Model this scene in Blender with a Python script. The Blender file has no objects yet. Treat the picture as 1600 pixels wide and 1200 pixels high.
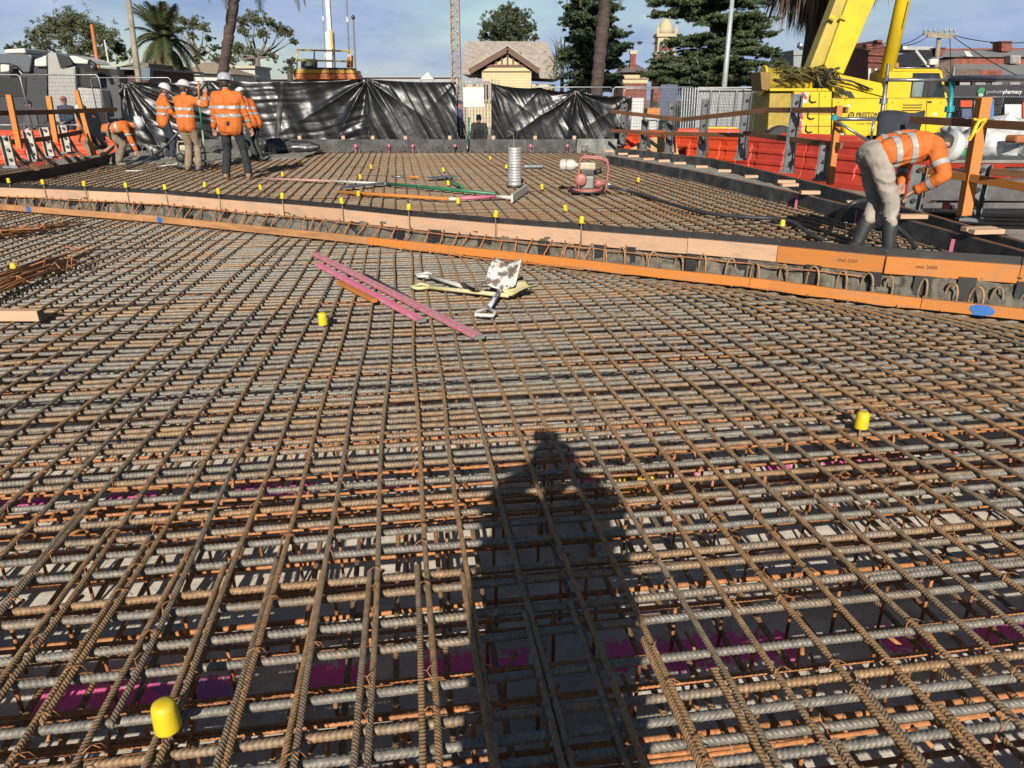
import bpy, bmesh, math, random
import numpy as np
from mathutils import Vector, Matrix, Euler, noise
C = bpy.context.scene.collection
SC = bpy.context.scene
RND = random.Random(7)
R = math.radians
PI = math.pi

# ------------------------------------------------------------------ camera, sky, sun, exposure
CAM_H = 1.75
FPX = 1109.0
PITCH = math.atan((600 - 155) / FPX)
cam = bpy.data.cameras.new('camera')
cam.sensor_fit = 'HORIZONTAL'; cam.sensor_width = 36.0
cam.lens = FPX / 1600 * 36.0
cam.clip_start = 0.02; cam.clip_end = 3000
camo = bpy.data.objects.new('camera', cam); C.objects.link(camo)
camo.location = (0, 0, CAM_H)
camo.rotation_euler = (PI / 2 - PITCH, 0, 0)
SC.camera = camo

SUN_EL = R(25.6); SUN_AZ = R(3.0)          # sun behind the camera, its light goes to +Y and a little +X
w = bpy.data.worlds.new('World'); SC.world = w; w.use_nodes = True
nt = w.node_tree; N = nt.nodes; L = nt.links
N.clear()
out = N.new('ShaderNodeOutputWorld'); bg = N.new('ShaderNodeBackground')
sky = N.new('ShaderNodeTexSky'); sky.sky_type = 'NISHITA'; sky.sun_disc = False
sky.sun_elevation = SUN_EL; sky.sun_rotation = PI + SUN_AZ; sky.altitude = 50; sky.air_density = 1.0; sky.dust_density = 0.4; sky.ozone_density = 1.2
tc = N.new('ShaderNodeTexCoord')
mp = N.new('ShaderNodeMapping'); mp.inputs['Scale'].default_value = (1.0, 1.0, 3.6); mp.inputs['Location'].default_value = (.35, .2, .12)
L.new(tc.outputs['Generated'], mp.inputs['Vector'])
nz = N.new('ShaderNodeTexNoise'); nz.inputs['Scale'].default_value = 2.6; nz.inputs['Detail'].default_value = 9; nz.inputs['Roughness'].default_value = .52
L.new(mp.outputs['Vector'], nz.inputs['Vector'])
cr = N.new('ShaderNodeMapRange'); cr.inputs['From Min'].default_value = .35; cr.inputs['From Max'].default_value = .58
L.new(nz.outputs['Fac'], cr.inputs['Value'])
nz2 = N.new('ShaderNodeTexNoise'); nz2.inputs['Scale'].default_value = 5.0; nz2.inputs['Detail'].default_value = 8; nz2.inputs['Roughness'].default_value = .6
L.new(mp.outputs['Vector'], nz2.inputs['Vector'])
cc = N.new('ShaderNodeMix'); cc.data_type = 'RGBA'
cc.inputs['A'].default_value = (2.9, 4.2, 6.9, 1); cc.inputs['B'].default_value = (5.6, 6.8, 9.0, 1)
cr2 = N.new('ShaderNodeMapRange'); cr2.inputs['From Min'].default_value = .35; cr2.inputs['From Max'].default_value = .7
L.new(nz2.outputs['Fac'], cr2.inputs['Value']); L.new(cr2.outputs['Result'], cc.inputs['Factor'])
mx = N.new('ShaderNodeMix'); mx.data_type = 'RGBA'
# the cloud bank lies low round the horizon and opens to clear sky overhead
sp_ = N.new('ShaderNodeSeparateXYZ'); L.new(tc.outputs['Generated'], sp_.inputs['Vector'])
ev = N.new('ShaderNodeMapRange'); ev.inputs['From Min'].default_value = .16; ev.inputs['From Max'].default_value = .48; ev.inputs['To Min'].default_value = 1; ev.inputs['To Max'].default_value = 0
L.new(sp_.outputs['Z'], ev.inputs['Value'])
mu = N.new('ShaderNodeMath'); mu.operation = 'MULTIPLY'; L.new(cr.outputs['Result'], mu.inputs[0]); L.new(ev.outputs['Result'], mu.inputs[1])
L.new(mu.outputs['Value'], mx.inputs['Factor']); L.new(sky.outputs['Color'], mx.inputs['A']); L.new(cc.outputs['Result'], mx.inputs['B'])
L.new(mx.outputs['Result'], bg.inputs['Color'])
bg.inputs['Strength'].default_value = 0.05
L.new(bg.outputs['Background'], out.inputs['Surface'])

sl = bpy.data.lights.new('sun', 'SUN'); sl.energy = 5.0; sl.angle = R(.5); sl.color = (1, .93, .82)
so = bpy.data.objects.new('sun', sl); C.objects.link(so)
sdir = Vector((math.sin(SUN_AZ) * math.cos(SUN_EL), math.cos(SUN_AZ) * math.cos(SUN_EL), -math.sin(SUN_EL)))
so.rotation_euler = sdir.to_track_quat('-Z', 'Y').to_euler()
so.location = (-2, -30, 20)
SC.view_settings.view_transform = 'Standard'; SC.view_settings.look = 'None'
SC.view_settings.gamma = 1; SC.view_settings.use_curve_mapping = False
SC.view_settings.exposure = 0.78
SC.cycles.max_bounces = 6; SC.cycles.diffuse_bounces = 1; SC.cycles.use_denoising = True

# ------------------------------------------------------------------ helpers
def _ray(px, py):
    u = (px - 800) / FPX; v = (600 - py) / FPX
    return Vector((u, math.cos(PITCH) + v * math.sin(PITCH), -math.sin(PITCH) + v * math.cos(PITCH)))
def gp(px, py, z=0.0):
    r = _ray(px, py); t = (z - CAM_H) / r.z
    return Vector((r.x * t, r.y * t, z))
def at(px, py, Y):
    r = _ray(px, py); t = Y / r.y
    return Vector((r.x * t, Y, CAM_H + r.z * t))

MATS = {}
GAIN = .55          # front-lit faces: keeps paint and cloth at measured reflectance rather than picture brightness
PLAIN = ('compacted_crushed_rock', 'wet_concrete', 'dry_concrete', 'fresh_wet_concrete', 'gum_leaf', 'dark_gum_leaf', 'pine_needle', 'norfolk_leaf', 'palm_green')
def M(name, col, rough=.65, metal=0.0, var=.12, scale=6.0, bump=0.0, bscale=50.0, col2=None, rnd=0.0, lo=.35, hi=.65, spec=.5, world=False, stretch=(1, 1, 1), trans=0.0):
    if name in MATS: return MATS[name]
    if name not in PLAIN:
        col = tuple(c * GAIN for c in col)
        if col2: col2 = tuple(c * GAIN for c in col2)
    m = bpy.data.materials.new(name); m.use_nodes = True
    n = m.node_tree.nodes; l = m.node_tree.links
    b = n['Principled BSDF']
    b.inputs['Roughness'].default_value = rough; b.inputs['Metallic'].default_value = metal
    b.inputs['Specular IOR Level'].default_value = spec
    c2 = col2 if col2 else tuple(max(0, min(1, c * (1 - 2.2 * var))) for c in col)
    tcn = n.new('ShaderNodeTexCoord'); mpn = n.new('ShaderNodeMapping'); mpn.inputs['Scale'].default_value = stretch
    if world:
        g = n.new('ShaderNodeNewGeometry'); l.new(g.outputs['Position'], mpn.inputs['Vector'])
    else:
        l.new(tcn.outputs['Object'], mpn.inputs['Vector'])
    oi = n.new('ShaderNodeObjectInfo')
    ad = n.new('ShaderNodeVectorMath'); ad.operation = 'MULTIPLY_ADD'
    ad.inputs[1].default_value = (37, 19, 53)
    l.new(oi.outputs['Random'], ad.inputs[0]); l.new(mpn.outputs['Vector'], ad.inputs[2])
    vec = mpn.outputs['Vector'] if world else ad.outputs['Vector']
    t = n.new('ShaderNodeTexNoise'); t.inputs['Scale'].default_value = scale; t.inputs['Detail'].default_value = 6; t.inputs['Roughness'].default_value = .62
    l.new(vec, t.inputs['Vector'])
    mr = n.new('ShaderNodeMapRange'); mr.inputs['From Min'].default_value = lo; mr.inputs['From Max'].default_value = hi
    l.new(t.outputs['Fac'], mr.inputs['Value'])
    fac = mr.outputs['Result']
    mixn = n.new('ShaderNodeMix'); mixn.data_type = 'RGBA'
    mixn.inputs['A'].default_value = (*col, 1); mixn.inputs['B'].default_value = (*c2, 1)
    l.new(fac, mixn.inputs['Factor'])
    colout = mixn.outputs['Result']
    if rnd:
        hs = n.new('ShaderNodeHueSaturation')
        mr2 = n.new('ShaderNodeMapRange'); mr2.inputs['To Min'].default_value = 1 - rnd; mr2.inputs['To Max'].default_value = 1 + rnd
        l.new(oi.outputs['Random'], mr2.inputs['Value']); l.new(mr2.outputs['Result'], hs.inputs['Value'])
        l.new(colout, hs.inputs['Color']); colout = hs.outputs['Color']
    l.new(colout, b.inputs['Base Color'])
    if bump:
        t2 = n.new('ShaderNodeTexNoise'); t2.inputs['Scale'].default_value = bscale; t2.inputs['Detail'].default_value = 5
        l.new(vec, t2.inputs['Vector'])
        bn = n.new('ShaderNodeBump'); bn.inputs['Strength'].default_value = bump; bn.inputs['Distance'].default_value = .02
        l.new(t2.outputs['Fac'], bn.inputs['Height']); l.new(bn.outputs['Normal'], b.inputs['Normal'])
    if trans:
        b.inputs['Subsurface Weight'].default_value = 0
        tr = n.new('ShaderNodeBsdfTranslucent'); l.new(colout, tr.inputs['Color'])
        ms = n.new('ShaderNodeMixShader'); ms.inputs['Fac'].default_value = trans
        o = n['Material Output']
        l.new(b.outputs['BSDF'], ms.inputs[1]); l.new(tr.outputs['BSDF'], ms.inputs[2]); l.new(ms.outputs['Shader'], o.inputs['Surface'])
    MATS[name] = m
    return m

def loc_of(p):
    v = Vector((0, 0, 0))
    while p is not None:
        v += p.location; p = p.parent
    return v
def tag(o, label=None, cat=None, group=None, kind=None):
    if label: o['label'] = label
    if cat: o['category'] = cat
    if group: o['group'] = group
    if kind: o['kind'] = kind
    return o
def thing(name, label, cat, loc=(0, 0, 0), rz=0.0, group=None):
    o = bpy.data.objects.new(name, None); C.objects.link(o)
    o.location = loc; o.rotation_euler = (0, 0, rz); o.empty_display_size = .1
    return tag(o, label, cat, group)
def link(name, me, parent=None, loc=None, rot=None, mat=None):
    o = bpy.data.objects.new(name, me); C.objects.link(o)
    if parent is not None: o.parent = parent
    if loc is not None: o.location = loc
    if rot is not None: o.rotation_euler = rot
    if mat is not None and me is not None and not me.materials: me.materials.append(mat)
    return o
def copy_tree(o, parent=None):
    c = o.copy(); C.objects.link(c)
    if parent is not None: c.parent = parent
    for ch in list(o.children): copy_tree(ch, c)
    return c

def frame_of(d, up=Vector((0, 0, 1))):
    d = Vector(d).normalized()
    s = d.cross(up)
    if s.length < 1e-5: s = d.cross(Vector((0, 1, 0)))
    s.normalize(); u = s.cross(d).normalized()
    return d, s, u

class MB:
    def __init__(self): self.v = []; self.f = []
    def add(self, vs, fs):
        b = len(self.v); self.v += [tuple(x) for x in vs]; self.f += [tuple(i + b for i in f) for f in fs]; return self
    def hexa(self, p):      # 8 points: bottom ring 0-3 and top ring 4-7
        return self.add(p, [(3, 2, 1, 0), (4, 5, 6, 7), (0, 1, 5, 4), (1, 2, 6, 5), (2, 3, 7, 6), (3, 0, 4, 7)])
    def box(self, c, s, rz=0.0, mat=None):
        c = Vector(c); hx, hy, hz = s[0] / 2, s[1] / 2, s[2] / 2
        m = mat if mat is not None else Matrix.Rotation(rz, 3, 'Z')
        return self.hexa([c + m @ Vector(q) for q in [(-hx, -hy, -hz), (hx, -hy, -hz), (hx, hy, -hz), (-hx, hy, -hz), (-hx, -hy, hz), (hx, -hy, hz), (hx, hy, hz), (-hx, hy, hz)]])
    def beam(self, a, b, wd, ht, up=(0, 0, 1), drop=0.0):   # box from a to b, wd across, ht along up
        a = Vector(a); b = Vector(b); d, s, u = frame_of(b - a, Vector(up))
        q = []
        for h in (-ht / 2, ht / 2):
            q += [a + s * wd / 2 + u * h, b + s * wd / 2 + u * h, b - s * wd / 2 + u * h, a - s * wd / 2 + u * h]
        return self.hexa(q)
    def tube(self, a, b, r, n=8, r2=None, caps=True):
        a = Vector(a); b = Vector(b); d, s, u = frame_of(b - a); r2 = r if r2 is None else r2
        vs = []
        for (p, rr) in ((a, r), (b, r2)):
            for i in range(n):
                t = 2 * PI * i / n; vs.append(p + s * math.cos(t) * rr + u * math.sin(t) * rr)
        fs = [(i, (i + 1) % n, n + (i + 1) % n, n + i) for i in range(n)]
        if caps: fs += [tuple(reversed(range(n))), tuple(range(n, 2 * n))]
        return self.add(vs, fs)
    def path(self, pts, r, n=8, closed=False, caps=True):
        pts = [Vector(p) for p in pts]; m = len(pts); vs = []
        rr = r if isinstance(r, (list, tuple)) else [r] * m
        prev = None
        for i, p in enumerate(pts):
            if closed: d = pts[(i + 1) % m] - pts[i - 1]
            else: d = pts[min(i + 1, m - 1)] - pts[max(i - 1, 0)]
            d.normalize()
            if prev is None: _, s, u = frame_of(d)
            else:
                s = prev - d * prev.dot(d)
                if s.length < 1e-6: _, s, u = frame_of(d)
                s.normalize(); u = s.cross(d)
            prev = s
            for k in range(n):
                t = 2 * PI * k / n; vs.append(p + s * math.cos(t) * rr[i] + u * math.sin(t) * rr[i])
        fs = []
        for i in range(m if closed else m - 1):
            j = (i + 1) % m
            for k in range(n): fs.append((i * n + k, i * n + (k + 1) % n, j * n + (k + 1) % n, j * n + k))
        if not closed and caps: fs += [tuple(reversed(range(n))), tuple(range((m - 1) * n, m * n))]
        return self.add(vs, fs)
    def lathe(self, prof, c=(0, 0, 0), n=20, mat=None):     # prof: (r, z) from bottom to top
        c = Vector(c); vs = []; mt = mat if mat is not None else Matrix.Identity(3)
        for (r, z) in prof:
            for k in range(n):
                t = 2 * PI * k / n; vs.append(c + mt @ Vector((r * math.cos(t), r * math.sin(t), z)))
        fs = []
        for i in range(len(prof) - 1):
            for k in range(n): fs.append((i * n + k, i * n + (k + 1) % n, (i + 1) * n + (k + 1) % n, (i + 1) * n + k))
        fs += [tuple(reversed(range(n))), tuple(range((len(prof) - 1) * n, len(prof) * n))]
        return self.add(vs, fs)
    def prism(self, pts, vec):        # planar polygon extruded along vec
        pts = [Vector(p) for p in pts]; vec = Vector(vec); n = len(pts)
        vs = pts + [p + vec for p in pts]
        fs = [tuple(reversed(range(n))), tuple(range(n, 2 * n))] + [(i, (i + 1) % n, n + (i + 1) % n, n + i) for i in range(n)]
        return self.add(vs, fs)
    def pxprism(self, pts, Y, depth):     # outline in the plane at distance Y, running back by depth
        return self.prism([at(x, y, Y) for x, y in pts], (0, depth, 0))
    def quad(self, a, b, c, d): return self.add([a, b, c, d], [(0, 1, 2, 3)])
    def grid(self, fn, nu, nv):
        vs = [fn(i / nu, j / nv) for j in range(nv + 1) for i in range(nu + 1)]
        fs = [(j * (nu + 1) + i, j * (nu + 1) + i + 1, (j + 1) * (nu + 1) + i + 1, (j + 1) * (nu + 1) + i) for j in range(nv) for i in range(nu)]
        return self.add(vs, fs)
    def mesh(self, name, mat=None, smooth=False, off=Vector((0, 0, 0)), fix=True):
        me = bpy.data.meshes.new(name)
        me.from_pydata([(x[0] - off[0], x[1] - off[1], x[2] - off[2]) for x in self.v], [], self.f)
        if fix:
            bm = bmesh.new(); bm.from_mesh(me); bmesh.ops.recalc_face_normals(bm, faces=bm.faces); bm.to_mesh(me); bm.free()
        if mat is not None: me.materials.append(mat)
        if smooth:
            me.shade_smooth()
        me.update()
        return me
    def build(self, name, mat, parent=None, smooth=False, bevel=0.0, local=False, fix=True):
        off = Vector((0, 0, 0)) if local else loc_of(parent)
        o = link(name, self.mesh(name, mat, smooth, off, fix), parent)
        if bevel:
            bv = o.modifiers.new('bevel', 'BEVEL'); bv.width = bevel; bv.segments = 2; bv.limit_method = 'ANGLE'; bv.angle_limit = R(40)
        if smooth == 'auto':
            try:
                o.data.set_sharp_from_angle(angle=R(40))
            except Exception: pass
        return o

def solo(name, mb, mat, label, cat, group=None, smooth=False, bevel=0.0, base=None):
    """a thing that is one mesh, its origin at its base"""
    if base is None:
        a = np.array(mb.v); base = Vector(((a[:, 0].min() + a[:, 0].max()) / 2, (a[:, 1].min() + a[:, 1].max()) / 2, a[:, 2].min()))
    o = link(name, mb.mesh(name, mat, bool(smooth), base))
    o.location = base
    if bevel:
        bv = o.modifiers.new('bevel', 'BEVEL'); bv.width = bevel; bv.segments = 2; bv.limit_method = 'ANGLE'; bv.angle_limit = R(40)
    return tag(o, label, cat, group)

def text_mesh(s, size, mat, name='lettering', extrude=.004, bold=False):
    cu = bpy.data.curves.new(name, 'FONT'); cu.body = s; cu.size = size; cu.extrude = extrude; cu.resolution_u = 2
    cu.align_x = 'CENTER'; cu.align_y = 'CENTER'
    if bold: cu.offset = size * .018
    t = bpy.data.objects.new('t', cu); C.objects.link(t)
    dg = bpy.context.evaluated_depsgraph_get(); dg.update()
    me = bpy.data.meshes.new_from_object(t.evaluated_get(dg)); me.name = name
    bpy.data.objects.remove(t); bpy.data.curves.remove(cu)
    me.materials.clear(); me.materials.append(mat)
    return me

def fbm(x, y, z=0.0, o=3):
    return noise.fractal(Vector((x, y, z)), 1.0, 2.0, o)
# ------------------------------------------------------------------ materials shared by much of the site
def rebar_mat(name, rust, grey, bias, rough=.6, metal=.25):
    m = bpy.data.materials.new(name); m.use_nodes = True
    n = m.node_tree.nodes; l = m.node_tree.links; b = n['Principled BSDF']
    b.inputs['Roughness'].default_value = rough; b.inputs['Metallic'].default_value = metal
    tcn = n.new('ShaderNodeTexCoord'); oi = n.new('ShaderNodeObjectInfo')
    ad = n.new('ShaderNodeVectorMath'); ad.operation = 'MULTIPLY_ADD'; ad.inputs[1].default_value = (37, 19, 53)
    l.new(oi.outputs['Random'], ad.inputs[0]); l.new(tcn.outputs['Object'], ad.inputs[2])
    t = n.new('ShaderNodeTexNoise'); t.inputs['Scale'].default_value = 1.6; t.inputs['Detail'].default_value = 7; t.inputs['Roughness'].default_value = .7
    l.new(ad.outputs['Vector'], t.inputs['Vector'])
    # per-bar bias between grey mill scale and rust
    s = n.new('ShaderNodeMath'); s.operation = 'MULTIPLY_ADD'; s.inputs[1].default_value = .42; s.inputs[2].default_value = bias - .21
    l.new(oi.outputs['Random'], s.inputs[0])
    a = n.new('ShaderNodeMath'); a.operation = 'ADD'; l.new(t.outputs['Fac'], a.inputs[0]); l.new(s.outputs['Value'], a.inputs[1])
    mr = n.new('ShaderNodeMapRange'); mr.inputs['From Min'].default_value = .40; mr.inputs['From Max'].default_value = .66
    l.new(a.outputs['Value'], mr.inputs['Value'])
    mixn = n.new('ShaderNodeMix'); mixn.data_type = 'RGBA'; mixn.inputs['A'].default_value = (*grey, 1); mixn.inputs['B'].default_value = (*rust, 1)
    l.new(mr.outputs['Result'], mixn.inputs['Factor'])
    t2 = n.new('ShaderNodeTexNoise'); t2.inputs['Scale'].default_value = 40; t2.inputs['Detail'].default_value = 4
    l.new(ad.outputs['Vector'], t2.inputs['Vector'])
    mr2 = n.new('ShaderNodeMapRange'); mr2.inputs['From Min'].default_value = .3; mr2.inputs['From Max'].default_value = .7; mr2.inputs['To Min'].default_value = .62; mr2.inputs['To Max'].default_value = 1.3
    l.new(t2.outputs['Fac'], mr2.inputs['Value'])
    hs = n.new('ShaderNodeHueSaturation'); l.new(mr2.outputs['Result'], hs.inputs['Value']); l.new(mixn.outputs['Result'], hs.inputs['Color'])
    l.new(hs.outputs['Color'], b.inputs['Base Color'])
    bn = n.new('ShaderNodeBump'); bn.inputs['Strength'].default_value = .25; bn.inputs['Distance'].default_value = .004
    l.new(t2.outputs['Fac'], bn.inputs['Height']); l.new(bn.outputs['Normal'], b.inputs['Normal'])
    return m
M_CROSS = rebar_mat('cross_steel', (.205, .125, .064), (.150, .136, .114), -.08)
M_LONG = rebar_mat('long_steel', (.235, .135, .062), (.165, .122, .078), .06, .65, .15)
M_RUST = rebar_mat('rusty_steel', (.30, .12, .04), (.20, .10, .05), .2, .75, .05)
M_FAR = rebar_mat('far_steel', (.16, .09, .045), (.15, .115, .08), .0, .7, .1)

M_TIMB = M('fresh_pine', (.70, .43, .27), .75, col2=(.42, .31, .22), lo=.5, hi=.82, scale=3.2, stretch=(1, 1, 4), bump=.1, bscale=40, rnd=.12)
M_TIMBO = M('orange_treated_timber', (.68, .23, .03), .7, col2=(.46, .22, .10), lo=.48, hi=.8, scale=3.0, stretch=(1, 1, 5), bump=.1, bscale=40, rnd=.10)
M_TIMBD = M('weathered_brown_timber', (.33, .145, .055), .75, var=.2, scale=2.0, stretch=(1, 1, 5), bump=.1, bscale=40, rnd=.15)
M_PLY = M('black_form_ply', (.018, .017, .018), .55, var=.1, scale=5, col2=(.05, .048, .045), lo=.52, hi=.75)
M_PLYG = M('dusty_form_ply', (.035, .036, .04), .7, scale=3.5, col2=(.16, .16, .155), lo=.42, hi=.8)
M_CONC = M('wet_concrete', (.115, .102, .078), .8, var=.25, scale=9, bump=.7, bscale=26, world=True)
M_CONCD = M('dry_concrete', (.24, .225, .19), .9, var=.2, scale=5, bump=.5, bscale=40, world=True)
M_STEEL = M('galvanised_steel', (.42, .44, .46), .42, .75, var=.15, scale=9)
M_CHANNEL = M('grey_form_steel', (.30, .32, .33), .5, .45, var=.2, scale=7)
M_YCAP = M('yellow_cap_plastic', (.88, .64, .012), .55, scale=22, col2=(.66, .47, .06), lo=.5, hi=.8)
M_WHITE = M('white_plastic', (.78, .78, .76), .4, var=.06)
M_BLACK = M('black_rubber', (.018, .018, .02), .55, var=.1)
M_PINK = M('pink_paint', (.80, .15, .30), .6, scale=7, col2=(.62, .30, .32), lo=.45, hi=.75)
M_BLUE = M('blue_paint', (.03, .19, .62), .6, var=.1, scale=20)
M_ORANGEB = M('orange_barrier_plastic', (.80, .085, .02), .5, var=.08, scale=4)
M_REDB = M('red_barrier_plastic', (.66, .065, .035), .5, var=.1, scale=4)
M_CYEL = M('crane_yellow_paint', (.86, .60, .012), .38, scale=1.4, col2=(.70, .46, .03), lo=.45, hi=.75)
M_GLASS = M('dark_cab_glass', (.02, .028, .032), .08, var=.05, spec=.8)

# ------------------------------------------------------------------ ground with the pit, blinding
PIT = [(-16, -8), (6.2, -8), (6.4, 6.5), (5.9, 9.5), (5.5, 13.5), (4.9, 17.0), (2.6, 22.6), (-9.6, 22.6), (-11.6, 20.4), (-12.6, 17.5), (-16, 13)]
def ring_ground():
    bm = bmesh.new()
    cx, cy = -4, 8
    n = len(PIT)
    zt, zb = -0.02, -0.46
    def outer(x, y, rad):
        a = math.atan2(y - cy, x - cx); return (cx + rad * math.cos(a), cy + rad * math.sin(a))
    # split pit edges for a rounder outer ring
    pts = []
    for i in range(n):
        a, b = PIT[i], PIT[(i + 1) % n]
        for k in range(4): pts.append((a[0] + (b[0] - a[0]) * k / 4, a[1] + (b[1] - a[1]) * k / 4))
    rings = [[bm.verts.new((x, y, zb)) for x, y in pts], [bm.verts.new((x, y, zt)) for x, y in pts]]
    for rad in (40, 120, 500, 2500):
        rings.append([bm.verts.new((*outer(x, y, rad), zt)) for x, y in pts])
    m = len(pts)
    for a, b in zip(rings[:-1], rings[1:]):
        for i in range(m): bm.faces.new((a[i], a[(i + 1) % m], b[(i + 1) % m], b[i]))
    bm.faces.new(rings[0])
    bmesh.ops.recalc_face_normals(bm, faces=bm.faces)
    me = bpy.data.meshes.new('ground'); bm.to_mesh(me); bm.free()
    return me
M_GROUND = M('compacted_crushed_rock', (.25, .22, .18), .95, var=.25, scale=1.2, bump=.5, bscale=30, world=True)
g = link('ground', ring_ground(), mat=M_GROUND); g['kind'] = 'structure'

def blinding_mat():
    m = bpy.data.materials.new('blinding_concrete'); m.use_nodes = True
    n = m.node_tree.nodes; l = m.node_tree.links; b = n['Principled BSDF']; b.inputs['Roughness'].default_value = .95
    geo = n.new('ShaderNodeNewGeometry')
    t = n.new('ShaderNodeTexNoise'); t.inputs['Scale'].default_value = 7; t.inputs['Detail'].default_value = 8; t.inputs['Roughness'].default_value = .7
    l.new(geo.outputs['Position'], t.inputs['Vector'])
    mixn = n.new('ShaderNodeMix'); mixn.data_type = 'RGBA'; mixn.inputs['A'].default_value = (.56, .50, .42, 1); mixn.inputs['B'].default_value = (.33, .29, .24, 1)
    mr = n.new('ShaderNodeMapRange'); mr.inputs['From Min'].default_value = .42; mr.inputs['From Max'].default_value = .7
    l.new(t.outputs['Fac'], mr.inputs['Value']); l.new(mr.outputs['Result'], mixn.inputs['Factor'])
    col = mixn.outputs['Result']
    # sprayed set-out lines: pink dashes across, one yellow patch (paint that stays put on the slab)
    sep = n.new('ShaderNodeSeparateXYZ'); l.new(geo.outputs['Position'], sep.inputs['Vector'])
    def mth(op, a, bb=None, c=None):
        q = n.new('ShaderNodeMath'); q.operation = op
        for i, x in enumerate((a, bb, c)):
            if x is None: continue
            if isinstance(x, (int, float)): q.inputs[i].default_value = x
            else: l.new(x, q.inputs[i])
        return q.outputs['Value']
    wob = n.new('ShaderNodeTexNoise'); wob.inputs['Scale'].default_value = 2.0; wob.inputs['Detail'].default_value = 3; l.new(geo.outputs['Position'], wob.inputs['Vector'])
    dash = n.new('ShaderNodeTexNoise'); dash.inputs['Scale'].default_value = 1.7; dash.inputs['Detail'].default_value = 1
    cmb = n.new('ShaderNodeCombineXYZ'); l.new(sep.outputs['X'], cmb.inputs['X']); l.new(cmb.outputs['Vector'], dash.inputs['Vector'])
    edge = n.new('ShaderNodeTexNoise'); edge.inputs['Scale'].default_value = 30; l.new(geo.outputs['Position'], edge.inputs['Vector'])
    yy = mth('SUBTRACT', sep.outputs['Y'], mth('MULTIPLY', sep.outputs['X'], .10))
    yy = mth('ADD', yy, mth('MULTIPLY_ADD', wob.outputs['Fac'], .16, -.08))
    yy = mth('ADD', yy, mth('MULTIPLY_ADD', edge.outputs['Fac'], .22, -.11))
    tot = None
    for y0, hw, th in ((2.26, .080, .485), (3.80, .065, .50), (6.3, .08, .55)):
        d = mth('ABSOLUTE', mth('SUBTRACT', yy, y0))
        inb = mth('LESS_THAN', d, hw)
        k = mth('MULTIPLY', inb, mth('GREATER_THAN', dash.outputs['Fac'], th))
        tot = k if tot is None else mth('MAXIMUM', tot, k)
    pk = n.new('ShaderNodeMix'); pk.data_type = 'RGBA'; l.new(mth('MULTIPLY', tot, .9), pk.inputs['Factor']); l.new(col, pk.inputs['A']); pk.inputs['B'].default_value = (.80, .09, .33, 1)
    dx = mth('SUBTRACT', sep.outputs['X'], .78); dy = mth('SUBTRACT', sep.outputs['Y'], 3.72)
    dd = mth('SQRT', mth('ADD', mth('MULTIPLY', dx, dx), mth('MULTIPLY', dy, dy)))
    yl = mth('LESS_THAN', mth('ADD', dd, mth('MULTIPLY_ADD', edge.outputs['Fac'], .3, -.15)), .17)
    ym = n.new('ShaderNodeMix'); ym.data_type = 'RGBA'; l.new(yl, ym.inputs['Factor']); l.new(pk.outputs['Result'], ym.inputs['A']); ym.inputs['B'].default_value = (.75, .5, .03, 1)
    dx = mth('ADD', sep.outputs['X'], 1.22); dy = mth('SUBTRACT', sep.outputs['Y'], 2.12)
    dd = mth('SQRT', mth('ADD', mth('MULTIPLY', mth('MULTIPLY', dx, dx), .15), mth('MULTIPLY', dy, dy)))
    bl = mth('LESS_THAN', mth('ADD', dd, mth('MULTIPLY_ADD', edge.outputs['Fac'], .1, -.05)), .07)
    bmx = n.new('ShaderNodeMix'); bmx.data_type = 'RGBA'; l.new(mth('MULTIPLY', bl, .6), bmx.inputs['Factor']); l.new(ym.outputs['Result'], bmx.inputs['A']); bmx.inputs['B'].default_value = (.06, .15, .4, 1)
    l.new(bmx.outputs['Result'], b.inputs['Base Color'])
    bn = n.new('ShaderNodeBump'); bn.inputs['Strength'].default_value = .5; bn.inputs['Distance'].default_value = .02
    l.new(t.outputs['Fac'], bn.inputs['Height']); l.new(bn.outputs['Normal'], b.inputs['Normal'])
    return m
mb = MB()
mb.grid(lambda u, v: (-14 + 20 * u, -6 + 27 * v, -.40 + .012 * fbm((-14 + 20 * u) * .9, (-6 + 27 * v) * .9)), 60, 80)
o = mb.build('blinding_slab', blinding_mat(), smooth=True); o['kind'] = 'structure'

# ------------------------------------------------------------------ joint line between the two pours
LOW_PX = [(-260, 309), (0, 328), (250, 348), (400, 364), (500, 374), (560, 381), (800, 407), (1050, 437), (1200, 453), (1300, 467), (1435, 483), (1600, 501), (1800, 523)]
LOW = [gp(x, y, 0.0) for x, y in LOW_PX]
TOP_PX = [(-200, 279), (0, 286), (250, 296), (400, 308), (500, 315), (640, 329), (800, 342), (912, 350), (1080, 362), (1220, 373), (1390, 388), (1600, 401), (1800, 417)]
TOP = []
for x, y in TOP_PX:
    TOP.append(gp(x, y, .40 + .07 * max(0, min(1, x / 1600))))
def along(poly, x):
    """point on a polyline at world x"""
    for a, b in zip(poly[:-1], poly[1:]):
        if a.x <= x <= b.x: return a.lerp(b, (x - a.x) / (b.x - a.x))
    return poly[0] if x < poly[0].x else poly[-1]

TH = R(8.3)
DL = Vector((-math.sin(TH), math.cos(TH), 0))      # along the long bars
DC = Vector((math.cos(TH), math.sin(TH), 0))       # along the cross bars

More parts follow.
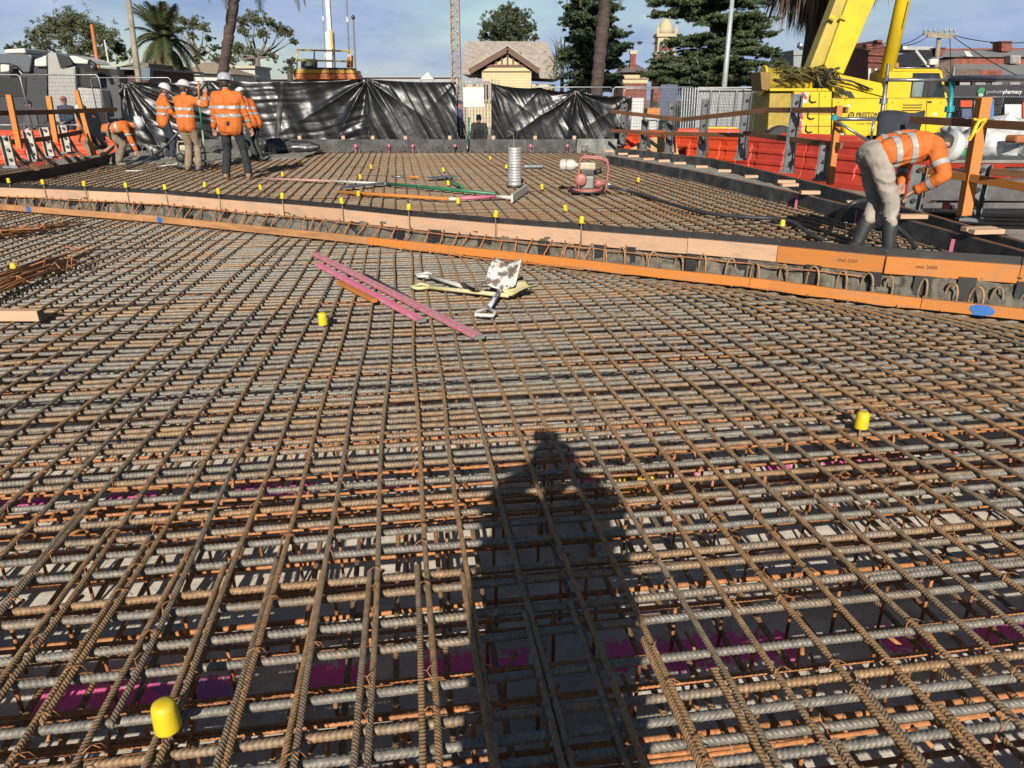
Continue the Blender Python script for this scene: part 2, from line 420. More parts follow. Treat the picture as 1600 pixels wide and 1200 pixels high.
def bar_mesh(name, Lb, r, mat, ribs=True, pitch=.017, n=8, seed=0, wob=.006, seg=.25, bend=None, veer=None):
    rr = random.Random(seed); vs = []; xs = []
    ph = [rr.uniform(0, 6.28) for _ in range(4)]
    def off(x):
        return (wob * (math.sin(x * 1.1 + ph[0]) + .5 * math.sin(x * 2.7 + ph[1])), wob * .6 * (math.sin(x * 1.5 + ph[2]) + .5 * math.sin(x * 3.3 + ph[3])))
    ts = np.linspace(0, 2 * PI, n, endpoint=False)
    ct, st = np.cos(ts), np.sin(ts)
    if ribs:
        k = int(Lb / pitch)
        base = np.arange(k) * pitch
        xs = np.sort(np.concatenate([base, base + pitch * .56, base + pitch * .70, base + pitch * .86]))
        rad = np.tile([r * .96, r * .97, r * 1.09, r * 1.08], k)
        sl = r * 1.0
    else:
        xs = np.linspace(0, Lb, max(2, int(Lb / seg))); rad = np.full(len(xs), r); sl = 0
    m = len(xs)
    V = np.zeros((m, n, 3))
    oy = np.array([off(x)[0] for x in xs]); oz = np.array([off(x)[1] for x in xs])
    if veer is not None: oy = oy + np.array([veer(x) for x in xs])
    if bend is not None: oz = oz + np.array([bend(x) for x in xs])
    V[:, :, 0] = xs[:, None] + sl * ct[None, :]
    V[:, :, 1] = oy[:, None] + rad[:, None] * ct[None, :]
    V[:, :, 2] = oz[:, None] + rad[:, None] * st[None, :]
    i = np.arange(m - 1)[:, None]; j = np.arange(n)[None, :]
    F = np.stack([i * n + j, i * n + (j + 1) % n, (i + 1) * n + (j + 1) % n, (i + 1) * n + j], -1).reshape(-1, 4)
    me = bpy.data.meshes.new(name)
    me.from_pydata(V.reshape(-1, 3).tolist(), [], F.tolist() + [list(range(n))[::-1], list(range((m - 1) * n, m * n))])
    me.materials.append(mat); me.shade_smooth(); me.update()
    return me

def put_bar(name, me, p, ang, parent, roll=0.0, tilt=0.0):
    o = bpy.data.objects.new(name, me); C.objects.link(o); o.parent = parent
    o.location = Vector(p) - parent.location
    o.rotation_euler = (roll, tilt, ang)
    return o

# ------------------------------------------------------------------ near mat
near = thing('rebar_mat', 'near rebar mat of ribbed bars, in front of the orange edge timber', 'rebar mat', (-1, 3, -.4))
LR, CR = .0112, .0152
ZL = -LR; ZC = -2 * LR - CR
# long bars: fan slightly; each ends just beyond the lower timber
XB0 = -.385; long_variants = []
def low_y_at(xk, slope):   # where a long bar meets the lower timber line
    y = 8.0
    for _ in range(25):
        x = xk + slope * (y - 2.54); y = y * .5 + along(LOW, x).y * .5
    return y
for k in range(-40, 38):
    xk = XB0 + .1925 * k + RND.uniform(-.012, .012)
    slope = -(.1447 + .0045 * k * (1 if k > -12 else .4)) + RND.uniform(-.003, .003)
    ye = low_y_at(xk, slope) + .28
    y0 = -1.4 + RND.uniform(-.2, .2)
    if k < -4 and RND.random() < .85: y0 = 1.62 + .03 * (k % 3) - .05 * RND.random()      # these stop and lap onto the nearer set
    if ye - y0 < 1.2: continue
    cut = ye - y0
    Lb = cut * math.hypot(1, slope)
    # sag towards the joint
    me = bar_mesh('long_bar', Lb, LR, M_LONG, ribs=(k > -24), pitch=.0135, n=7, seed=k + 100, wob=.011,
                  bend=lambda x, Lb=Lb: -.02 * max(0, (x - (Lb - .5)) / .5) ** 1.5,
                  veer=(lambda x, Lb=Lb, q=min(1, max(0, (k - 2) / 10)): q * .34 * max(0, (x - (Lb - 1.5)) / 1.5) ** 2))
    put_bar('long_bar', me, (xk + slope * (y0 - 2.54), y0, ZL), math.atan2(1, slope), near, 0)
lap_me = [bar_mesh('lap_bar', 4.4, LR, M_LONG, pitch=.0135, n=7, seed=900 + i) for i in range(3)]
for k in range(-13, 9):
    xk = XB0 + .1925 * k; slope = -(.1447 + .0045 * k)
    ye = 2.25 - .055 * k + RND.uniform(-.12, .12) if k < 5 else 1.75 - .02 * k + RND.uniform(-.2, .2)
    sgn = -1 if k < 6 else 1
    y0 = ye - 4.3
    put_bar('lap_bar', lap_me[k % 3], (xk + slope * (y0 - 2.54) + sgn * .0245, y0, ZL - .002), math.atan2(1, slope), near, RND.uniform(0, 6))
# cross bars
cross_me = [bar_mesh('cross_bar', 19.0, CR, M_CROSS, pitch=.0185, n=8, seed=40 + i, wob=.0045) for i in range(5)]
crossf_me = [bar_mesh('cross_bar', 19.0, CR, M_CROSS, ribs=False, n=8, seed=60 + i, wob=.007) for i in range(4)]
ys = [-1.3]
gaps = [.15, .13, .145, .16, .12]
i = 0
while ys[-1] < 1.35: ys.append(ys[-1] + gaps[i % 5]); i += 1
ys += [1.479, 1.592, 1.703, 1.854, 2.049, 2.194, 2.33, 2.453, 2.614, 2.747, 2.89, 3.043, 3.198, 3.386, 3.51, 3.646, 3.76, 3.86, 3.97, 4.07, 4.163, 4.27]
while ys[-1] < 16.5: ys.append(ys[-1] + RND.choice([.10, .11, .12, .13, .105]))
def clip_cross(y):
    """cross bar through (0,y): x-range in front of the joint"""
    lo, hi = -10.5, 5.6
    xr = None
    for i in range(321):
        x = lo + (hi - lo) * i / 320
        if y + x * math.tan(TH) < along(LOW, x).y + .12: xr = x; 
        elif xr is not None: break
    return lo, xr
cache = {}
for i, y in enumerate(ys):
    lo, hi = clip_cross(y + DC.y * 0)
    if hi is None: continue
    ang = TH + RND.uniform(-.004, .004)
    Lneed = (hi - lo) / math.cos(TH)
    dz = -.10 * max(0, min(1, (y - (along(LOW, -.1 * y).y - .9)) / .9)) if False else 0
    p = Vector((hi, y + hi * math.tan(TH), ZC + dz))
    if hi > 5.5 and y < 6.0:
        p = Vector((5.6 + RND.uniform(0, .1), y + 5.6 * math.tan(TH), ZC)); me = RND.choice(cross_me)
    else:
        key = round(Lneed * 2) / 2
        if key not in cache: cache[key] = bar_mesh('cross_bar', key, CR, M_CROSS, ribs=(y < 6.5), pitch=.0185, seed=int(key * 10), wob=.007)
        me = cache[key]
    put_bar('cross_bar', me, p, ang + PI, near, RND.uniform(0, 6), 0)
# second set of bars just below on the right, with their ends showing
stub = bar_mesh('lap_bar', 5.0, CR * 1.08, M_CROSS, pitch=.0185, seed=77)
for (px, py) in ((1412, 700), (1442, 718), (1475, 748), (1545, 790), (1585, 812), (1360, 905)):
    p = gp(px, py, ZC - .01)
    put_bar('lap_bar', stub, p, TH + RND.uniform(-.01, .01), near, RND.uniform(0, 6))
# middle: slim rusty bars on upright legs
thin_me = [bar_mesh('support_bar', 17.0, .0085, M_RUST, ribs=False, n=6, seed=80 + i, wob=.012) for i in range(3)]
ysup = [1.2, 1.53, 1.78, 1.95, 2.24, 2.52, 2.92, 3.14, 3.30, 3.47, 3.95, 4.5, 5.1, 5.7, 6.3, 7.0]
for y in ysup:
    for dy in (0, .028)[:RND.choice([1, 2, 2])]:
        p = Vector((5.4, y + dy + 5.4 * math.tan(TH), -.115 + RND.uniform(-.012, .012)))
        put_bar('support_bar', RND.choice(thin_me), p, TH + PI + RND.uniform(-.006, .006), near)
leg = MB().path([(0, 0, -.29), (0, 0, -.02), (0, .02, .0), (0, .09, 0)], .0075, 6).mesh('support_leg', M_RUST, True)
nleg = 0
for y in ysup[:12]:
    for x in np.arange(-2.9, 3.2, .235):
        if nleg > 285 or abs(x) > .35 + y * .8: continue
        xx = x + RND.uniform(-.07, .07)
        o = put_bar('support_leg', leg, (xx, y - .015 + xx * math.tan(TH), -.105), RND.choice([0, PI]) + RND.uniform(-.5, .5), near); nleg += 1
# bottom layer
bot_me = [bar_mesh('bottom_bar', 11.0, .0125, M_LONG, ribs=True, pitch=.015, n=6, seed=300 + i) for i in range(3)]
for k in range(-34, 34):
    xk = XB0 + .1925 * k + .075; slope = -.1447
    put_bar('bottom_bar', bot_me[k % 3], (xk + slope * (-1 - 2.54), -1, -.318), math.atan2(1, slope), near, RND.uniform(0, 6))
botc_me = [bar_mesh('bottom_cross_bar', 17.0, .0125, M_RUST, ribs=False, n=6, seed=310 + i) for i in range(3)]
y = .5
while y < 9.5:
    put_bar('bottom_cross_bar', RND.choice(botc_me), (5.3, y + 5.3 * math.tan(TH), -.345), TH + PI, near); y += .21 + RND.uniform(-.02, .02)
# tie wires at the nearest crossings
tie = MB().path([(-.03, -.02, -.028), (-.02, -.012, .004), (.0, .0, .0145), (.02, .012, .004), (.03, .02, -.028)], .0018, 5)
tie.path([(0, 0, .0145), (.012, -.012, .022), (.03, -.02, .016)], .0016, 4)
tie = tie.mesh('tie_wire', M_RUST, True)
nt_ = 0
for k in range(-14, 15):
    for yb in ys:
        if nt_ > 240 or not 1.0 < yb < 3.6 or RND.random() > .55: continue
        xk = XB0 + .1925 * k; slope = -(.1447 + .0045 * k * (1 if k > -12 else .4))
        y_ = yb
        for _ in range(6): y_ = yb + (xk + slope * (y_ - 2.54)) * math.tan(TH)
        x_ = xk + slope * (y_ - 2.54)
        if abs(x_) > .3 + y_ * .85: continue
        put_bar('tie_wire', tie, (x_, y_, ZL + .004), RND.choice([0, PI / 2]) + RND.uniform(-.3, .3), near); nt_ += 1

# ------------------------------------------------------------------ far mat (0.34 m higher)
FZ = .34
bed = MB()
poly = [along(TOP, x) for x in np.linspace(-11.0, 5.6, 30)]
bedpts = [Vector((p.x, p.y + .06, .17)) for p in poly] + [Vector((5.4, 9, .17)), Vector((5.0, 14, .17)), Vector((4.4, 17.4, .17)), Vector((2.4, 21.9, .17)), Vector((-9.2, 21.9, .17)), Vector((-11.4, 20, .17)), Vector((-12.3, 16, .17))]
bed.prism(bedpts, (0, 0, -.55))
o = bed.build('footing_bed', M_CONC); o['kind'] = 'structure'
far = thing('rebar_mat', 'far raised rebar mat behind the black step form, workers standing on it', 'rebar mat', (-2, 15, .17))
far_len = {}
def far_limits(x, slope):
    y = 10.0
    for _ in range(30):
        xx = x + slope * (y - 15); y = y * .5 + along(TOP, xx).y * .5
    return y + .05
RIGHT_IN = [(2.2, 21.7), (3.6, 17.6), (4.25, 13.5), (4.5, 10.0), (4.75, 7.0), (5.0, 5.0)]
def right_x(y):
    for a, b in zip(RIGHT_IN[:-1], RIGHT_IN[1:]):
        if b[1] <= y <= a[1]: return a[0] + (b[0] - a[0]) * (a[1] - y) / (a[1] - b[1])
    return 2.0 if y > 21 else 5.0
for k in range(-52, 46):
    x15 = -2 + .185 * k + RND.uniform(-.012, .012); slope = -math.tan(R(8.6)) + RND.uniform(-.003, .003)
    y0 = far_limits(x15, slope)
    y1 = 21.55
    while y1 > y0 and x15 + slope * (y1 - 15) > right_x(y1) - .08: y1 -= .1
    if y1 - y0 < 1.0: continue
    if x15 + slope * (y1 - 15) < -9.3: y1 = min(y1, 19.2)
    Lb = (y1 - y0) / math.cos(R(8.6))
    key = round(Lb * 2) / 2
    if key not in far_len: far_len[key] = bar_mesh('long_bar', key, .0115, M_LONG, ribs=False, n=6, seed=int(key * 7), wob=.006)
    put_bar('long_bar', far_len[key], (x15 + slope * (y0 - 15), y0, FZ - .0115), math.atan2(1, slope), far, 0)
y = 4.5; fc = {}
while y < 22.4:
    # cross bar line y + x tan
    xs_ok = [x for x in np.linspace(-11.2, 5.0, 164) if along(TOP, x).y + .08 < y + x * math.tan(TH) < 21.5 and x < right_x(y + x * math.tan(TH)) - .05 and x > -10.9 + max(0, (y + x * math.tan(TH) - 17) * .5)]
    if len(xs_ok) > 6:
        lo, hi = xs_ok[0], xs_ok[-1]
        key = round((hi - lo) / math.cos(TH) * 2) / 2
        if key not in fc: fc[key] = bar_mesh('cross_bar', key, .0135, M_FAR, ribs=False, n=6, seed=int(key * 13) + 5, wob=.006)
        put_bar('cross_bar', fc[key], (hi, y + hi * math.tan(TH), FZ - .023 - .0135), TH + PI, far, RND.uniform(0, 6))
    y += RND.choice([.13, .15, .14, .16])
# ------------------------------------------------------------------ step form between the pours
def pl(tab, x):
    return float(np.interp(x, [t[0] for t in tab], [t[1] for t in tab]))
def topP(px, dz=0.0):
    z = .40 + .07 * max(0, min(1, px / 1600)); p = gp(px, pl(TOP_PX, px), z); p.z += dz; return p
def lowP(px): return gp(px, pl(LOW_PX, px), 0.0)

step = thing('step_form', 'black step form with timber walers between the near and far mats', 'formwork', (0, 9, 0))
splits = [-200, 75, 140, 203, 266, 350, 447, 541, 644, 780, 912, 1078, 1219, 1387, 1598, 1790]
def perp(a, b):
    d = (b - a); d.z = 0; d.normalize(); return Vector((d.y, -d.x, 0))      # towards the camera side
for i, (a, b) in enumerate(zip(splits[:-1], splits[1:])):
    pa, pb = topP(a), topP(b); nrm = perp(pa, pb); d = (pb - pa).normalized()
    pa2 = pa + d * .004; pb2 = pb - d * .004
    m = MB().beam(pa2 + Vector((0, 0, -.11)) , pb2 + Vector((0, 0, -.11)), .018, .22)
    m.build('plywood_panel', M_PLY, step)
    tz = RND.uniform(-.004, .004)
    m = MB().beam(pa2 + nrm * (.034 + RND.uniform(0, .006)) + Vector((0, 0, -.145 + tz)), pb2 + nrm * (.034 + RND.uniform(0, .006)) + Vector((0, 0, -.145 + tz)), .045, .16)
    m.build('timber_waler', M_TIMBO if a >= 1219 else M_TIMB, step, bevel=.003)
# black infill strips under the walers
px = -150; k = 0
infill = []
while px < 1720:
    p = topP(px); q = topP(px + RND.uniform(11, 18) * (1 + px / 2200 if px > 0 else 1)); nrm = perp(p, q)
    m = MB().beam(p + nrm * .065 + Vector((0, 0, -.31)), q + nrm * .065 + Vector((0, 0, -.31)), .012, RND.uniform(.17, .22))
    m.build('infill_strip', M_PLY, step)
    px += RND.uniform(34, 70) * (1 + max(px, 0) / 1900)
# lettering scribbled on the two orange walers
for (pxa, s) in ((1330, 'chef 2207'), (1452, 'mm 2000')):
    p = topP(pxa); q = topP(pxa + 30); nrm = perp(p, q); d = (q - p).normalized()
    me = text_mesh(s, .045, M('faded_pencil', (.26, .085, .02), .8), extrude=.0005)
    o = link('pencil_lettering', me, step)
    mt = Matrix((d, Vector((0, 0, 1)), nrm)).transposed().to_4x4()
    o.matrix_local = Matrix.Translation(p + nrm * .0635 + Vector((0, 0, -.14)) - step.location) @ mt

# lumpy concrete that slumped under the form
def slump_pt(u, v):
    px = -200 + 2000 * u; p = topP(px); q = topP(px + 20); nrm = perp(p, q); z0 = p.z
    bul = .02 + .25 * v ** 1.5
    x, y = p.x * 1.0, p.y
    n1 = fbm(x * 4, y * 4, v * 3, 4) * .075 + fbm(x * 17, y * 17, v * 8, 3) * .022
    out_ = bul * (.75 + .5 * fbm(x * 3.1, 3.3, 0, 2)) + n1
    out_ = max(.0, out_)
    pt = p + nrm * out_
    pt.z = (z0 - .20) * (1 - v) + (-.16) * v + n1 * .6
    return pt
m = MB().grid(slump_pt, 700, 14)
o = m.build('concrete_slump', M_CONC, None, smooth=True); o['kind'] = 'stuff'; o['label'] = 'rough grey concrete slumped out under the step form'

# starter bars: loops at the right, leaning bars at the left, and bars running along
starters = thing('starter_bars', 'rusty starter loops and leaning bars in the slumped concrete under the step form', 'reinforcement', (0, 8.6, 0))
px = 905
while px < 1720:
    p = topP(px); q = topP(px + 20); nrm = perp(p, q); d = (q - p).normalized()
    b = p + nrm * .06; b.z = .02
    hh = RND.uniform(.17, .22); wd = RND.uniform(.06, .13) * RND.choice([1, 1, -1]); fw = RND.uniform(.03, .12)
    pts = []
    for t in np.linspace(0, 1, 12):
        ang = PI * t
        pts.append(b + d * (wd * (1 - math.cos(ang)) / 2) + nrm * fw * t + Vector((0, 0, hh * math.sin(ang) ** .6 if 0 < t < 1 else -.12)))
    MB().path(pts, .011, 7).build('rebar_loop', M_LONG, starters, smooth=True)
    px += RND.uniform(20, 40) * (px / 1000)
px = -120
while px < 1000:
    p = topP(px); q = topP(px + 20); nrm = perp(p, q); d = (q - p).normalized()
    a = p + nrm * RND.uniform(.05, .1) + Vector((0, 0, -.19)); b = p + nrm * RND.uniform(.22, .32) + d * RND.uniform(-.16, .06); b.z = -.05
    MB().path([a, a.lerp(b, .5) + nrm * .015, b], .009, 6).build('leaning_bar', M_RUST, starters, smooth=True)
    px += RND.uniform(9, 16) * (1 + max(px, 0) / 900)
for (off, z, r) in ((.10, .19, .008), (.20, .01, .010), (.27, -.01, .009), (.33, .005, .008)):
    for (a, b) in ((-180, 420), (400, 930), (900, 1360), (1330, 1770)):
        pts = []
        for px in np.linspace(a, b, 16):
            p = topP(px); nrm = perp(p, topP(px + 10)); t_ = min(off, (p.y - along(LOW, p.x).y) - .05)
            q = p + nrm * off; q.z = z + RND.uniform(-.008, .008)
            pts.append(q)
        if z > .1 and a > 900: continue
        MB().path(pts, r, 6).build('line_bar', M_RUST, starters, smooth=True)
px = -100
while px < 1700:
    p = topP(px); nrm = perp(p, topP(px + 10)); a = p + nrm * .12; a.z = .03; b = p + nrm * .40; b.z = .01
    MB().tube(a, b, .007, 6).build('stub_bar', M_RUST, starters, smooth=True)
    px += 26 * (1 + max(px, 0) / 900)

# orange edge timber lying on the near mat
edge = thing('edge_timber', 'long orange edge timber with blue paint blobs lying on the near mat', 'timber', (0, 8, 0))
es = [-250, 380, 700, 885 + 285, 1437, 1452, 1790]
es = [-250, 225, 575, 700, 1170, 1437, 1790]
for i, (a, b) in enumerate(zip(es[:-1], es[1:])):
    xs = [a] + [x for x, _ in LOW_PX if a < x < b] + [b]
    pts = [lowP(x) for x in xs]
    m = MB()
    # one solid bent board per length
    n = len(pts); vs = []
    for j, p in enumerate(pts):
        dd = (pts[min(j + 1, n - 1)] - pts[max(j - 1, 0)]); nrm = Vector((dd.y, -dd.x, 0)).normalized()
        if j == 0: p = p + dd.normalized() * .002
        if j == n - 1: p = p - dd.normalized() * .002
        for (o_, z) in ((0, .002), (0, .097), (-.045, .097), (-.045, .002)):
            vs.append(p + nrm * o_ + Vector((0, 0, z)))
    fs = [(0, 1, 2, 3), tuple(4 * (n - 1) + q for q in (3, 2, 1, 0))]
    for j in range(n - 1):
        for q in range(4): fs.append((4 * j + q, 4 * j + (q + 1) % 4, 4 * j + 4 + (q + 1) % 4, 4 * j + 4 + q))
    m.add(vs, fs); m.build('board', M_TIMBO if b > 600 else M('pale_pine_edge', (.62, .30, .12), .75, var=.18, scale=2.2, stretch=(1, 1, 5), bump=.1), edge, bevel=.003)  # left boards in a paler pine tone than the orange ones
for px in (46, 250, 1532):
    p = lowP(px); q = lowP(px + 12); nrm = perp(p, q); d = (q - p).normalized(); r0 = .05 if px < 1000 else .07
    m = MB(); vs = []
    for t in range(14):
        a = 2 * PI * t / 14; rr = RND.uniform(.8, 1.1)
        vs.append(p + nrm * .003 + d * r0 * 1.3 * rr * math.cos(a) + Vector((0, 0, .05 + min(.046, max(-.046, r0 * rr * math.sin(a))))))
    m.prism(vs, nrm * .0015).build('paint_blob', M_BLUE, edge)

# ------------------------------------------------------------------ yellow safety caps
def cap_mesh():
    return MB().lathe([(.037, 0), (.0375, .004), (.0355, .06), (.034, .082), (.030, .093), (.018, .098), (.0, .099)], n=20).mesh('cap', M_YCAP, True)
CAPM = cap_mesh(); PINM = MB().tube((0, 0, -.30), (0, 0, .03), .0065, 8).mesh('pin', M_FAR, True)
def cap_at(p, label, group=None, s=1.0, tilt=(0, 0), pin=1.0):
    t = thing('safety_cap', label, 'rebar cap', p, RND.uniform(0, 6), group)
    c = link('cap', CAPM, t); c.scale = (s, s, s); c.rotation_euler = (tilt[0], tilt[1], 0)
    q = link('pin', PINM, t); q.scale = (1, 1, pin)
    return t
cap_at(gp(263, 1137, .03), 'large yellow plastic cap on a bar end at the near left of the mat', s=1.0)
cap_at(gp(505, 507, .02), 'yellow plastic cap on the near mat beside the pink straightedges', s=1.05)
cap_at(gp(1345, 668, .02), 'yellow plastic cap alone on the right side of the near mat', s=1.0)
cap_at(gp(24, 425, .03), 'yellow plastic cap beside the upper rusty bar bundle on the near mat', s=1.0)
ordn = ['first', 'second', 'third', 'fourth', 'fifth', 'sixth', 'seventh', 'eighth', 'ninth', 'tenth', 'eleventh', 'twelfth', 'thirteenth', 'fourteenth', 'fifteenth', 'sixteenth', 'seventeenth', 'eighteenth']
for i, px in enumerate((21, 74, 138, 203, 265, 348, 447, 541, 644, 779, 912)):
    p = topP(px); nrm = perp(p, topP(px + 10)); q = p + nrm * .072; q.z = p.z + .02
    cap_at(q, 'yellow cap on a pin of the step form, %s from the left' % ordn[i], 'yellow caps along the step form', s=.8, tilt=(RND.uniform(-.15, .15), RND.uniform(-.15, .15)))
fcaps = [(320, 292), (408, 296), (442, 275), (470, 257), (563, 279), (580, 263), (560, 306), (693, 268), (701, 289), (716, 318), (766, 249), (791, 263), (847, 295), (884, 329), (997, 284), (1222, 354)]
for i, (px, py) in enumerate(fcaps):
    cap_at(gp(px, py, FZ + .01), 'yellow cap on the far mat, %s from the left' % ordn[i], 'yellow caps on the far mat', s=.82, tilt=(RND.uniform(-.2, .2), RND.uniform(-.2, .2)), pin=.5)

# ------------------------------------------------------------------ back form and right kerb form
backf = thing('back_form', 'dusty black form boards along the foot of the plastic sheets', 'formwork', (-3, 21.7, .17))
bx = [-9.3, -6.6, -4.4, -2.0, .45, 1.85]
for a, b in zip(bx[:-1], bx[1:]):
    MB().box(((a + b) / 2, 21.74, .42), (b - a - .01, .02, .50)).build('plywood_panel', M_PLYG, backf)
MB().box((2.45, 21.60, .44), (1.15, .02, .50), rz=R(-8)).build('plywood_panel', M('pale_dusty_ply', (.33, .33, .30), .8, var=.25, scale=5), backf)
for px in (469, 537, 583, 634, 703, 771, 836, 897):
    p = at(px, 226, 21.76); MB().box((p.x, 21.80, .70), (.10, .09, .13)).build('cleat', M_TIMB, backf, bevel=.004)
for i, px in enumerate((491, 557, 609, 646, 711, 829, 886)):
    p = at(px, 247, 21.58); t = thing('pink_marker', 'pink capped marker rod against the back form, %s from the left' % ordn[i], 'marker', (p.x, 21.58, FZ - .02), 0, 'pink markers along the back form')
    link('rod', MB().tube((0, 0, 0), (0, 0, .16), .012, 6).mesh('rod', M_PINK), t)
    link('cap', MB().lathe([(.02, .12), (.05, .15), (.052, .19), (.02, .225)], n=10).mesh('cap', M_PINK, True), t)
# hooked bar ends along the back of the far mat
hk = MB().path([(0, 0, -.05), (0, 0, .11), (0, -.02, .15), (0, -.08, .17), (0, -.14, .15)], .011, 6).mesh('hook_bar', M_FAR, True)
for i in range(70):
    x = -8.9 + i * .165
    if x > 2.3: break
    put_bar('hook_bar', hk, (x + RND.uniform(-.02, .02), 21.45 - .1 * RND.random(), FZ), RND.uniform(-.5, .5), far)

KIN_PX = [(947, 243), (1087, 268), (1235, 300), (1402, 340), (1604, 395)]
KOUT_PX = [(962, 231), (1112, 248), (1234, 277), (1283, 289), (1402, 322), (1560, 368), (1640, 391)]
KIN = [gp(x, y, .50) for x, y in KIN_PX]; KOUT = [gp(x, y, .52) for x, y in KOUT_PX]
kerb = thing('kerb_form', 'double black kerb form with pale spacer blocks, right of the far mat', 'formwork', (4.4, 11, .2))
def form_run(poly, z0, z1, par, matp, side=1):
    for a, b in zip(poly[:-1], poly[1:]):
        d = (b - a); ln = d.length; d.normalize(); n = max(1, round(ln / 2.4))
        for i in range(n):
            p = a + d * (ln * i / n + .003); q = a + d * (ln * (i + 1) / n - .003)
            MB().beam((p.x, p.y, (z0 + z1) / 2), (q.x, q.y, (z0 + z1) / 2), .02, z1 - z0).build('plywood_panel', matp, par)
            nr = Vector((d.y, -d.x, 0)) * side
            MB().beam(Vector((p.x, p.y, z1 - .03)) + nr * .034, Vector((q.x, q.y, z1 - .03)) + nr * .034, .045, .07).build('top_plate', M_TIMBD, par, bevel=.003)
form_run(KIN, .05, .50, kerb, M_PLYG, -1)
form_run(KOUT, .05, .52, kerb, M_PLYG, -1)
# raw ply edge is pale: thin strip on the inner form top
for (px, py, ln) in ((952, 237, .22), (973, 243, .22), (990, 246, .24), (1013, 250, .25), (1037, 253, .24), (1062, 257, .24), (1096, 262, .22), (1132, 270, .22), (1173, 278, .22), (1228, 287, .26), (1233, 291, .26), (1265, 303, .26), (1328, 321, .10), (1425, 341, .3), (1528, 362, .32), (1540, 367, .32)):
    p = gp(px, py, .53); a = math.atan2(-.9, 1) + RND.uniform(-.3, .3)
    MB().box((p.x, p.y, .548 + RND.uniform(0, .02)), (ln, .09, .045), rz=RND.uniform(-.25, .15)).build('spacer_block', M_TIMB, kerb, bevel=.003)
for (px, py) in ((1248, 316), (1297, 326), (1342, 338), (1492, 384)):
    p = gp(px, py - 8, .46); MB().box((p.x - .035, p.y - .03, .38), (.03, .012, .2), rz=-.9).build('paint_mark', M_PINK, kerb)
cf = MB()
pa = KIN; pb = KOUT
def kf(u, v):
    y = 21 - 16.5 * u
    def xat(poly):
        for a, b in zip(poly[:-1], poly[1:]):
            if b.y <= y <= a.y: return a.x + (b.x - a.x) * (a.y - y) / (a.y - b.y)
        return poly[0].x if y > poly[0].y else poly[-1].x
    xa, xb = xat(pa) + .02, xat(pb) - .02
    return Vector((xa + (xb - xa) * v, y, .34 + .02 * fbm(y * 3, v * 3)))
cf.grid(kf, 120, 4); o = cf.build('kerb_concrete', M_CONCD, None, smooth=True); o['kind'] = 'structure'

# left edge form with its brackets
LF = [gp(-60, 281, .5), gp(0, 273, .5), gp(120, 257, .5), gp(150, 249, .5)]
LF = [Vector((-11.6, 12.2, .5)), Vector((-10.55, 13.6, .5)), Vector((-11.2, 16.2, .5)), Vector((-11.4, 18.6, .5)), Vector((-10.2, 21.0, .5))]
LF = [gp(-90, 286, .5), gp(0, 274, .5), gp(75, 263, .5), gp(150, 247, .5), gp(200, 236, .5)]
left = thing('edge_form', 'black ply edge form along the left side of the far mat', 'formwork', tuple(LF[2] - Vector((0, 0, .3))))
form_run(LF, .05, .5, left, M_PLY, -1)
# ------------------------------------------------------------------ tools on the near mat
def bar_between(mb, a, b, wd, ht, up=(0, 0, 1)): return mb.beam(a, b, wd, ht, up)
M_SCREED = M('pink_alloy', (.84, .20, .27), .4, .15, scale=5, col2=(.80, .45, .48), stretch=(4, 4, 4))
def straightedge(pa, pb, z, label, wd, ht, matb):
    a = gp(*pa, z + ht / 2); b = gp(*pb, z + ht / 2)
    t = thing('straightedge', label, 'screed bar', (a.x, a.y, z))
    d = (b - a).normalized(); s = Vector((d.y, -d.x, 0))
    MB().beam(a, b, wd, ht).build('bar', matb, t, bevel=.004)
    MB().beam(a + s * wd * .22 + Vector((0, 0, ht / 2)), b + s * wd * .22 + Vector((0, 0, ht / 2)), wd * .18, .008).build('rib', matb, t)
    MB().beam(a - s * wd * .22 + Vector((0, 0, ht / 2)), b - s * wd * .22 + Vector((0, 0, ht / 2)), wd * .18, .008).build('rib', matb, t)
    for (p, q) in ((a, -d), (b, d)):
        MB().beam(p + q * .002, p + q * .022, wd * 1.05, ht * 1.05).build('end_cap', M('grey_end_plastic', (.3, .29, .28), .6), t)
    return t
straightedge((492, 397), (748, 526), .004, 'longer pink alloy straightedge lying on the near mat', .085, .03, M_SCREED)
straightedge((497, 413), (658, 500), .004, 'shorter pink straightedge lying beside the long one', .075, .03, M('faded_pink_paint', (.86, .20, .34), .6, scale=6, col2=(.78, .48, .46), lo=.45, hi=.8))
a = gp(529, 441, .02); b = gp(586, 470, .02)
solo('timber_offcut', MB().beam(a, b, .05, .035), M_TIMBO, 'orange timber strip beside the shorter pink straightedge', 'timber', bevel=.003)
a = gp(572, 430, .02); b = gp(640, 466, .02)
solo('steel_tube', MB().tube(a, b, .018, 10), M('dark_tube', (.08, .08, .09), .5, .4), 'short dark tube beside the long pink straightedge', 'tube', smooth=True)
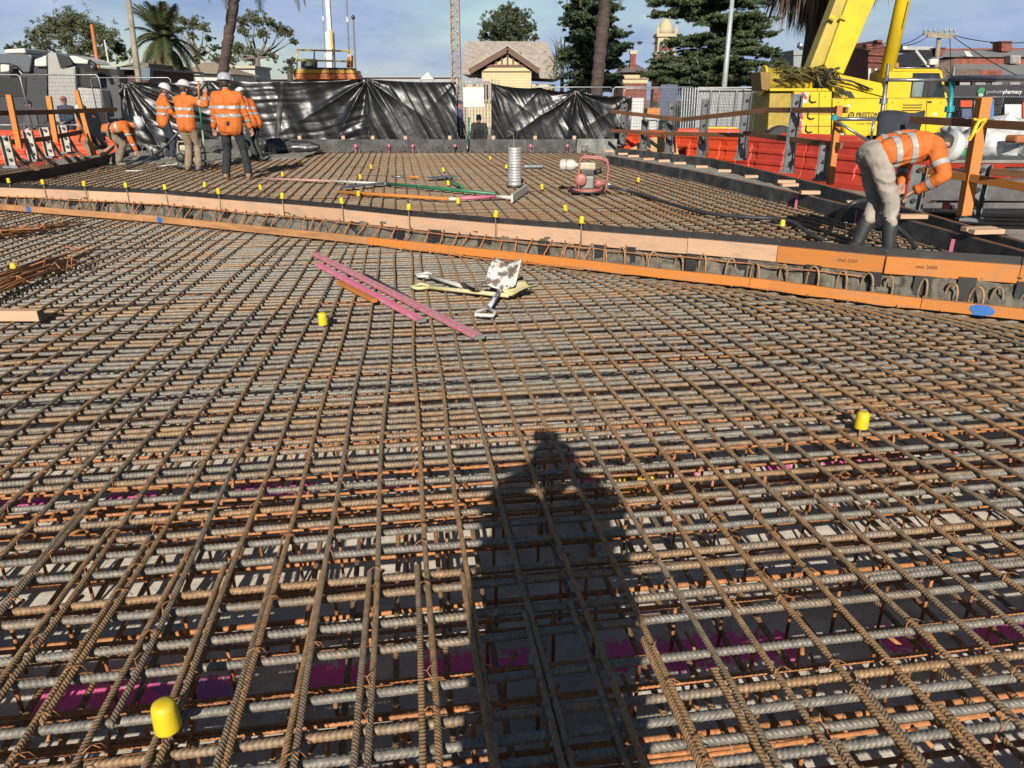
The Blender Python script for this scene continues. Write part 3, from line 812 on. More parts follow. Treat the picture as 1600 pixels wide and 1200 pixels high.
# shovels
def d_grip(mb, c, d, s, size=.17):
    """closed D handle: c neck point, d outward, s sideways"""
    pts = []
    for t in np.linspace(0, 1, 9):
        pass
    p0 = c; a = c + d * size * .55 + s * size * .48; b = c + d * size + s * size * .45; e = c + d * size - s * size * .45; f = c + d * size * .55 - s * size * .48
    mb.path([p0, a, b, e, f, p0 + d * .001], .017, 8)
def shovel(neck, grip, label, shaftm, gripm, bladem, bl, bw, lift, bdir=None, z=.03, curl=.05):
    a = Vector(neck); b = Vector(grip); d = (a - b).normalized(); s = Vector((0, 0, 1)).cross(d).normalized(); u = d.cross(s)
    t = thing('shovel', label, 'shovel', (b.x, b.y, 0))
    MB().path([b, b.lerp(a, .5), a], .021, 8).build('shaft', shaftm, t, smooth=True)
    mb = MB(); d_grip(mb, b, -d, s); mb.build('grip', gripm, t, smooth=True)
    bd = (Vector(bdir).normalized() if bdir else d); ss = Vector((0, 0, 1)).cross(bd).normalized() if abs(bd.z) < .9 else s; uu = bd.cross(ss)
    if uu.z < 0: uu = -uu
    def fn(x, y):   # x across -1..1, y along
        xx = (x * 2 - 1) * bw / 2 * (1 - .25 * max(0, y - .6)); yy = y * bl
        return a + bd * yy + ss * xx + uu * (curl * (x * 2 - 1) ** 2 + .02 * math.sin(y * 3) + lift * y)
    m = MB().grid(fn, 8, 8); o = m.build('blade', bladem, t, smooth=True, fix=False)
    so_ = o.modifiers.new('thickness', 'SOLIDIFY'); so_.thickness = .003
    MB().path([a - d * .08, a + bd * .07], [.022, .026], 8).build('socket', bladem, t, smooth=True)
    return t
M_OFFW = M('offwhite_paint', (.86, .82, .74), .5, var=.15, scale=14)
M_YSH = M('pale_yellow_paint', (.86, .72, .25), .5, scale=14, col2=(.75, .68, .48))
M_BLADE = M('concrete_caked_steel', (.85, .83, .78), .75, .1, var=.2, scale=9, col2=(.20, .15, .11), lo=.48, hi=.56, bump=.4)
shovel(gp(737, 452, .06), gp(672, 432, .04), 'shovel with an off-white D handle lying on the near mat, blade on edge', M_OFFW, M_OFFW, M('muddy_steel', (.27, .24, .19), .8, .1, var=.2, scale=12), .28, .22, .0, bdir=(.12, -.55, .16))
shovel(gp(795, 462, .05), gp(672, 449, .03), 'yellow shovel lying between the two white ones on the near mat', M_YSH, M_YSH, M_YSH, .30, .22, .0, bdir=(.9, .75, .12))
shovel(gp(782, 452, .09), gp(763, 482, .05), 'shovel with short blue and white shaft, blade turned up and caked with concrete', M('blue_white_paint', (.70, .70, .72), .5, col2=(.1, .12, .4), lo=.5, hi=.55, scale=25), M_OFFW, M_BLADE, .32, .30, .12, bdir=(.25, .9, .25))

# ------------------------------------------------------------------ tools on the far mat
M_GREENP = M('green_paint', (.03, .26, .12), .45, var=.15)
M_REDP = M('faded_red_paint', (.46, .12, .10), .5, var=.2, scale=9, col2=(.5, .22, .18))
def pole_tool(segs, z, label, cat, name, r=.018, extra=None):
    p0 = gp(*segs[0][0], z)
    t = thing(name, label, cat, (p0.x, p0.y, FZ))
    for (pa, pb, m_, pn) in segs:
        MB().path([gp(*pa, z), gp(*pb, z)], r, 8).build(pn, m_, t, smooth=True)
    if extra: extra(t)
    return t
def bx(pa, pb, z, wd, ht, m_, nm):
    return lambda t: MB().beam(gp(*pa, z), gp(*pb, z), wd, ht).build(nm, m_, t, bevel=.003)
pole_tool([((410, 279), (520, 283), M('pink_faded', (.62, .36, .32), .6), 'shaft'), ((521, 283), (603, 287), M_OFFW, 'shaft')], FZ + .03, 'long pale pink and white pole lying on the far mat', 'pole', 'bull_float_pole', .022)
pole_tool([((604, 287), (775, 303), M_GREENP, 'shaft')], FZ + .035, 'long green pole lying on the far mat', 'pole', 'bull_float_pole', .026,
          lambda t: MB().beam(gp(536, 293, FZ + .04), gp(604, 285, FZ + .04), .14, .02).build('bracket', M_STEEL, t, bevel=.003))
pole_tool([((529, 300), (700, 311), M_TIMBO, 'shaft'), ((701, 311), (718, 311), M_OFFW, 'shaft'), ((719, 310), (775, 307), M_PINK, 'shaft'), ((776, 307), (800, 309), M_OFFW, 'shaft')], FZ + .03, 'long orange and pink pole with a white blade on the far mat', 'scraper', 'concrete_rake', .028,
          bx((800, 310), (823, 294), FZ + .06, .03, .12, M_OFFW, 'blade'))
pole_tool([((612, 276), (633, 276), M_STEEL, 'shaft'), ((634, 276), (656, 277), M_TIMBO, 'sleeve')], FZ + .03, 'short grey rod with orange sleeve on the far mat', 'rod', 'steel_rod', .02)
p = gp(672, 277, FZ + .02)
tw = thing('bull_float', 'pale bull float plate with folded green handle on the far mat', 'float', (p.x, p.y, FZ))
MB().beam(gp(672, 278, FZ + .03), gp(710, 275, FZ + .03), .24, .02).build('plate', M_CHANNEL, tw, bevel=.004)
MB().path([gp(697, 278, FZ + .06), gp(724, 293, FZ + .05)], .022, 8).build('handle', M_GREENP, tw, smooth=True)

# upright ribbed steel cylinder with a whip of wire
p = gp(804, 290, FZ)
cyl = thing('steel_cylinder', 'upright ribbed steel cylinder with wires sprouting from its top on the far mat', 'cylinder', (p.x, p.y, FZ))
prof = [(.125, 0), (.125, .03)]
for i in range(12):
    z = .05 + i * .047
    prof += [(.118, z), (.118, z + .036), (.121, z + .039), (.121, z + .045)]
prof += [(.118, .62), (.115, .64)]
link('shell', MB().lathe(prof, n=24).mesh('shell', M('bright_steel', (.72, .70, .66), .38, .35, var=.15), True), cyl)
link('base_flange', MB().lathe([(.15, 0), (.15, .02), (.13, .022)], n=20).mesh('base_flange', M_STEEL), cyl)
for (dx, h) in ((.04, .32), (-.02, .28), (.07, .12)):
    link('wire', MB().path([(dx * .5, 0, .63), (dx * .8, 0, .63 + h * .5), (dx * 1.2, 0, .63 + h * .85), (dx - .1, 0, .63 + h)], .005, 5).mesh('wire', M_STEEL), cyl)
p = gp(822, 262, FZ)
solo('steel_tray', MB().box((p.x + .15, p.y + .1, FZ + .03), (.42, .30, .05), rz=.05), M_STEEL, 'flat pale metal tray beside the ribbed cylinder', 'tray', bevel=.005)

# petrol vibrator drive units
def engine_unit(base, rz, label, red, detail):
    t = thing('vibrator_motor', label, 'concrete vibrator', base, rz)
    fr = M_REDP if red else M('cream_frame_paint', (.55, .50, .36), .6, var=.2)
    cr_ = M('cream_engine_cover', (.66, .58, .40), .5, var=.15, scale=12)
    def B(n_, mb, m_, sm=False, bev=0): 
        o = link(n_, mb.mesh(n_, m_, sm), t)
        if bev: bv = o.modifiers.new('bevel', 'BEVEL'); bv.width = bev; bv.segments = 2
        return o
    # skid base ring
    ring = [(.30 * math.cos(a), .22 * math.sin(a), .025) for a in np.linspace(0, 2 * PI, 24, endpoint=False)]
    B('skid_ring', MB().path(ring, .018, 8, closed=True), M_BLACK, True)
    B('base_plate', MB().lathe([(.23, .03), (.25, .05), (.22, .07)], n=20), fr if red else M_STEEL, True)
    for yy in (-.17, .17):
        B('frame_hoop', MB().path([(-.12, yy, .03), (-.14, yy, .2), (-.12, yy, .5), (-.08, yy, .56), (.22, yy, .54), (.30, yy, .50), (.33, yy, .42), (.31, yy, .1), (.28, yy, .03)], .016, 8), fr, True)
    for xx, zz in ((-.1, .55), (.24, .535), (.33, .42)):
        B('frame_bar', MB().tube((xx, -.17, zz), (xx, .17, zz), .013, 8), fr, True)
    B('crankcase', MB().box((0, 0, .17), (.22, .24, .20)), M('grey_engine_alloy', (.30, .30, .29), .5, .5), bev=.02)
    for i in range(5): B('cooling_fin', MB().box((.02, 0, .285 + i * .018), (.16, .20, .007)), M('grey_engine_alloy', (.30, .30, .29), .5, .5))
    B('engine_cover', MB().box((-.01, -.02, .42), (.28, .20, .12)), cr_, bev=.03)
    B('recoil_starter', MB().lathe([(.10, 0), (.10, .05), (.07, .07), (.03, .075)], c=(-.10, -.14, .22), n=18, mat=Matrix.Rotation(PI / 2, 3, 'X')), M_REDP if red else M_BLACK, True)
    if red:
        tk = [(.05, 0), (.08, .01), (.088, .03), (.088, .20), (.07, .24), (.035, .27), (.03, .30)]
        B('fuel_tank', MB().lathe(tk, c=(-.45, -.04, .43), n=22, mat=Matrix.Rotation(PI / 2, 3, 'Y')), M('milky_plastic', (.74, .72, .64), .35, var=.08), True)
        B('tank_strap', MB().lathe([(.090, .10), (.090, .12)], c=(-.45, -.04, .43), n=22, mat=Matrix.Rotation(PI / 2, 3, 'Y')), M_REDP)
    else:
        B('fuel_tank', MB().box((.04, .0, .5), (.26, .2, .09)), M_BLACK, bev=.03)
    B('exhaust', MB().tube((.1, .12, .3), (.22, .12, .34), .04, 12), M_BLACK, True)
    B('drive_coupling', MB().lathe([(.07, 0), (.07, .08), (.05, .1), (.035, .16)], c=(.13, 0, .15), n=16, mat=Matrix.Rotation(PI / 2, 3, 'Y')), fr, True)
    B('drive_nose', MB().tube((.28, 0, .15), (.42, 0, .12), .028, 10), M_STEEL, True)
    return t
pm = gp(917, 301, FZ)
engine_unit((pm.x, pm.y, FZ), R(-8), 'red framed petrol vibrator motor with a white bottle tank on the far mat', True, 1)
pl2 = gp(296, 262, FZ)
engine_unit((pl2.x, pl2.y, FZ), R(6), 'cream framed petrol vibrator motor standing by the group of workers', False, 1)
def hose(name, pts, r, m_, label, cat='hose'):
    mb = MB()
    # smooth through the points
    P = [Vector(p) for p in pts]; outp = []
    for i in range(len(P) - 1):
        p0 = P[max(i - 1, 0)]; p1 = P[i]; p2 = P[i + 1]; p3 = P[min(i + 2, len(P) - 1)]
        for t in np.linspace(0, 1, 7)[:-1]:
            outp.append(.5 * ((2 * p1) + (p2 - p0) * t + (2 * p0 - 5 * p1 + 4 * p2 - p3) * t * t + (3 * p1 - p0 - 3 * p2 + p3) * t ** 3))
    outp.append(P[-1])
    mb.path(outp, r, 8)
    return solo(name, mb, m_, label, cat, smooth=True)
M_HOSE = M('grey_black_hose', (.055, .057, .06), .5, var=.2)
hz = FZ + .03
hose('vibrator_hose', [gp(948, 291, FZ + .12), gp(985, 299, hz), gp(1030, 313, hz), gp(1090, 330, hz), gp(1150, 338, hz), gp(1230, 345, hz), gp(1275, 372, hz), gp(1290, 366, FZ + .10), gp(1313, 335, FZ + .35), gp(1332, 318, FZ + .48), gp(1352, 313, FZ + .5)], .024, M_HOSE, 'dark hose snaking from the red motor towards the bending worker at right')
hose('vibrator_hose', [at(1397, 352, 7.35), at(1410, 362, 7.25), at(1422, 375, 7.1), at(1434, 392, 6.9)], .024, M_HOSE, 'short dark hose arching down beside the rubber boots of the bending worker')
q0 = at(291, 193, 16.8)
hose('vibrator_hose', [q0, at(272, 214, 16.7), at(255, 232, 16.5), at(235, 247, 16.2), at(212, 259, 15.9), at(196, 264, 15.7)], .026, M_HOSE, 'dark hose sloping from a hand down to the fresh concrete at left')
hose('pale_cord', [gp(196, 267, hz), gp(225, 266, hz), gp(250, 260, hz), gp(277, 256, FZ + .1)], .012, M_WHITE, 'thin pale cord from the cream motor to the hose end', 'cord')
# fresh concrete placed at the left back, with spare loops
def fresh(u, v):
    x = -11.0 + 5.6 * u; y = 17.3 + 4.3 * v
    e = min(u, 1 - u, v * 1.0 + .02, 1) * 4
    front = 17.3 + 1.9 * u ** 2.2
    yy = front + (21.6 - front) * v
    h = .385 + .05 * fbm(x * 1.4, yy * 1.4, 0, 4) + .02 * fbm(x * 6, yy * 6, 2, 3)
    h = min(h, FZ - .05 + .5 * v + .03) if v < .2 else h
    return Vector((x, yy, h if v > .02 else FZ - .06))
o = MB().grid(fresh, 90, 60).build('fresh_concrete', M('fresh_wet_concrete', (.20, .185, .15), .7, var=.2, scale=7, bump=.6, bscale=25, world=True), None, smooth=True); o['kind'] = 'structure'
lp = thing('starter_coil', 'row of pale looped starter bars rising out of the fresh concrete by the left workers', 'reinforcement', tuple(gp(262, 246, FZ)))
for i in range(9):
    p = gp(232 + i * 8, 248 - (i % 2), FZ)
    MB().path([p + Vector((.13 * math.cos(a), .02 * i % 3 * .02, .02 + .13 + .17 * math.sin(a))) for a in np.linspace(-.9, PI + .9, 14)], .012, 6).build('rebar_loop', M('grey_bar', (.26, .25, .23), .6, .3), lp, smooth=True)
# black membrane roll by the back form under the right-hand worker of the group
p = gp(425, 244, FZ + .02)
rl = thing('plastic_roll', 'crumpled black plastic roll lying at the back edge of the far mat', 'plastic roll', (p.x, 20.6, FZ))
def rollf(u, v):
    a = 2 * PI * v; x = -1.0 + 2.0 * u
    r = .17 + .05 * fbm(x * 2.2, math.cos(a), math.sin(a), 3) + (.05 if .25 < u < .5 else 0)
    r *= min(1, 4 * min(u, 1 - u) + .35)
    return Vector((x, r * math.cos(a), .19 + r * math.sin(a)))
link('roll', MB().grid(rollf, 46, 20).mesh('roll', M('grey_black_poly', (.03, .03, .032), .35, col2=(.16, .155, .14), lo=.5, hi=.7, scale=5), True), rl)

# rusty bar bundles on the left of the near mat
def bundle(pxa, pxb, n, spread, label, seed, zz=.02):
    rr = random.Random(seed)
    a = gp(*pxa, zz); b = gp(*pxb, zz); d = (b - a).normalized(); s = Vector((d.y, -d.x, 0))
    t = thing('bar_bundle', label, 'rebar bundle', tuple((a + b) / 2))
    for i in range(n):
        o1 = s * rr.uniform(-spread, spread); o2 = s * rr.uniform(-spread, spread) * .8
        p = a + o1 + d * rr.uniform(-.3, .2); q = b + o2 + d * rr.uniform(-.9, .1)
        z1 = rr.uniform(.01, .12); z2 = rr.uniform(.01, .10)
        p.z = z1; q.z = z2; m_ = p.lerp(q, .5); m_.z += rr.uniform(-.02, .06)
        pts = [p, p.lerp(q, .25) + s * rr.uniform(-.02, .02), m_, q]
        if rr.random() < .4:
            pts += [q + s * rr.choice([-1, 1]) * rr.uniform(.08, .2) + Vector((0, 0, rr.uniform(-.01, .10)))]
        MB().path(pts, rr.uniform(.006, .010), 6).build('loose_bar', M_RUST, t, smooth=True)
    for i in range(9):
        c = a.lerp(b, rr.uniform(.35, 1.0)) + s * rr.uniform(-spread, spread) * 1.1
        MB().path([c + Vector((0, 0, .02)), c + s * rr.uniform(.03, .1) + Vector((rr.uniform(-.1, .1), 0, rr.uniform(.10, .18))), c + s * rr.uniform(-.2, .2) + d * rr.uniform(-.1, .2) + Vector((0, 0, .05))], .007, 6).build('bent_tie', M_RUST, t, smooth=True)
    return t
bundle((-110, 386), (128, 352), 22, .22, 'farther bundle of rusty loose bars at the left edge, below the orange timber', 3)
bundle((-130, 500), (132, 398), 30, .30, 'nearer larger bundle of rusty loose bars at the left edge of the near mat', 4)
a = gp(-40, 492, .05); b = gp(64, 492, .05)
tb = thing('timber_block', 'pale sawn timber block end at the left edge under the rusty bundle', 'timber', (a.x, a.y, 0))
MB().beam(a, b, .09, .09).build('block', M_TIMB, tb, bevel=.004)
MB().beam(b + (b - a).normalized() * .0015, b + (b - a).normalized() * .004, .086, .086).build('end_grain', M('grey_end_grain', (.30, .27, .20), .9, var=.2, scale=30), tb)
# ------------------------------------------------------------------ fences
M_POLY = M('black_poly_sheet', (.011, .012, .014), .37, var=.05, spec=.45, bump=.04, bscale=8)
def fence_meshes(wd, ht, z0=.0):
    fr = MB()
    r = .019
    fr.path([(-wd / 2, 0, z0), (-wd / 2, 0, z0 + ht - .06), (-wd / 2 + .06, 0, z0 + ht), (wd / 2 - .06, 0, z0 + ht), (wd / 2, 0, z0 + ht - .06), (wd / 2, 0, z0)], r, 8)
    fr.tube((-wd / 2, 0, z0 + .12), (wd / 2, 0, z0 + .12), r, 8)
    wm = MB(); s = .075; n = int(wd / s)
    for i in range(1, n): wm.tube((-wd / 2 + i * wd / n, 0, z0 + .12), (-wd / 2 + i * wd / n, 0, z0 + ht), .0028, 3, caps=False)
    m = int((ht - .12) / (s * 1.3))
    for i in range(1, m): wm.tube((-wd / 2, .003, z0 + .12 + i * (ht - .12) / m), (wd / 2, .003, z0 + .12 + i * (ht - .12) / m), .0028, 3, caps=False)
    return fr.mesh('frame', M_STEEL, True), wm.mesh('wire_mesh', M_STEEL)
FM = fence_meshes(2.4, 2.1); FML = fence_meshes(2.15, 1.42)
FOOT = MB().box((0, 0, .06), (.22, .55, .12)).mesh('foot', M('grey_foot_block', (.25, .25, .25), .9))
def fence(p, rz, label, ms=FM, wd=2.4, group='temporary wire fence panels', foot=True):
    t = thing('temporary_fence', label, 'fence panel', p, rz, group)
    link('frame', ms[0], t); link('wire_mesh', ms[1], t)
    if foot:
        for sx in (-1, 1): link('foot', FOOT, t, (sx * wd / 2, 0, 0))
    return t
# gap panel behind the upright green handle
gxa, gxb = at(714, 128, 22.9).x, at(768, 128, 22.9).x
t = fence(((gxa + gxb) / 2, 22.9, 0), 0, 'wire fence panel with a white board, in the gap between the black sheets', fence_meshes(gxb - gxa, 2.22), gxb - gxa)
p = at(740, 152, 22.85)
solo('notice_board', MB().box((p.x, 22.86, p.z), (.62, .012, .55)), M('notice_white', (.80, .79, .77), .6), 'blank white board hung on the fence panel between the black sheets', 'sign')
p = at(727, 182, 21.6)
gh = thing('green_pole', 'upright green pole with grey foot leaning at the back form in the fence gap', 'pole', tuple(at(728, 243, 21.45)))
MB().path([at(729, 243, 21.45), at(731, 222, 21.5)], .022, 8).build('shaft', M_STEEL, gh, smooth=True)
MB().path([at(731, 222, 21.5), at(733, 183, 21.6)], .03, 8).build('grip_tube', M_GREENP, gh, smooth=True)

# ------------------------------------------------------------------ black plastic sheets
def sheet(pxl, pxr, ytl, ytr, Y, label, pins, seed, nu, sag=.05, seams=(), dirn=0):
    xl, xr = at(pxl, 140, Y).x, at(pxr, 140, Y).x
    zl, zr = at(pxl, ytl, Y).z, at(pxr, ytr, Y).z
    W = xr - xl; zb = .05
    t = thing('plastic_sheet', label, 'plastic sheet', ((xl + xr) / 2, Y, zb))
    def fn(u, v):     # v: 0 top, 1 bottom
        x = xl + W * u; zt = zl + (zr - zl) * u
        H = zt - zb
        # sagging top edge between pins
        us = sorted([p[0] for p in pins] + [0, 1]); a = max(q for q in us if q <= u + 1e-9); b = min([q for q in us if q > u] + [1.0001])
        f = (u - a) / (b - a); zt2 = zt - sag * 4 * f * (1 - f)
        z = zt2 + (zb - zt2) * v
        d = 0
        for (pu, pv, amp, k, reach) in pins:
            dx = (u - pu) * W; dz = (v - pv) * H + .03
            rr = math.hypot(dx, dz) + 1e-4; th = math.atan2(dz, dx)
            wob = .5 * fbm(th * 2, seed + pu * 9, 0, 2)
            env = math.exp(-rr / reach) * min(1, rr / .25)
            d += amp * env * (abs(math.sin(k * th + wob * 2)) ** .7 * 2 - 1)
        if dirn == 0:      # slack folds hanging between the two top corners
            q = z - .16 * (x - xl - .55 * W) ** 2 / max(1, W * .35); al = x
        else:              # long folds dropping from the top edge
            q = x + .35 * math.sin(z * .9 + seed) + .3 * z; al = z
        q += .25 * fbm(al * .35, q * .5, seed, 2)
        wgt = .35 + .9 * max(0, .35 + fbm(x * .45, z * .5, seed + 4, 2))
        d += .055 * wgt * ((1 - abs(fbm(al * .30, q * 3.2, seed, 2))) ** 2 - .5) + .011 * wgt * ((1 - abs(fbm(al * .6, q * 7, seed + 1, 2))) ** 3 - .5)
        d += .10 * fbm(x * .9 + .3 * z, z * .28, seed + 8, 3) + .004 * fbm(x * 5 + z * 2, z * 6, seed + 2, 3)
        return Vector((x, Y - .07 + d, z))
    m = MB().grid(fn, nu, 70)
    o = m.build('sheet', M_POLY, t, smooth=True, fix=False)
    for (ua, ub, wd) in seams:
        pts = []
        mb = MB()
        def sf(uu, vv):
            u = ua + (ub - ua) * vv + (uu - .5) * wd / W
            q = fn(min(max(u, 0), 1), vv); q.y -= .014 + .05 * (1 - (2 * uu - 1) ** 2) * .3; return q
        mb.grid(sf, 8, 40); mb.build('overlap_strip', M('black_strip_poly', (.006, .006, .007), .55), t, smooth=True, fix=False)
    return t
# pins: (u, v, amplitude, folds, reach)
sheet(188, 574, 127, 123, 22.45, 'wide crumpled black plastic sheet on the fence behind the group of workers', [(0.02, 0, .11, 8, 1.5), (.36, 0, .03, 4, .6), (1.0, 0.02, .11, 6, 1.6)], 3, 330, .05, seams=((.655, .60, .16),))
sheet(572, 713, 123, 128, 22.38, 'smoother black plastic sheet left of the fence gap', [(0.0, 0, .08, 6, .9), (1.0, 0, .03, 4, .5)], 11, 150, .04, dirn=1)
sheet(768, 988, 130, 150, 22.45, 'black plastic sheet right of the fence gap, under the tall palm trunk', [(0.0, 0, .05, 5, .7), (.35, 0.02, .025, 4, .5), (.60, .02, .09, 5, 1.2), (1.0, 0, .05, 5, .8)], 17, 220, .06, dirn=1)
# fence panels that carry the sheets
xs = np.arange(at(190, 130, 22.75).x, at(985, 130, 22.75).x, 2.42)
k = 0
for x in xs:
    if gxa - 1.3 < x + 1.2 < gxb + 1.3: continue
    fence((x + 1.2, 22.72, -.02), 0, 'wire fence panel carrying the black plastic, number %s from the left' % ordn[k], ); k += 1
fence((at(205, 130, 23.2).x, 23.2, .25), 0, 'wire fence panel showing above the left end of the wide plastic sheet')

# ------------------------------------------------------------------ water barriers
def barrier_mesh(mat):
    prof = [(.26, 0), (.26, .12), (.21, .17), (.17, .30), (.205, .33), (.205, .39), (.16, .43), (.145, .55), (.18, .58), (.18, .64), (.135, .68), (.125, .80), (.15, .83), (.15, .93), (.12, .96)]
    Lh = .99; mb = MB()
    pts = [(x, z) for x, z in prof] + [(-x, z) for x, z in reversed(prof)]
    vs = []; n = len(pts)
    xs_ = [-Lh, -Lh + .02, -.62, -.60, -.40, -.38, .38, .40, .60, .62, Lh - .02, Lh]
    for i, xx in enumerate(xs_):
        rec = .04 if i in (3, 4, 7, 8) else 0
        for (y, z) in pts:
            yy = y * (.94 if i in (0, len(xs_) - 1) else 1)
            if rec and .18 < z < .8: yy -= math.copysign(rec, y)
            vs.append((xx, yy, z))
    fs = [tuple(range(n)), tuple(reversed(range((len(xs_) - 1) * n, len(xs_) * n)))]
    for i in range(len(xs_) - 1):
        for j in range(n): fs.append((i * n + j, i * n + (j + 1) % n, (i + 1) * n + (j + 1) % n, (i + 1) * n + j))
    mb.add(vs, fs)
    return mb.mesh('shell', mat, False)
BO = barrier_mesh(M_ORANGEB); BR = barrier_mesh(M_REDB)
PLUG = MB().lathe([(.05, .96), (.05, .99), (.03, 1.0)], n=12).mesh('filler_plug', M_WHITE)
def barrier(a, b, me, label, group):
    a = Vector((*a, -.02)); b = Vector((*b, -.02)); c = (a + b) / 2; d = b - a
    t = thing('water_barrier', label, 'barrier', c, math.atan2(d.y, d.x), group)
    link('shell', me, t); link('filler_plug', PLUG, t, (.5, 0, 0))
    return t
lb = [(-22.3, 21.5), (-20.3, 21.4), (-18.3, 21.3), (-16.3, 21.2), (-14.3, 21.1), (-12.3, 21.3)]
lb = [Vector((at(px, 150, 21.0).x, 21.0)) for px in (-100, -25, 62, 152)]
names = ['first', 'second', 'third']
xl0 = at(172, 150, 21.3).x
for i in range(4):
    barrier((xl0 - 2.0 * (i + 1), 21.3), (xl0 - 2.0 * i - .03, 21.3), BO, 'orange water barrier under the left wire fence, %s from the plastic sheet' % ordn[i], 'orange water barriers on the left')
for i in range(2):
    fence((xl0 - .2 - 1.1 - 2.17 * i, 21.32, .955), 0, ['wire panel standing on the orange barriers next to the black plastic', 'wire panel standing on the orange barriers at the left picture edge'][i], FML, 2.15, foot=False)
rb = [(3.2, 21.6), (4.6, 20.2), (5.75, 18.55), (6.75, 16.8), (7.6, 15.0), (8.6, 13.25), (9.6, 11.5)]
rbl = ['red water barrier at the right end of the plastic sheet', 'red water barrier behind the bent rail on the right', 'dark red water barrier in front of the crane counterweight', 'dark red water barrier below the crane body', 'dark red water barrier behind the bending worker', 'red water barrier behind the alloy trays on the right']
for i in range(6):
    a, b = Vector(rb[i]), Vector(rb[i + 1]); d = (b - a).normalized()
    barrier(tuple(a), tuple(a + d * 1.98), BO if i < 2 else BR, rbl[i], 'red water barriers on the right')
barrier((4.9, 22.4), (6.9, 22.1), BO, 'orange water barrier standing behind the front red row by the crane', 'red water barriers on the right')
barrier((7.0, 19.4), (8.4, 18.0), BR, 'dark red water barrier right in front of the crane tracks', 'red water barriers on the right')
q = at(1020, 222, 20.4)
solo('ply_board', MB().prism([at(978, 236, 20.3), at(1062, 246, 19.6), at(1054, 215, 19.9), at(1020, 214, 20.1)], (0, .03, 0)), M('raw_ply', (.60, .36, .17), .7), 'bare plywood sheet leaning on the red barrier at the right end of the plastic', 'plywood')

# ------------------------------------------------------------------ posts and rails along the right kerb
def channel_post(base, h, label, rz, group='steel form brackets along the kerb', lean=0):
    t = thing('form_bracket', label, 'form bracket', base, rz, group)
    w_, dd, th = .16, .09, .012
    mb = MB()
    mb.box((0, dd / 2, h / 2), (w_, th, h)); mb.box((-w_ / 2, 0, h / 2), (th, dd, h)); mb.box((w_ / 2, 0, h / 2), (th, dd, h))
    mc_ = M('pale_form_steel', (.66, .62, .52), .55, .2, var=.2, scale=7) if 'left' in group else M_CHANNEL
    link('upright', mb.mesh('upright', mc_), t)
    for z in (h * .25, h * .55, h * .9):
        link('bolt', MB().tube((0, .02, z), (0, -.005, z), .028, 10).mesh('bolt', M_BLACK), t, (0, dd / 2 - .035, 0))
    link('base_shoe', MB().box((0, .0, .02), (.24, .16, .04)).mesh('base_shoe', M_CHANNEL), t)
    link('brace', MB().beam((0, .08, h * .75), (0, .55, .0), .05, .05).mesh('brace', M_CHANNEL), t)
    return t
posts = [(972, 228, 162, 21.0), (1005, 235, 187, 19.6), (1044, 240, 160, 18.6), (1095, 245, 155, 17.4), (1157, 250, 146, 15.8), (1230, 270, 147, 13.3), (1282, 283, 227, 12.0), (1424, 332, 258, 9.0), (1517, 345, 257, 8.4)]
pl_ = ['nearest the plastic sheet', 'second from the plastic sheet', 'third from the plastic sheet', 'where the rail bends', 'left of the crane counterweight', 'in front of the hazard stripes', 'short, left of the bending worker', 'under the bending worker arms', 'beside the big orange post']
for (px, yb, yt, Y), lb_ in zip(posts, pl_):
    b = at(px, yb, Y); tp = at(px, yt, Y)
    channel_post((b.x, Y, b.z), tp.z - b.z, 'grey steel channel bracket %s' % lb_, R(-30))
def postt(px, yb, yt, Y, label, w_=.09, m_=M_TIMBO, dx=0):
    b = at(px, yb, Y); tp = at(px + dx, yt, Y)
    return solo('timber_post', MB().beam(b, tp, w_, w_, up=(0, 1, 0)), m_, label, 'timber post', bevel=.004, base=b)
postt(1297, 288, 165, 11.8, 'orange timber post holding two rail ends left of the bending worker', .09, dx=14)
postt(1506, 336, 152, 8.35, 'tall orange timber post with a yellow strap near the right edge', .115, dx=32)
def rail(segs, label, group='timber guard rails', w_=.04, h=.09, m_=M_TIMBD):
    a = at(*segs[0]); t = thing('guard_rail', label, 'guard rail', a, 0, group)
    for s0, s1 in zip(segs[:-1], segs[1:]):
        p, q = at(*s0), at(*s1); d = (q - p).normalized()
        MB().beam(p + d * .002, q - d * .002, w_, h).build('rail_board', m_, t, bevel=.003)
    return t
rail([(955, 174, 20.8), (1066, 187, 17.9), (1200, 172, 14.2), (1324, 172, 11.7)], 'upper brown timber rail between the plastic sheet and the orange post')
rail([(955, 204, 20.8), (1036, 210, 18.7)], 'lower brown rail piece nearest the plastic sheet')
rail([(1036, 209, 18.6), (1162, 211, 15.6)], 'lower brown rail piece under the rail bend')
rail([(1162, 208, 15.5), (1315, 228, 11.6)], 'lower brown rail piece running to the orange post')
rail([(1424, 187, 9.6), (1620, 198, 7.6)], 'thick upper brown rail at the right edge above the white bags', w_=.06, h=.085)
rail([(1436, 264, 9.1), (1640, 299, 7.3)], 'lower orange brown rail running off the right edge', h=.085, m_=M_TIMBO)
rail([(1548, 268, 8.0), (1640, 276, 7.4)], 'short brown rail piece behind the big orange post', h=.07)
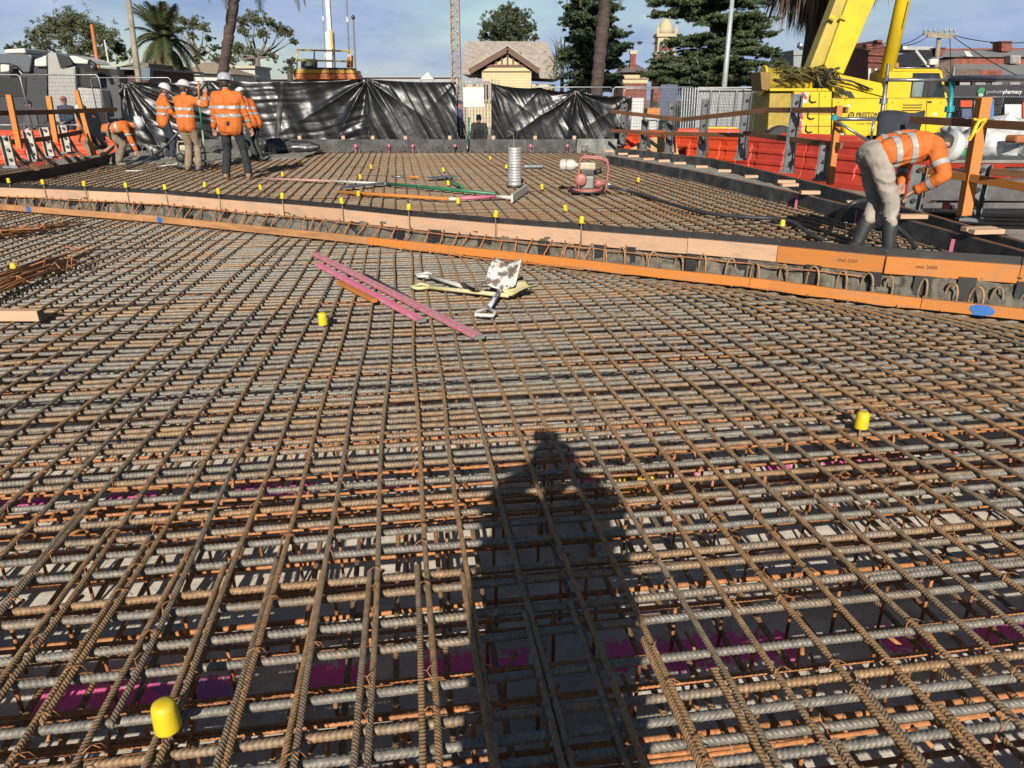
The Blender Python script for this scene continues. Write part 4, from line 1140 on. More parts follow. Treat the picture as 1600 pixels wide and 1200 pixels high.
# left posts and rails
def lpost(px0, y0, px1, y1, Y, label, m_=M_TIMBO):
    a, b = at(px0, y0, Y), at(px1, y1, Y)
    solo('timber_post', MB().beam(a, b, .10, .06, up=(0, 1, 0)), m_, label, 'timber post', bevel=.004, base=a)
lpost(31, 232, 14, 148, 14.0, 'orange timber post at the left picture edge')
lpost(88, 222, 76, 150, 15.6, 'slim orange timber post in front of the bystander fence')
lpost(147, 243, 119, 141, 17.2, 'long leaning orange timber post left of the crouching worker')
rail([(-60, 178, 13.0), (80, 175, 15.4), (182, 171, 17.6)], 'upper dark timber rail on the left', 'timber guard rails on the left')
rail([(-60, 229, 13.0), (70, 217, 15.4), (128, 206, 17.0)], 'lower dark timber rail on the left', 'timber guard rails on the left')
for (px, yb, yt, Y, lb_) in ((19, 262, 212, 13.9, 'at the left picture edge'), (54, 252, 204, 14.8, 'second from the left edge'), (80, 247, 199, 15.6, 'third from the left edge'), (107, 240, 196, 16.4, 'nearest the crouching worker')):
    b = at(px, yb, Y); tp = at(px, yt, Y)
    t = channel_post((b.x, Y, b.z), tp.z - b.z, 'pale grey steel bracket of the left form, %s' % lb_, R(12), 'steel form brackets on the left')
for i, (xa, ya, xb, yb, Y) in enumerate(((34, 249, 58, 264, 14.2), (66, 244, 86, 257, 15.2), (92, 238, 111, 253, 16.2), (106, 236, 124, 251, 16.8), (118, 235, 136, 249, 17.3), (128, 200, 146, 228, 18.2), (140, 206, 155, 226, 18.8), (152, 205, 167, 222, 19.4))):
    a, b = at(xa, ya, Y + .7), at(xb, yb, Y - .3)
    solo('timber_strut', MB().beam(a, b, .07, .06), M_TIMBD, 'dark timber strut with a pale cut end propping the left form, %s from the left' % ordn[i], 'timber strut', 'timber struts of the left form', bevel=.004)
a, b = at(160, 243, 17.6), at(176, 229, 18.6)
solo('timber_offcut', MB().beam(a, b, .09, .09), M_TIMB, 'pale timber offcut by the feet of the crouching worker', 'timber', bevel=.004)
q = at(120, 215, 19.6)
solo('formwork_sheet', MB().prism([at(116, 175, 19.2), at(147, 235, 18.4), at(168, 232, 18.9), at(150, 172, 20.0)], (0, .05, 0)), M_PLY, 'black leaning form panel behind the long orange post', 'form panel')

# ------------------------------------------------------------------ scaffold and clutter at the right
M_TEAL = M('teal_scaffold_paint', (.03, .42, .46), .5, .2, var=.2, scale=12)
def scaff(name, a, b, label, m_=M_STEEL, r=.028, spig=False):
    t = thing(name, label, 'scaffold tube', tuple(a))
    MB().path([a, b], r, 12).build('tube', m_, t, smooth=True)
    if spig:
        d = (b - a).normalized()
        c = a.lerp(b, .66); MB().tube(c - d * .04, c + d * .04, r * 1.9, 12).build('cup', m_, t)
        MB().tube(b, b + d * .16, r * .75, 12).build('spigot', M_STEEL, t)
    return t
scaff('scaffold_standard', at(1474, 260, 11.2), at(1489, 122, 11.2), 'teal scaffold upright right of the crane cab', M_TEAL, .034, True)
scaff('scaffold_standard', at(1371, 232, 11.4), at(1386, 118, 11.4), 'grey scaffold upright in front of the crane body', M_STEEL, .03, True)
t = scaff('scaffold_ledger', at(1388, 125, 11.3), at(1487, 125, 11.25), 'thin scaffold ledger with an orange band across the crane cab window', M_STEEL, .024)
MB().path([at(1422, 125, 11.29), at(1431, 125, 11.29)], .028, 12).build('orange_band', M_ORANGEB, t, smooth=True)
scaff('scaffold_ledger', at(1487, 122, 11.2), at(1640, 122, 9.6), 'thick grey scaffold ledger running off the right edge below the brick wall', M_STEEL, .036)
br = thing('scaffold_bracket', 'pale triangular scaffold bracket between the orange post and grey upright', 'scaffold bracket', tuple(at(1303, 186, 11.6)))
MB().path([at(1303, 186, 11.6), at(1372, 186, 11.5)], .03, 10).build('arm', M_STEEL, br, smooth=True)
MB().path([at(1308, 190, 11.6), at(1360, 222, 11.5)], .02, 8).build('diagonal', M_STEEL, br, smooth=True)
MB().path([at(1366, 186, 11.5), at(1360, 222, 11.5)], .02, 8).build('leg', M_STEEL, br, smooth=True)
MB().lathe([(.05, 0), (.05, .08)], c=at(1303, 188, 11.6), n=10).build('clamp', M_TEAL, br)
scaff('scaffold_tube', at(1452, 268, 10.6), at(1660, 266, 8.9), 'grey scaffold tube lying along the tray stack under the white bags', M_STEEL, .03)
scaff('scaffold_tube', at(1458, 330, 9.7), at(1465, 268, 9.7), 'pale upright tube with a teal base at the left end of the trays', M_STEEL, .03)
st = thing('alloy_trays', 'stack of pale alloy walkway trays behind the big orange post', 'scaffold planks', tuple(at(1530, 322, 9.6)))
for i, (ya, yb) in enumerate(((280, 312), (314, 324))):
    for j in range(1):
        a, b = at(1456 - 4 * i, (ya + yb) / 2, 9.9), at(1680, (ya + yb) / 2, 8.7)
        hh = (at(1530, ya, 9.5).z - at(1530, yb, 9.5).z)
        MB().beam(a, b, .45, hh - .01).build('tray', M('dull_alloy', (.46, .44, .44), .5, .5, var=.2, scale=4), st, bevel=.006)
for (xa, xb, m_) in ((1588, 1612, M_ORANGEB), (1463, 1468, M_REDB)):
    a, b = at(xa, 318, 9.1), at(xb, 318, 9.0)
    MB().beam(a + Vector((0, -.19, 0)), b + Vector((0, -.17, 0)), .06, .08).build('painted_end', m_, st)
for px in (1472, 1488, 1545, 1560): MB().tube(at(px, 319, 9.7) + Vector((0, -.27, 0)), at(px, 319, 9.7) + Vector((0, -.1, 0)), .02, 8).build('slot', M_BLACK, st)
yb_ = at(1452, 290, 10.3)
solo('yellow_crate', MB().box((yb_.x, yb_.y, yb_.z), (.24, .3, .3)), M_CYEL, 'small yellow crate left of the alloy trays', 'crate', bevel=.02)
gb = at(1492, 236, 10.8)
solo('green_crate', MB().box((gb.x, gb.y, gb.z), (.42, .4, .14)), M('green_plastic', (.02, .32, .12), .5), 'flat green crate under the white bags', 'crate', bevel=.02)
rb_ = thing('stacked_boards', 'stack of reddish boards under the white bags at the right', 'boards', tuple(at(1530, 262, 10.5)))
for i in range(3):
    a, b = at(1470 + 5 * i, 257 - 6 * i, 10.9), at(1680, 257 - 6 * i, 9.6)
    MB().beam(a, b, .5, .045).build('board', [M_REDB, M('pale_board', (.5, .46, .42), .7), M_STEEL][i], rb_, bevel=.004)
def bag(px, py, Y, sx, sy, sz, seed, label, group=None):
    c = at(px, py, Y)
    def fn(u, v):
        th = 2 * PI * u; ph = PI * (v - .5)
        d = Vector((math.cos(ph) * math.cos(th), math.cos(ph) * math.sin(th), math.sin(ph)))
        k = 1 + .30 * noise.fractal(d * 1.6 + Vector((seed, 0, 0)), 1, 2, 4) + .10 * abs(noise.noise(d * 5 + Vector((0, seed, 0))))
        return c + Vector((d.x * sx * k, d.y * sy * k, max(-.8, d.z) * sz * k))
    return solo('white_bag', MB().grid(fn, 48, 28), M('white_woven_bag', (.74, .74, .74), .55, var=.06, bump=.4, bscale=18), label, 'bag', group, smooth=True)
bag(1510, 213, 11.0, .30, .3, .24, 3, 'smaller crumpled white bag left of the orange post')
bag(1560, 220, 10.6, .42, .4, .30, 7, 'large crumpled white bag right of the orange post')
bag(1610, 232, 10.3, .40, .4, .27, 9, 'white bag cut by the right picture edge')
q = at(1590, 217, 10.0); solo('folded_cloth', MB().box((q.x, q.y, q.z), (.22, .2, .1), rz=.2), M('orange_cloth', (.6, .2, .08), .9), 'orange cloth lying on the white bags', 'cloth', bevel=.03)
bs_ = thing('dark_void_sheets', 'added black sheets standing in for the dark shade below the alloy trays', 'shade sheets', tuple(at(1540, 350, 9.0)))  # black sheets added to give the dark shade under the trays
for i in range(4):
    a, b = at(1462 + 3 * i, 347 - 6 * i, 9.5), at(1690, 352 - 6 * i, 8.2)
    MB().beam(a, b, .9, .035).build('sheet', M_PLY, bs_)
st_ = thing('strap', 'yellow strap knotted round the big orange post', 'strap', tuple(at(1530, 190, 8.2)))
MB().path([at(1540, 187, 8.22), at(1530, 189, 8.2), at(1524, 200, 8.18), at(1520, 210, 8.18), at(1514, 219, 8.2)], .02, 6).build('webbing', M_YCAP, st_)
MB().path([at(1521, 186, 8.2), at(1540, 190, 8.2), at(1527, 205, 8.17), at(1524, 208, 8.17)], .014, 6).build('knot', M_YCAP, st_)

# ------------------------------------------------------------------ crane
CY = 24.0
cr = thing('mobile_crane', 'yellow mobile crane with raised boom and striped counterweight', 'crane', tuple(at(1340, 240, CY + 1) * 1.0))
cr.location.z = -.02
def cp(name, pts, Y, depth, mat=M_CYEL, bev=.02):
    return MB().pxprism(pts, Y, depth).build(name, mat, cr, bevel=bev)
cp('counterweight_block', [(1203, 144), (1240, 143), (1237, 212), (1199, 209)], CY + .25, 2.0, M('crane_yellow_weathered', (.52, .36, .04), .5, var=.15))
cp('counterweight_block', [(1241, 143), (1300, 143), (1298, 213), (1238, 213)], CY, 2.2)
for (xa, xb) in ((1242, 1279),):
    for y in (178, 197): MB().beam(at(1242, y, CY - .005), at(1299, y, CY - .005), .02, .015).build('seam', M_BLACK, cr)
MB().beam(at(1280, 144, CY - .004), at(1279, 212, CY - .004), .02, .015, up=(0, 1, 0)).build('seam', M_BLACK, cr)
for (x0, y0) in ((1266, 158), (1263, 184), (1260, 205)):
    MB().path([at(x0, y0 - 9, CY - .02), at(x0 - 1, y0 - 1, CY - .04), at(x0 + 3, y0 + 2, CY - .04), at(x0 + 9, y0 + 1, CY - .02)], .022, 8).build('lifting_eye', M_BLACK, cr)
hb = [(1251, 1263, 144, 161), (1249, 1257, 175, 187), (1247, 1255, 189, 212)]
for (xa, xb, ya, yb) in hb:
    MB().pxprism([(xa, ya), (xb, ya), (xb - 2, yb), (xa - 2, yb)], CY - .012, .01).build('hazard_plate', M('hazard_white', (.75, .74, .72), .5), cr)
    n = max(1, int((yb - ya) / 11))
    for i in range(n):
        y0 = ya + (yb - ya) * i / n
        MB().pxprism([(xa, y0), (xa + 5, y0), (xb - 1.5, y0 + 9), (xb - 2, y0 + 11.5), (xb - 6, y0 + 11)], CY - .016, .003).build('hazard_stripe', M('hazard_red', (.60, .05, .03), .5), cr)
# superstructure, cab, sloping arm
cp('body', [(1301, 154), (1479, 154), (1482, 166), (1476, 205), (1440, 212), (1300, 212)], CY, 2.3)
cp('lower_cowl', [(1312, 186), (1360, 183), (1366, 205), (1352, 216), (1322, 212)], CY - .25, .24, bev=.06)
cp('sloping_arm', [(1296, 106), (1312, 116), (1378, 130), (1384, 152), (1300, 130)], CY + .15, .5)
cp('slew_column', [(1300, 131), (1384, 153.5), (1302, 153.5)], CY + .2, .6)
cp('cab_body', [(1385, 112), (1472, 111), (1481, 153.5), (1385, 153.5)], CY + .05, 1.1)
cp('cab_roof', [(1393, 107.5), (1466, 107.5), (1474, 111), (1386, 111.5)], CY + .1, 1.0)
cp('window_pane', [(1427, 114), (1468, 114), (1477, 152), (1422, 152)], CY + .025, .02, M_GLASS, 0)
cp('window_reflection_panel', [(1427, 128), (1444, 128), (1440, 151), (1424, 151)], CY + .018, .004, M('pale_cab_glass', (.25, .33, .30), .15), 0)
for pts in ([(1446, 130), (1452, 128), (1448, 151), (1440, 151)], [(1452, 118), (1460, 120), (1463, 140), (1455, 152), (1450, 150)]):
    cp('seat_silhouette', pts, CY + .012, .005, M_BLACK, 0)
for i in range(5):
    y = 164 + i * 4.3
    MB().beam(at(1411 - i, y, CY - .006), at(1441 - i, y, CY - .006), .02, .028).build('grille_slot', M('grille_dark', (.08, .05, .01), .7), cr)
for (xa, ya, xb, yb) in ((1448, 156, 1446, 206), (1386, 156, 1384, 206)): MB().beam(at(xa, ya, CY - .004), at(xb, yb, CY - .004), .014, .014, up=(0, 1, 0)).build('seam', M_BLACK, cr)
MB().path([at(1393, 106, CY + .2), at(1468, 106, CY + .2)], .02, 8).build('roof_rail', M_STEEL, cr, smooth=True)
# slot holes in the column
cp('slot_hole', [(1312, 140), (1330, 143), (1336, 153), (1328, 153), (1324, 148), (1311, 146)], CY + .16, .03, M_BLACK, 0)
cp('slot_hole', [(1303, 107), (1310, 104), (1314, 107), (1307, 110)], CY + .10, .03, M_BLACK, 0)
MB().path([at(1290, 126, CY - .1), at(1301, 107, CY - .1)], .05, 10).build('pivot_lever', M_BLACK, cr, smooth=True)
# boom: box section leaning to the right, cylinder beside it
def boom(name, bl, br_, tl, tr, Y, depth, mat, ext, bev=.03):
    pb, pc, pt, pu = at(*bl, Y), at(*br_, Y), at(*tl, Y), at(*tr, Y)
    pt = pb + (pt - pb) * ext; pu = pc + (pu - pc) * ext
    return MB().prism([pb, pc, pu, pt], (0, depth, 0)).build(name, mat, cr, bevel=bev)
boom('boom', (1287, 106), (1318, 116), (1325, 0), (1368, 0), CY + .35, .75, M_CYEL, 3.0)
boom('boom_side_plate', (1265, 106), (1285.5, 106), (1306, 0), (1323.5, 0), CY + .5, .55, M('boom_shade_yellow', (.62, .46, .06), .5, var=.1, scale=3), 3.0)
for (px, py) in ((1296, 25), (1313, 26)): MB().beam(at(px, py, CY + .3), at(px + 9, py + 4, CY + .3), .05, .09).build('boom_lug', M_CYEL, cr)
a, b = at(1384, 122, CY + .3), at(1411, 0, CY + .3); b = a + (b - a) * 2.6
MB().path([a, b], .21, 20).build('luffing_cylinder', M_CYEL, cr, smooth=True)
dd = (b - a).normalized(); a2, b2 = at(1405, 60, CY + .06), at(1416, 10, CY + .06)
MB().path([at(1409, 45, CY + .08), at(1419, 2, CY + .08)], .014, 6).build('cylinder_marking', M_BLACK, cr)
for i in range(3):
    MB().path([at(1300 + i * 4, 112, CY + .1), at(1306 + i * 4, 122 + i, CY - .05), at(1330 + i * 5, 126 + i * 2, CY - .02), at(1352 + i * 6, 140, CY + .05)], .018, 6).build('hydraulic_hose', M_BLACK, cr, smooth=True)
MB().path([at(1479, 118, CY - .1), at(1486, 122, CY - .25), at(1486, 126, CY - .25)], .015, 6).build('mirror_arm', M_BLACK, cr)
MB().pxprism([(1483, 124), (1489, 124), (1489, 136), (1483, 136)], CY - .28, .06).build('cab_mirror', M_BLACK, cr)
MB().pxprism([(1450, 158), (1456, 158), (1456, 160.5), (1450, 160.5)], CY - .03, .03).build('door_handle', M_BLACK, cr)
MB().lathe([(.07, 0), (.07, .1), (.04, .16)], c=at(1400, 107, CY + .5), n=12).build('beacon', M_TIMBO, cr)
for (px, py) in ((1290, 150), (1292, 205), (1310, 160), (1310, 205), (1470, 160), (1466, 204), (1395, 160), (1392, 204)):
    MB().tube(at(px, py, CY - .02), at(px, py, CY + .01), .022, 6).build('bolt_head', M('bolt_dull', (.35, .26, .05), .6), cr)
for (px, py, w_) in ((1398, 174, 5), (1458, 176, 6), (1324, 163, 4)):
    MB().pxprism([(px, py), (px + w_, py), (px + w_, py + 5), (px, py + 5)], CY - .006, .004).build('warning_plate', M_WHITE, cr)
# winch drum wound with rope and a heap of palm fronds on it
wc = at(1226, 126, CY + .8)
MB().lathe([(.46, -.75), (.46, -.68), (.34, -.66), (.34, .66), (.46, .68), (.46, .75)], c=wc, n=24, mat=Matrix.Rotation(PI / 2, 3, 'Y')).build('winch_drum', M_CYEL, cr, smooth=False)
mb = MB()
for i in range(26):
    x = -.62 + i * .048
    mb.path([wc + Vector((x + .02 * math.sin(a), .36 * math.cos(a), .36 * math.sin(a))) for a in np.linspace(0, 2 * PI, 16, endpoint=False)], .022, 5, closed=True)
mb.build('winch_rope', M('yellow_rope', (.62, .46, .06), .7), cr, smooth=True)
cp('winch_frame', [(1188, 112), (1203, 113), (1204, 143), (1190, 140)], CY + .3, 1.0, M('crane_brown', (.30, .17, .03), .6))
cp('winch_deck', [(1203, 138), (1300, 138), (1300, 142.5), (1203, 142.5)], CY + .1, 1.9, M_CYEL)
cp('chassis', [(1195, 215), (1480, 215), (1480, 236), (1195, 236)], CY + .3, 2.2, M('crane_chassis_dark', (.10, .08, .03), .7))
for px in (1215, 1260, 1400, 1450):
    c = at(px, 226, CY + .2); c.z = .48
    tw_ = MB().lathe([(.2, -.16), (.46, -.16), (.5, -.1), (.5, .1), (.46, .16), (.2, .16)], c=c, n=24, mat=Matrix.Rotation(PI / 2, 3, 'X')).build('wheel', M_BLACK, cr, smooth=False)
    MB().lathe([(.0, -.17), (.18, -.17), (.2, -.12)], c=c, n=16, mat=Matrix.Rotation(PI / 2, 3, 'X')).build('rim', M_CYEL, tw_)
# name on the flank
pt_ = at(1360, 181, CY - .006); tl_ = at(1327, 181, CY).x; tr_ = at(1393, 181, CY).x
me = text_mesh('PRESTON HIRE', .19, M_BLACK, extrude=.004, bold=True)
o = link('flank_lettering', me, cr); wdt = max(v.co.x for v in me.vertices) - min(v.co.x for v in me.vertices)
s_ = (tr_ - tl_ - .22) / wdt; o.scale = (s_, 1.15, 1); o.rotation_euler = (PI / 2, 0, 0); o.location = Vector(((tl_ + tr_) / 2 + .1, CY - .012, at(1360, 180, CY).z)) - cr.location
lgp = at(1330, 180, CY - .012)
MB().path([lgp + Vector((.08 * math.cos(a), 0, .08 * math.sin(a))) for a in np.linspace(0, 2 * PI, 16, endpoint=False)], .018, 4, closed=True).build('roundel_logo', M_BLACK, cr)
MB().lathe([(.03, 0), (.03, .01)], c=lgp, n=10, mat=Matrix.Rotation(PI / 2, 3, 'X')).build('roundel_dot', M_BLACK, cr)
me = text_mesh('Crane Hire', .11, M('dim_lettering', (.25, .17, .02), .6), extrude=.003)
o = link('small_lettering', me, cr, rot=(PI / 2, 0, 0)); o.location = at(1350, 193, CY - .26) - cr.location
fh = thing('palm_debris', 'heap of dull green palm fronds lying over the crane winch', 'palm fronds', tuple(at(1250, 130, CY + .3)))
rr = random.Random(5)
for i in range(60):
    x0 = rr.uniform(1208, 1280); y0 = 112 + rr.uniform(-6, 16)
    a = at(x0, y0, CY + rr.uniform(-.1, .9)); b = at(x0 + rr.uniform(14, 46), y0 + rr.uniform(-4, 22), CY + rr.uniform(-.2, .6))
    m_ = a.lerp(b, .5) + Vector((0, -.1, rr.uniform(.03, .16)))
    MB().path([a, m_, b], [.012, .03, .008], 4).build('frond', M('olive_frond', (.115, .10, .022), .7, rnd=.5), fh)
for i in range(7):
    a = at(1290 + i * 2, 128 + i, CY - .05); b = at(1306 + i * 3, 150 + rr.uniform(0, 6), CY - .1)
    MB().path([a, a.lerp(b, .5) + Vector((.1, -.05, .05)), b], [.012, .03, .008], 4).build('frond', M('olive_frond', (.115, .10, .022), .7), fh)
# ------------------------------------------------------------------ lift, mast, tower
LY = 34.0
lf = thing('boom_lift', 'orange boom lift basket with yellow guard rails raised behind the plastic sheet', 'boom lift', tuple(at(505, 118, LY)))
lf.location.z = 0
MB().pxprism([(461, 115), (555, 115), (556, 124), (461, 124)], LY, 1.6).build('deck_skirt', M('lift_orange', (.82, .20, .03), .5), lf, bevel=.04)
MB().pxprism([(463, 108), (553, 109), (554, 114.6), (463, 114.6)], LY + .05, 1.5).build('deck', M('lift_amber', (.82, .44, .03), .5), lf, bevel=.02)
MB().pxprism([(470, 105), (550, 106), (550, 107.8), (470, 107.8)], LY + .2, 1.0).build('control_tray', M_BLACK, lf)
def at_tube(mb, a, b, Y, r, dy=0): mb.path([at(*a, Y), at(*b, Y + dy)], r, 8)
mr_ = M('rail_yellow', (.80, .55, .06), .5)
for (Y, off) in ((LY + .1, 0), (LY + 1.5, 0)):
    for yy in (78, 94): MB().path([at(464, yy, Y), at(548, yy + 2, Y)], .035, 8).build('guard_rail', mr_, lf, smooth=True)
    for xx in (464, 491, 520, 548): MB().path([at(xx, 78, Y), at(xx, 109, Y)], .03, 8).build('rail_post', mr_ if xx in (464, 548) else M_STEEL, lf, smooth=True)
for yy in (78, 94):
    for xx in (464, 548): MB().path([at(xx, yy + 1, LY + .1), at(xx, yy + 1, LY + 1.5)], .035, 8).build('guard_rail', mr_, lf, smooth=True)
MB().pxprism([(470, 92), (492, 92), (492, 105), (470, 105)], LY + .6, .5).build('engine_box', M('lift_dark', (.06, .06, .06), .6), lf, bevel=.03)
MB().pxprism([(543, 90), (550, 86), (550, 105), (541, 105)], LY + .5, .3).build('control_box', M_REDB, lf, bevel=.03)
MB().pxprism([(480, 124), (535, 124), (530, 165), (485, 165)], LY + .4, .9).build('scissor_base', M('lift_dark', (.06, .06, .06), .6), lf)
me = text_mesh('snorkey', .2, M('lift_letter', (.35, .09, .02), .5), extrude=.004)
o = link('skirt_lettering', me, lf, rot=(PI / 2, 0, 0)); o.location = at(505, 119, LY - .01) - lf.location
wm = thing('crane_mast', 'white telescopic crane mast rising behind the orange lift', 'crane mast', tuple(at(519, 125, 42)))
wm.location.z = 0
a, b = at(520, 170, 42), at(515, 50, 42)
MB().beam(a, b, .42, .42, up=(0, 1, 0)).build('lower_section', M('mast_white', (.74, .74, .74), .5), wm, bevel=.03)
c = at(507, -90, 42)
MB().beam(b, c, .24, .24, up=(0, 1, 0)).build('upper_section', M('mast_white', (.74, .74, .74), .5), wm, bevel=.02)
MB().box(at(518, 62, 41.75), (.12, .05, .9)).build('ladder_clip', M('lift_amber', (.82, .44, .03), .5), wm)
for (xa, ya, xb, yb, Y, r, lab) in ((544, 110, 540, -30, 50, .05, 'thin dark aerial mast just right of the white crane mast'), (554, 125, 552, 28, 48, .06, 'short pale aerial mast with a round tip right of the lift'), (507, 120, 502, -30, 55, .025, 'hair-thin cable line left of the white crane mast')):
    a, b = at(xa, ya, Y), at(xb, yb, Y); a.z = 0
    t = thing('aerial_mast', lab, 'mast', tuple(a))
    MB().path([a, b], r, 6).build('pole', M('mast_grey', (.25, .25, .26), .6), t)
    if yb > 0: MB().lathe([(.04, -.12), (.12, 0), (.1, .1), (.02, .16)], c=b, n=10).build('tip', M_BLACK, t)
    else:
        for q in (.5, .75): MB().box(a.lerp(b, q), (.14, .1, .3)).build('fitting', M_STEEL, t)
tower = thing('lattice_tower', 'slim rusty lattice mast left of the cream gabled house', 'lattice mast', tuple(at(712, 125, 60)))
tower.location.z = 0
tx, bxm = at(709, -40, 60), at(713, 135, 60); hw = .32
legs = [Vector((sx * hw, sy * hw, 0)) for sx, sy in ((-1, -1), (1, -1), (1, 1), (-1, 1))]
bxm.z = 0
mt_ = M('lattice_paint', (.50, .34, .22), .7, var=.3, scale=1, col2=(.45, .42, .38), lo=.45, hi=.6)
for l_ in legs: MB().path([bxm + l_, tx + l_], .05, 5).build('leg', mt_, tower)
n = 26
for i in range(n):
    p, q = bxm.lerp(tx, i / n), bxm.lerp(tx, (i + 1) / n)
    m = MB()
    for j in range(4):
        A_, B_ = legs[j], legs[(j + 1) % 4]
        if i % 2: A_, B_ = B_, A_
        m.path([p + A_, q + B_], .032, 4); m.path([p + A_, p + B_], .025, 4)
    m.build('lattice_bay', mt_, tower)

# ------------------------------------------------------------------ poles
def pole(xa, ya, xb, yb, Y, r, label, m_, cat='pole', arm=None, name='pole'):
    a, b = at(xa, ya, Y), at(xb, yb, Y); d = (b - a).normalized(); a = a - d * (a.z / d.z)
    t = thing(name, label, cat, tuple(a))
    MB().path([a, a.lerp(b, .5), b], [r, r * .85, r * .65], 10).build('shaft', m_, t, smooth=True)
    return t
M_WOODP = M('grey_pole_wood', (.42, .36, .27), .8, var=.2, scale=4)
pole(215, 112, 196, -40, 30, .13, 'tall grey timber pole rising beside the left palm', M_WOODP, name='timber_pole')
pole(152, 96, 143, 38, 34, .10, 'orange painted pole left of the grey timber pole', M('orange_pole', (.66, .21, .06), .6), name='marker_pole')
pole(170, 100, 163, 62, 36, .05, 'thin white pole between the orange and grey poles', M_OFFW, name='thin_pole')
pole(1131, 140, 1146, -20, 36, .14, 'tall tapering galvanised lamp post in front of the big pine', M('pale_galv', (.60, .63, .64), .5, .3), 'lamp post', name='lamp_post')
sl_ = pole(904, 137, 905, 95, 42, .09, 'short white street lamp beside the dark conifer', M_OFFW, 'lamp post', name='street_lamp')
MB().beam(at(905, 95.5, 42), at(914, 97, 42), .16, .07).build('lamp_head', M_OFFW, sl_)
fl = pole(1257, 105, 1255, 72, 40, .06, 'small floodlight pole left of the crane boom', M_OFFW, 'lamp post', name='floodlight_pole')
for dx in (-5, 6): MB().lathe([(.05, -.12), (.16, .0), (.17, .08)], c=at(1254 + dx, 72, 39.8), n=12, mat=Matrix.Rotation(R(60), 3, 'Y')).build('floodlight', M_STEEL, fl)
pp = pole(1462, 112, 1468, 49, 46, .17, 'timber power pole with crossarm above the shop roofs', M_WOODP, 'power pole', name='power_pole')
for y_, xa, xb in ((52.5, 1443, 1492), (56.5, 1449, 1488)): MB().beam(at(xa, y_, 45.8), at(xb, y_ + 2, 45.8), .13, .13).build('crossarm', M_WOODP, pp)
for px in (1444, 1451, 1460, 1476, 1484, 1491): MB().lathe([(.05, 0), (.08, .1), (.05, .2)], c=at(px, 51, 45.8), n=8).build('insulator', M('insulator_grey', (.35, .33, .32), .4), pp)
MB().box(at(1457, 97, 45.6), (.5, .4, .34)).build('junction_cluster', M_OFFW, pp, bevel=.08)
def wire(pts, sag, label, r=.022):
    mb = MB(); P = []
    for a, b in zip(pts[:-1], pts[1:]):
        for t in np.linspace(0, 1, 14): P.append(a.lerp(b, t) - Vector((0, 0, sag * 4 * t * (1 - t))))
    return solo('power_line', mb.path(P, r, 4), M_BLACK, label, 'power line', base=pts[0])
wire([at(1444, 52, 45.8), at(1390, 66, 47), at(1180, 86, 50)], .3, 'power line running left from the pole behind the boom')
wire([at(1490, 55, 45.8), at(1620, 65, 42)], .2, 'power line running right off the picture from the pole top')
wire([at(1489, 57, 45.8), at(1590, 118, 44)], .1, 'service line dropping from the pole to the grey roof')
wire([at(1484, 57, 45.8), at(1486, 125, 47)], .0, 'vertical service line below the crossarm')
wire([at(1450, 57, 45.8), at(1400, 70, 44), at(1318, 70, 44)], .2, 'lower power line passing behind the boom')

# ------------------------------------------------------------------ trees
M_GUM = M('gum_leaf', (.055, .066, .026), .6, var=.3, scale=.8, col2=(.085, .092, .04), world=True, trans=.12)
M_GUMD = M('dark_gum_leaf', (.030, .043, .018), .6, var=.3, scale=.8, col2=(.060, .07, .03), world=True, trans=.1)
M_PINE = M('pine_needle', (.026, .046, .020), .6, var=.3, scale=.9, col2=(.075, .095, .035), world=True, trans=.1)
M_NORF = M('norfolk_leaf', (.018, .038, .018), .6, var=.3, scale=.8, col2=(.04, .06, .026), world=True, trans=.08)
M_BARK = M('pale_bark', (.27, .23, .19), .85, var=.25, scale=3, bump=.4)
M_BARKD = M('dark_bark', (.11, .085, .065), .9, var=.25, scale=4, bump=.5)
def leaves(clumps, size, aspect, seed, flat=.0):
    rg = np.random.default_rng(seed); Cs = []; 
    for (c, rx, ry, rz_, n) in clumps:
        d = rg.normal(size=(n, 3)); d /= np.linalg.norm(d, axis=1)[:, None]
        rad = rg.random(n) ** .45
        # break the clump into tufts
        k = max(5, n // 22); tuft = rg.normal(size=(k, 3)); tuft /= np.linalg.norm(tuft, axis=1)[:, None]; tuft *= np.abs(rg.normal(size=k) * .55 + .25)[:, None]
        pick = rg.integers(0, k, n)
        p = tuft[pick] + d * rad[:, None] * .24
        Cs.append(np.array(c)[None, :] + p * np.array([rx, ry, rz_])[None, :])
    P = np.concatenate(Cs); n = len(P)
    a = rg.normal(size=(n, 3)); a[:, 2] *= (1 - flat); a /= np.linalg.norm(a, axis=1)[:, None]
    b = rg.normal(size=(n, 3)); b[:, 2] *= (1 - flat); b -= a * (a * b).sum(1)[:, None]; b /= np.linalg.norm(b, axis=1)[:, None]
    s = size * (.6 + .8 * rg.random(n))[:, None]
    V = np.stack([P - a * s, P + b * s * aspect, P + a * s, P - b * s * aspect], 1).reshape(-1, 3)
    F = np.arange(4 * n).reshape(-1, 4)
    return V, F
def leaf_obj(name, clumps, size, aspect, seed, mat, parent, flat=0.0):
    V, F = leaves(clumps, size, aspect, seed, flat); V = V - np.array(loc_of(parent))[None, :]
    me = bpy.data.meshes.new(name); me.from_pydata(V.tolist(), [], F.tolist()); me.materials.append(mat); me.update()
    return link(name, me, parent)
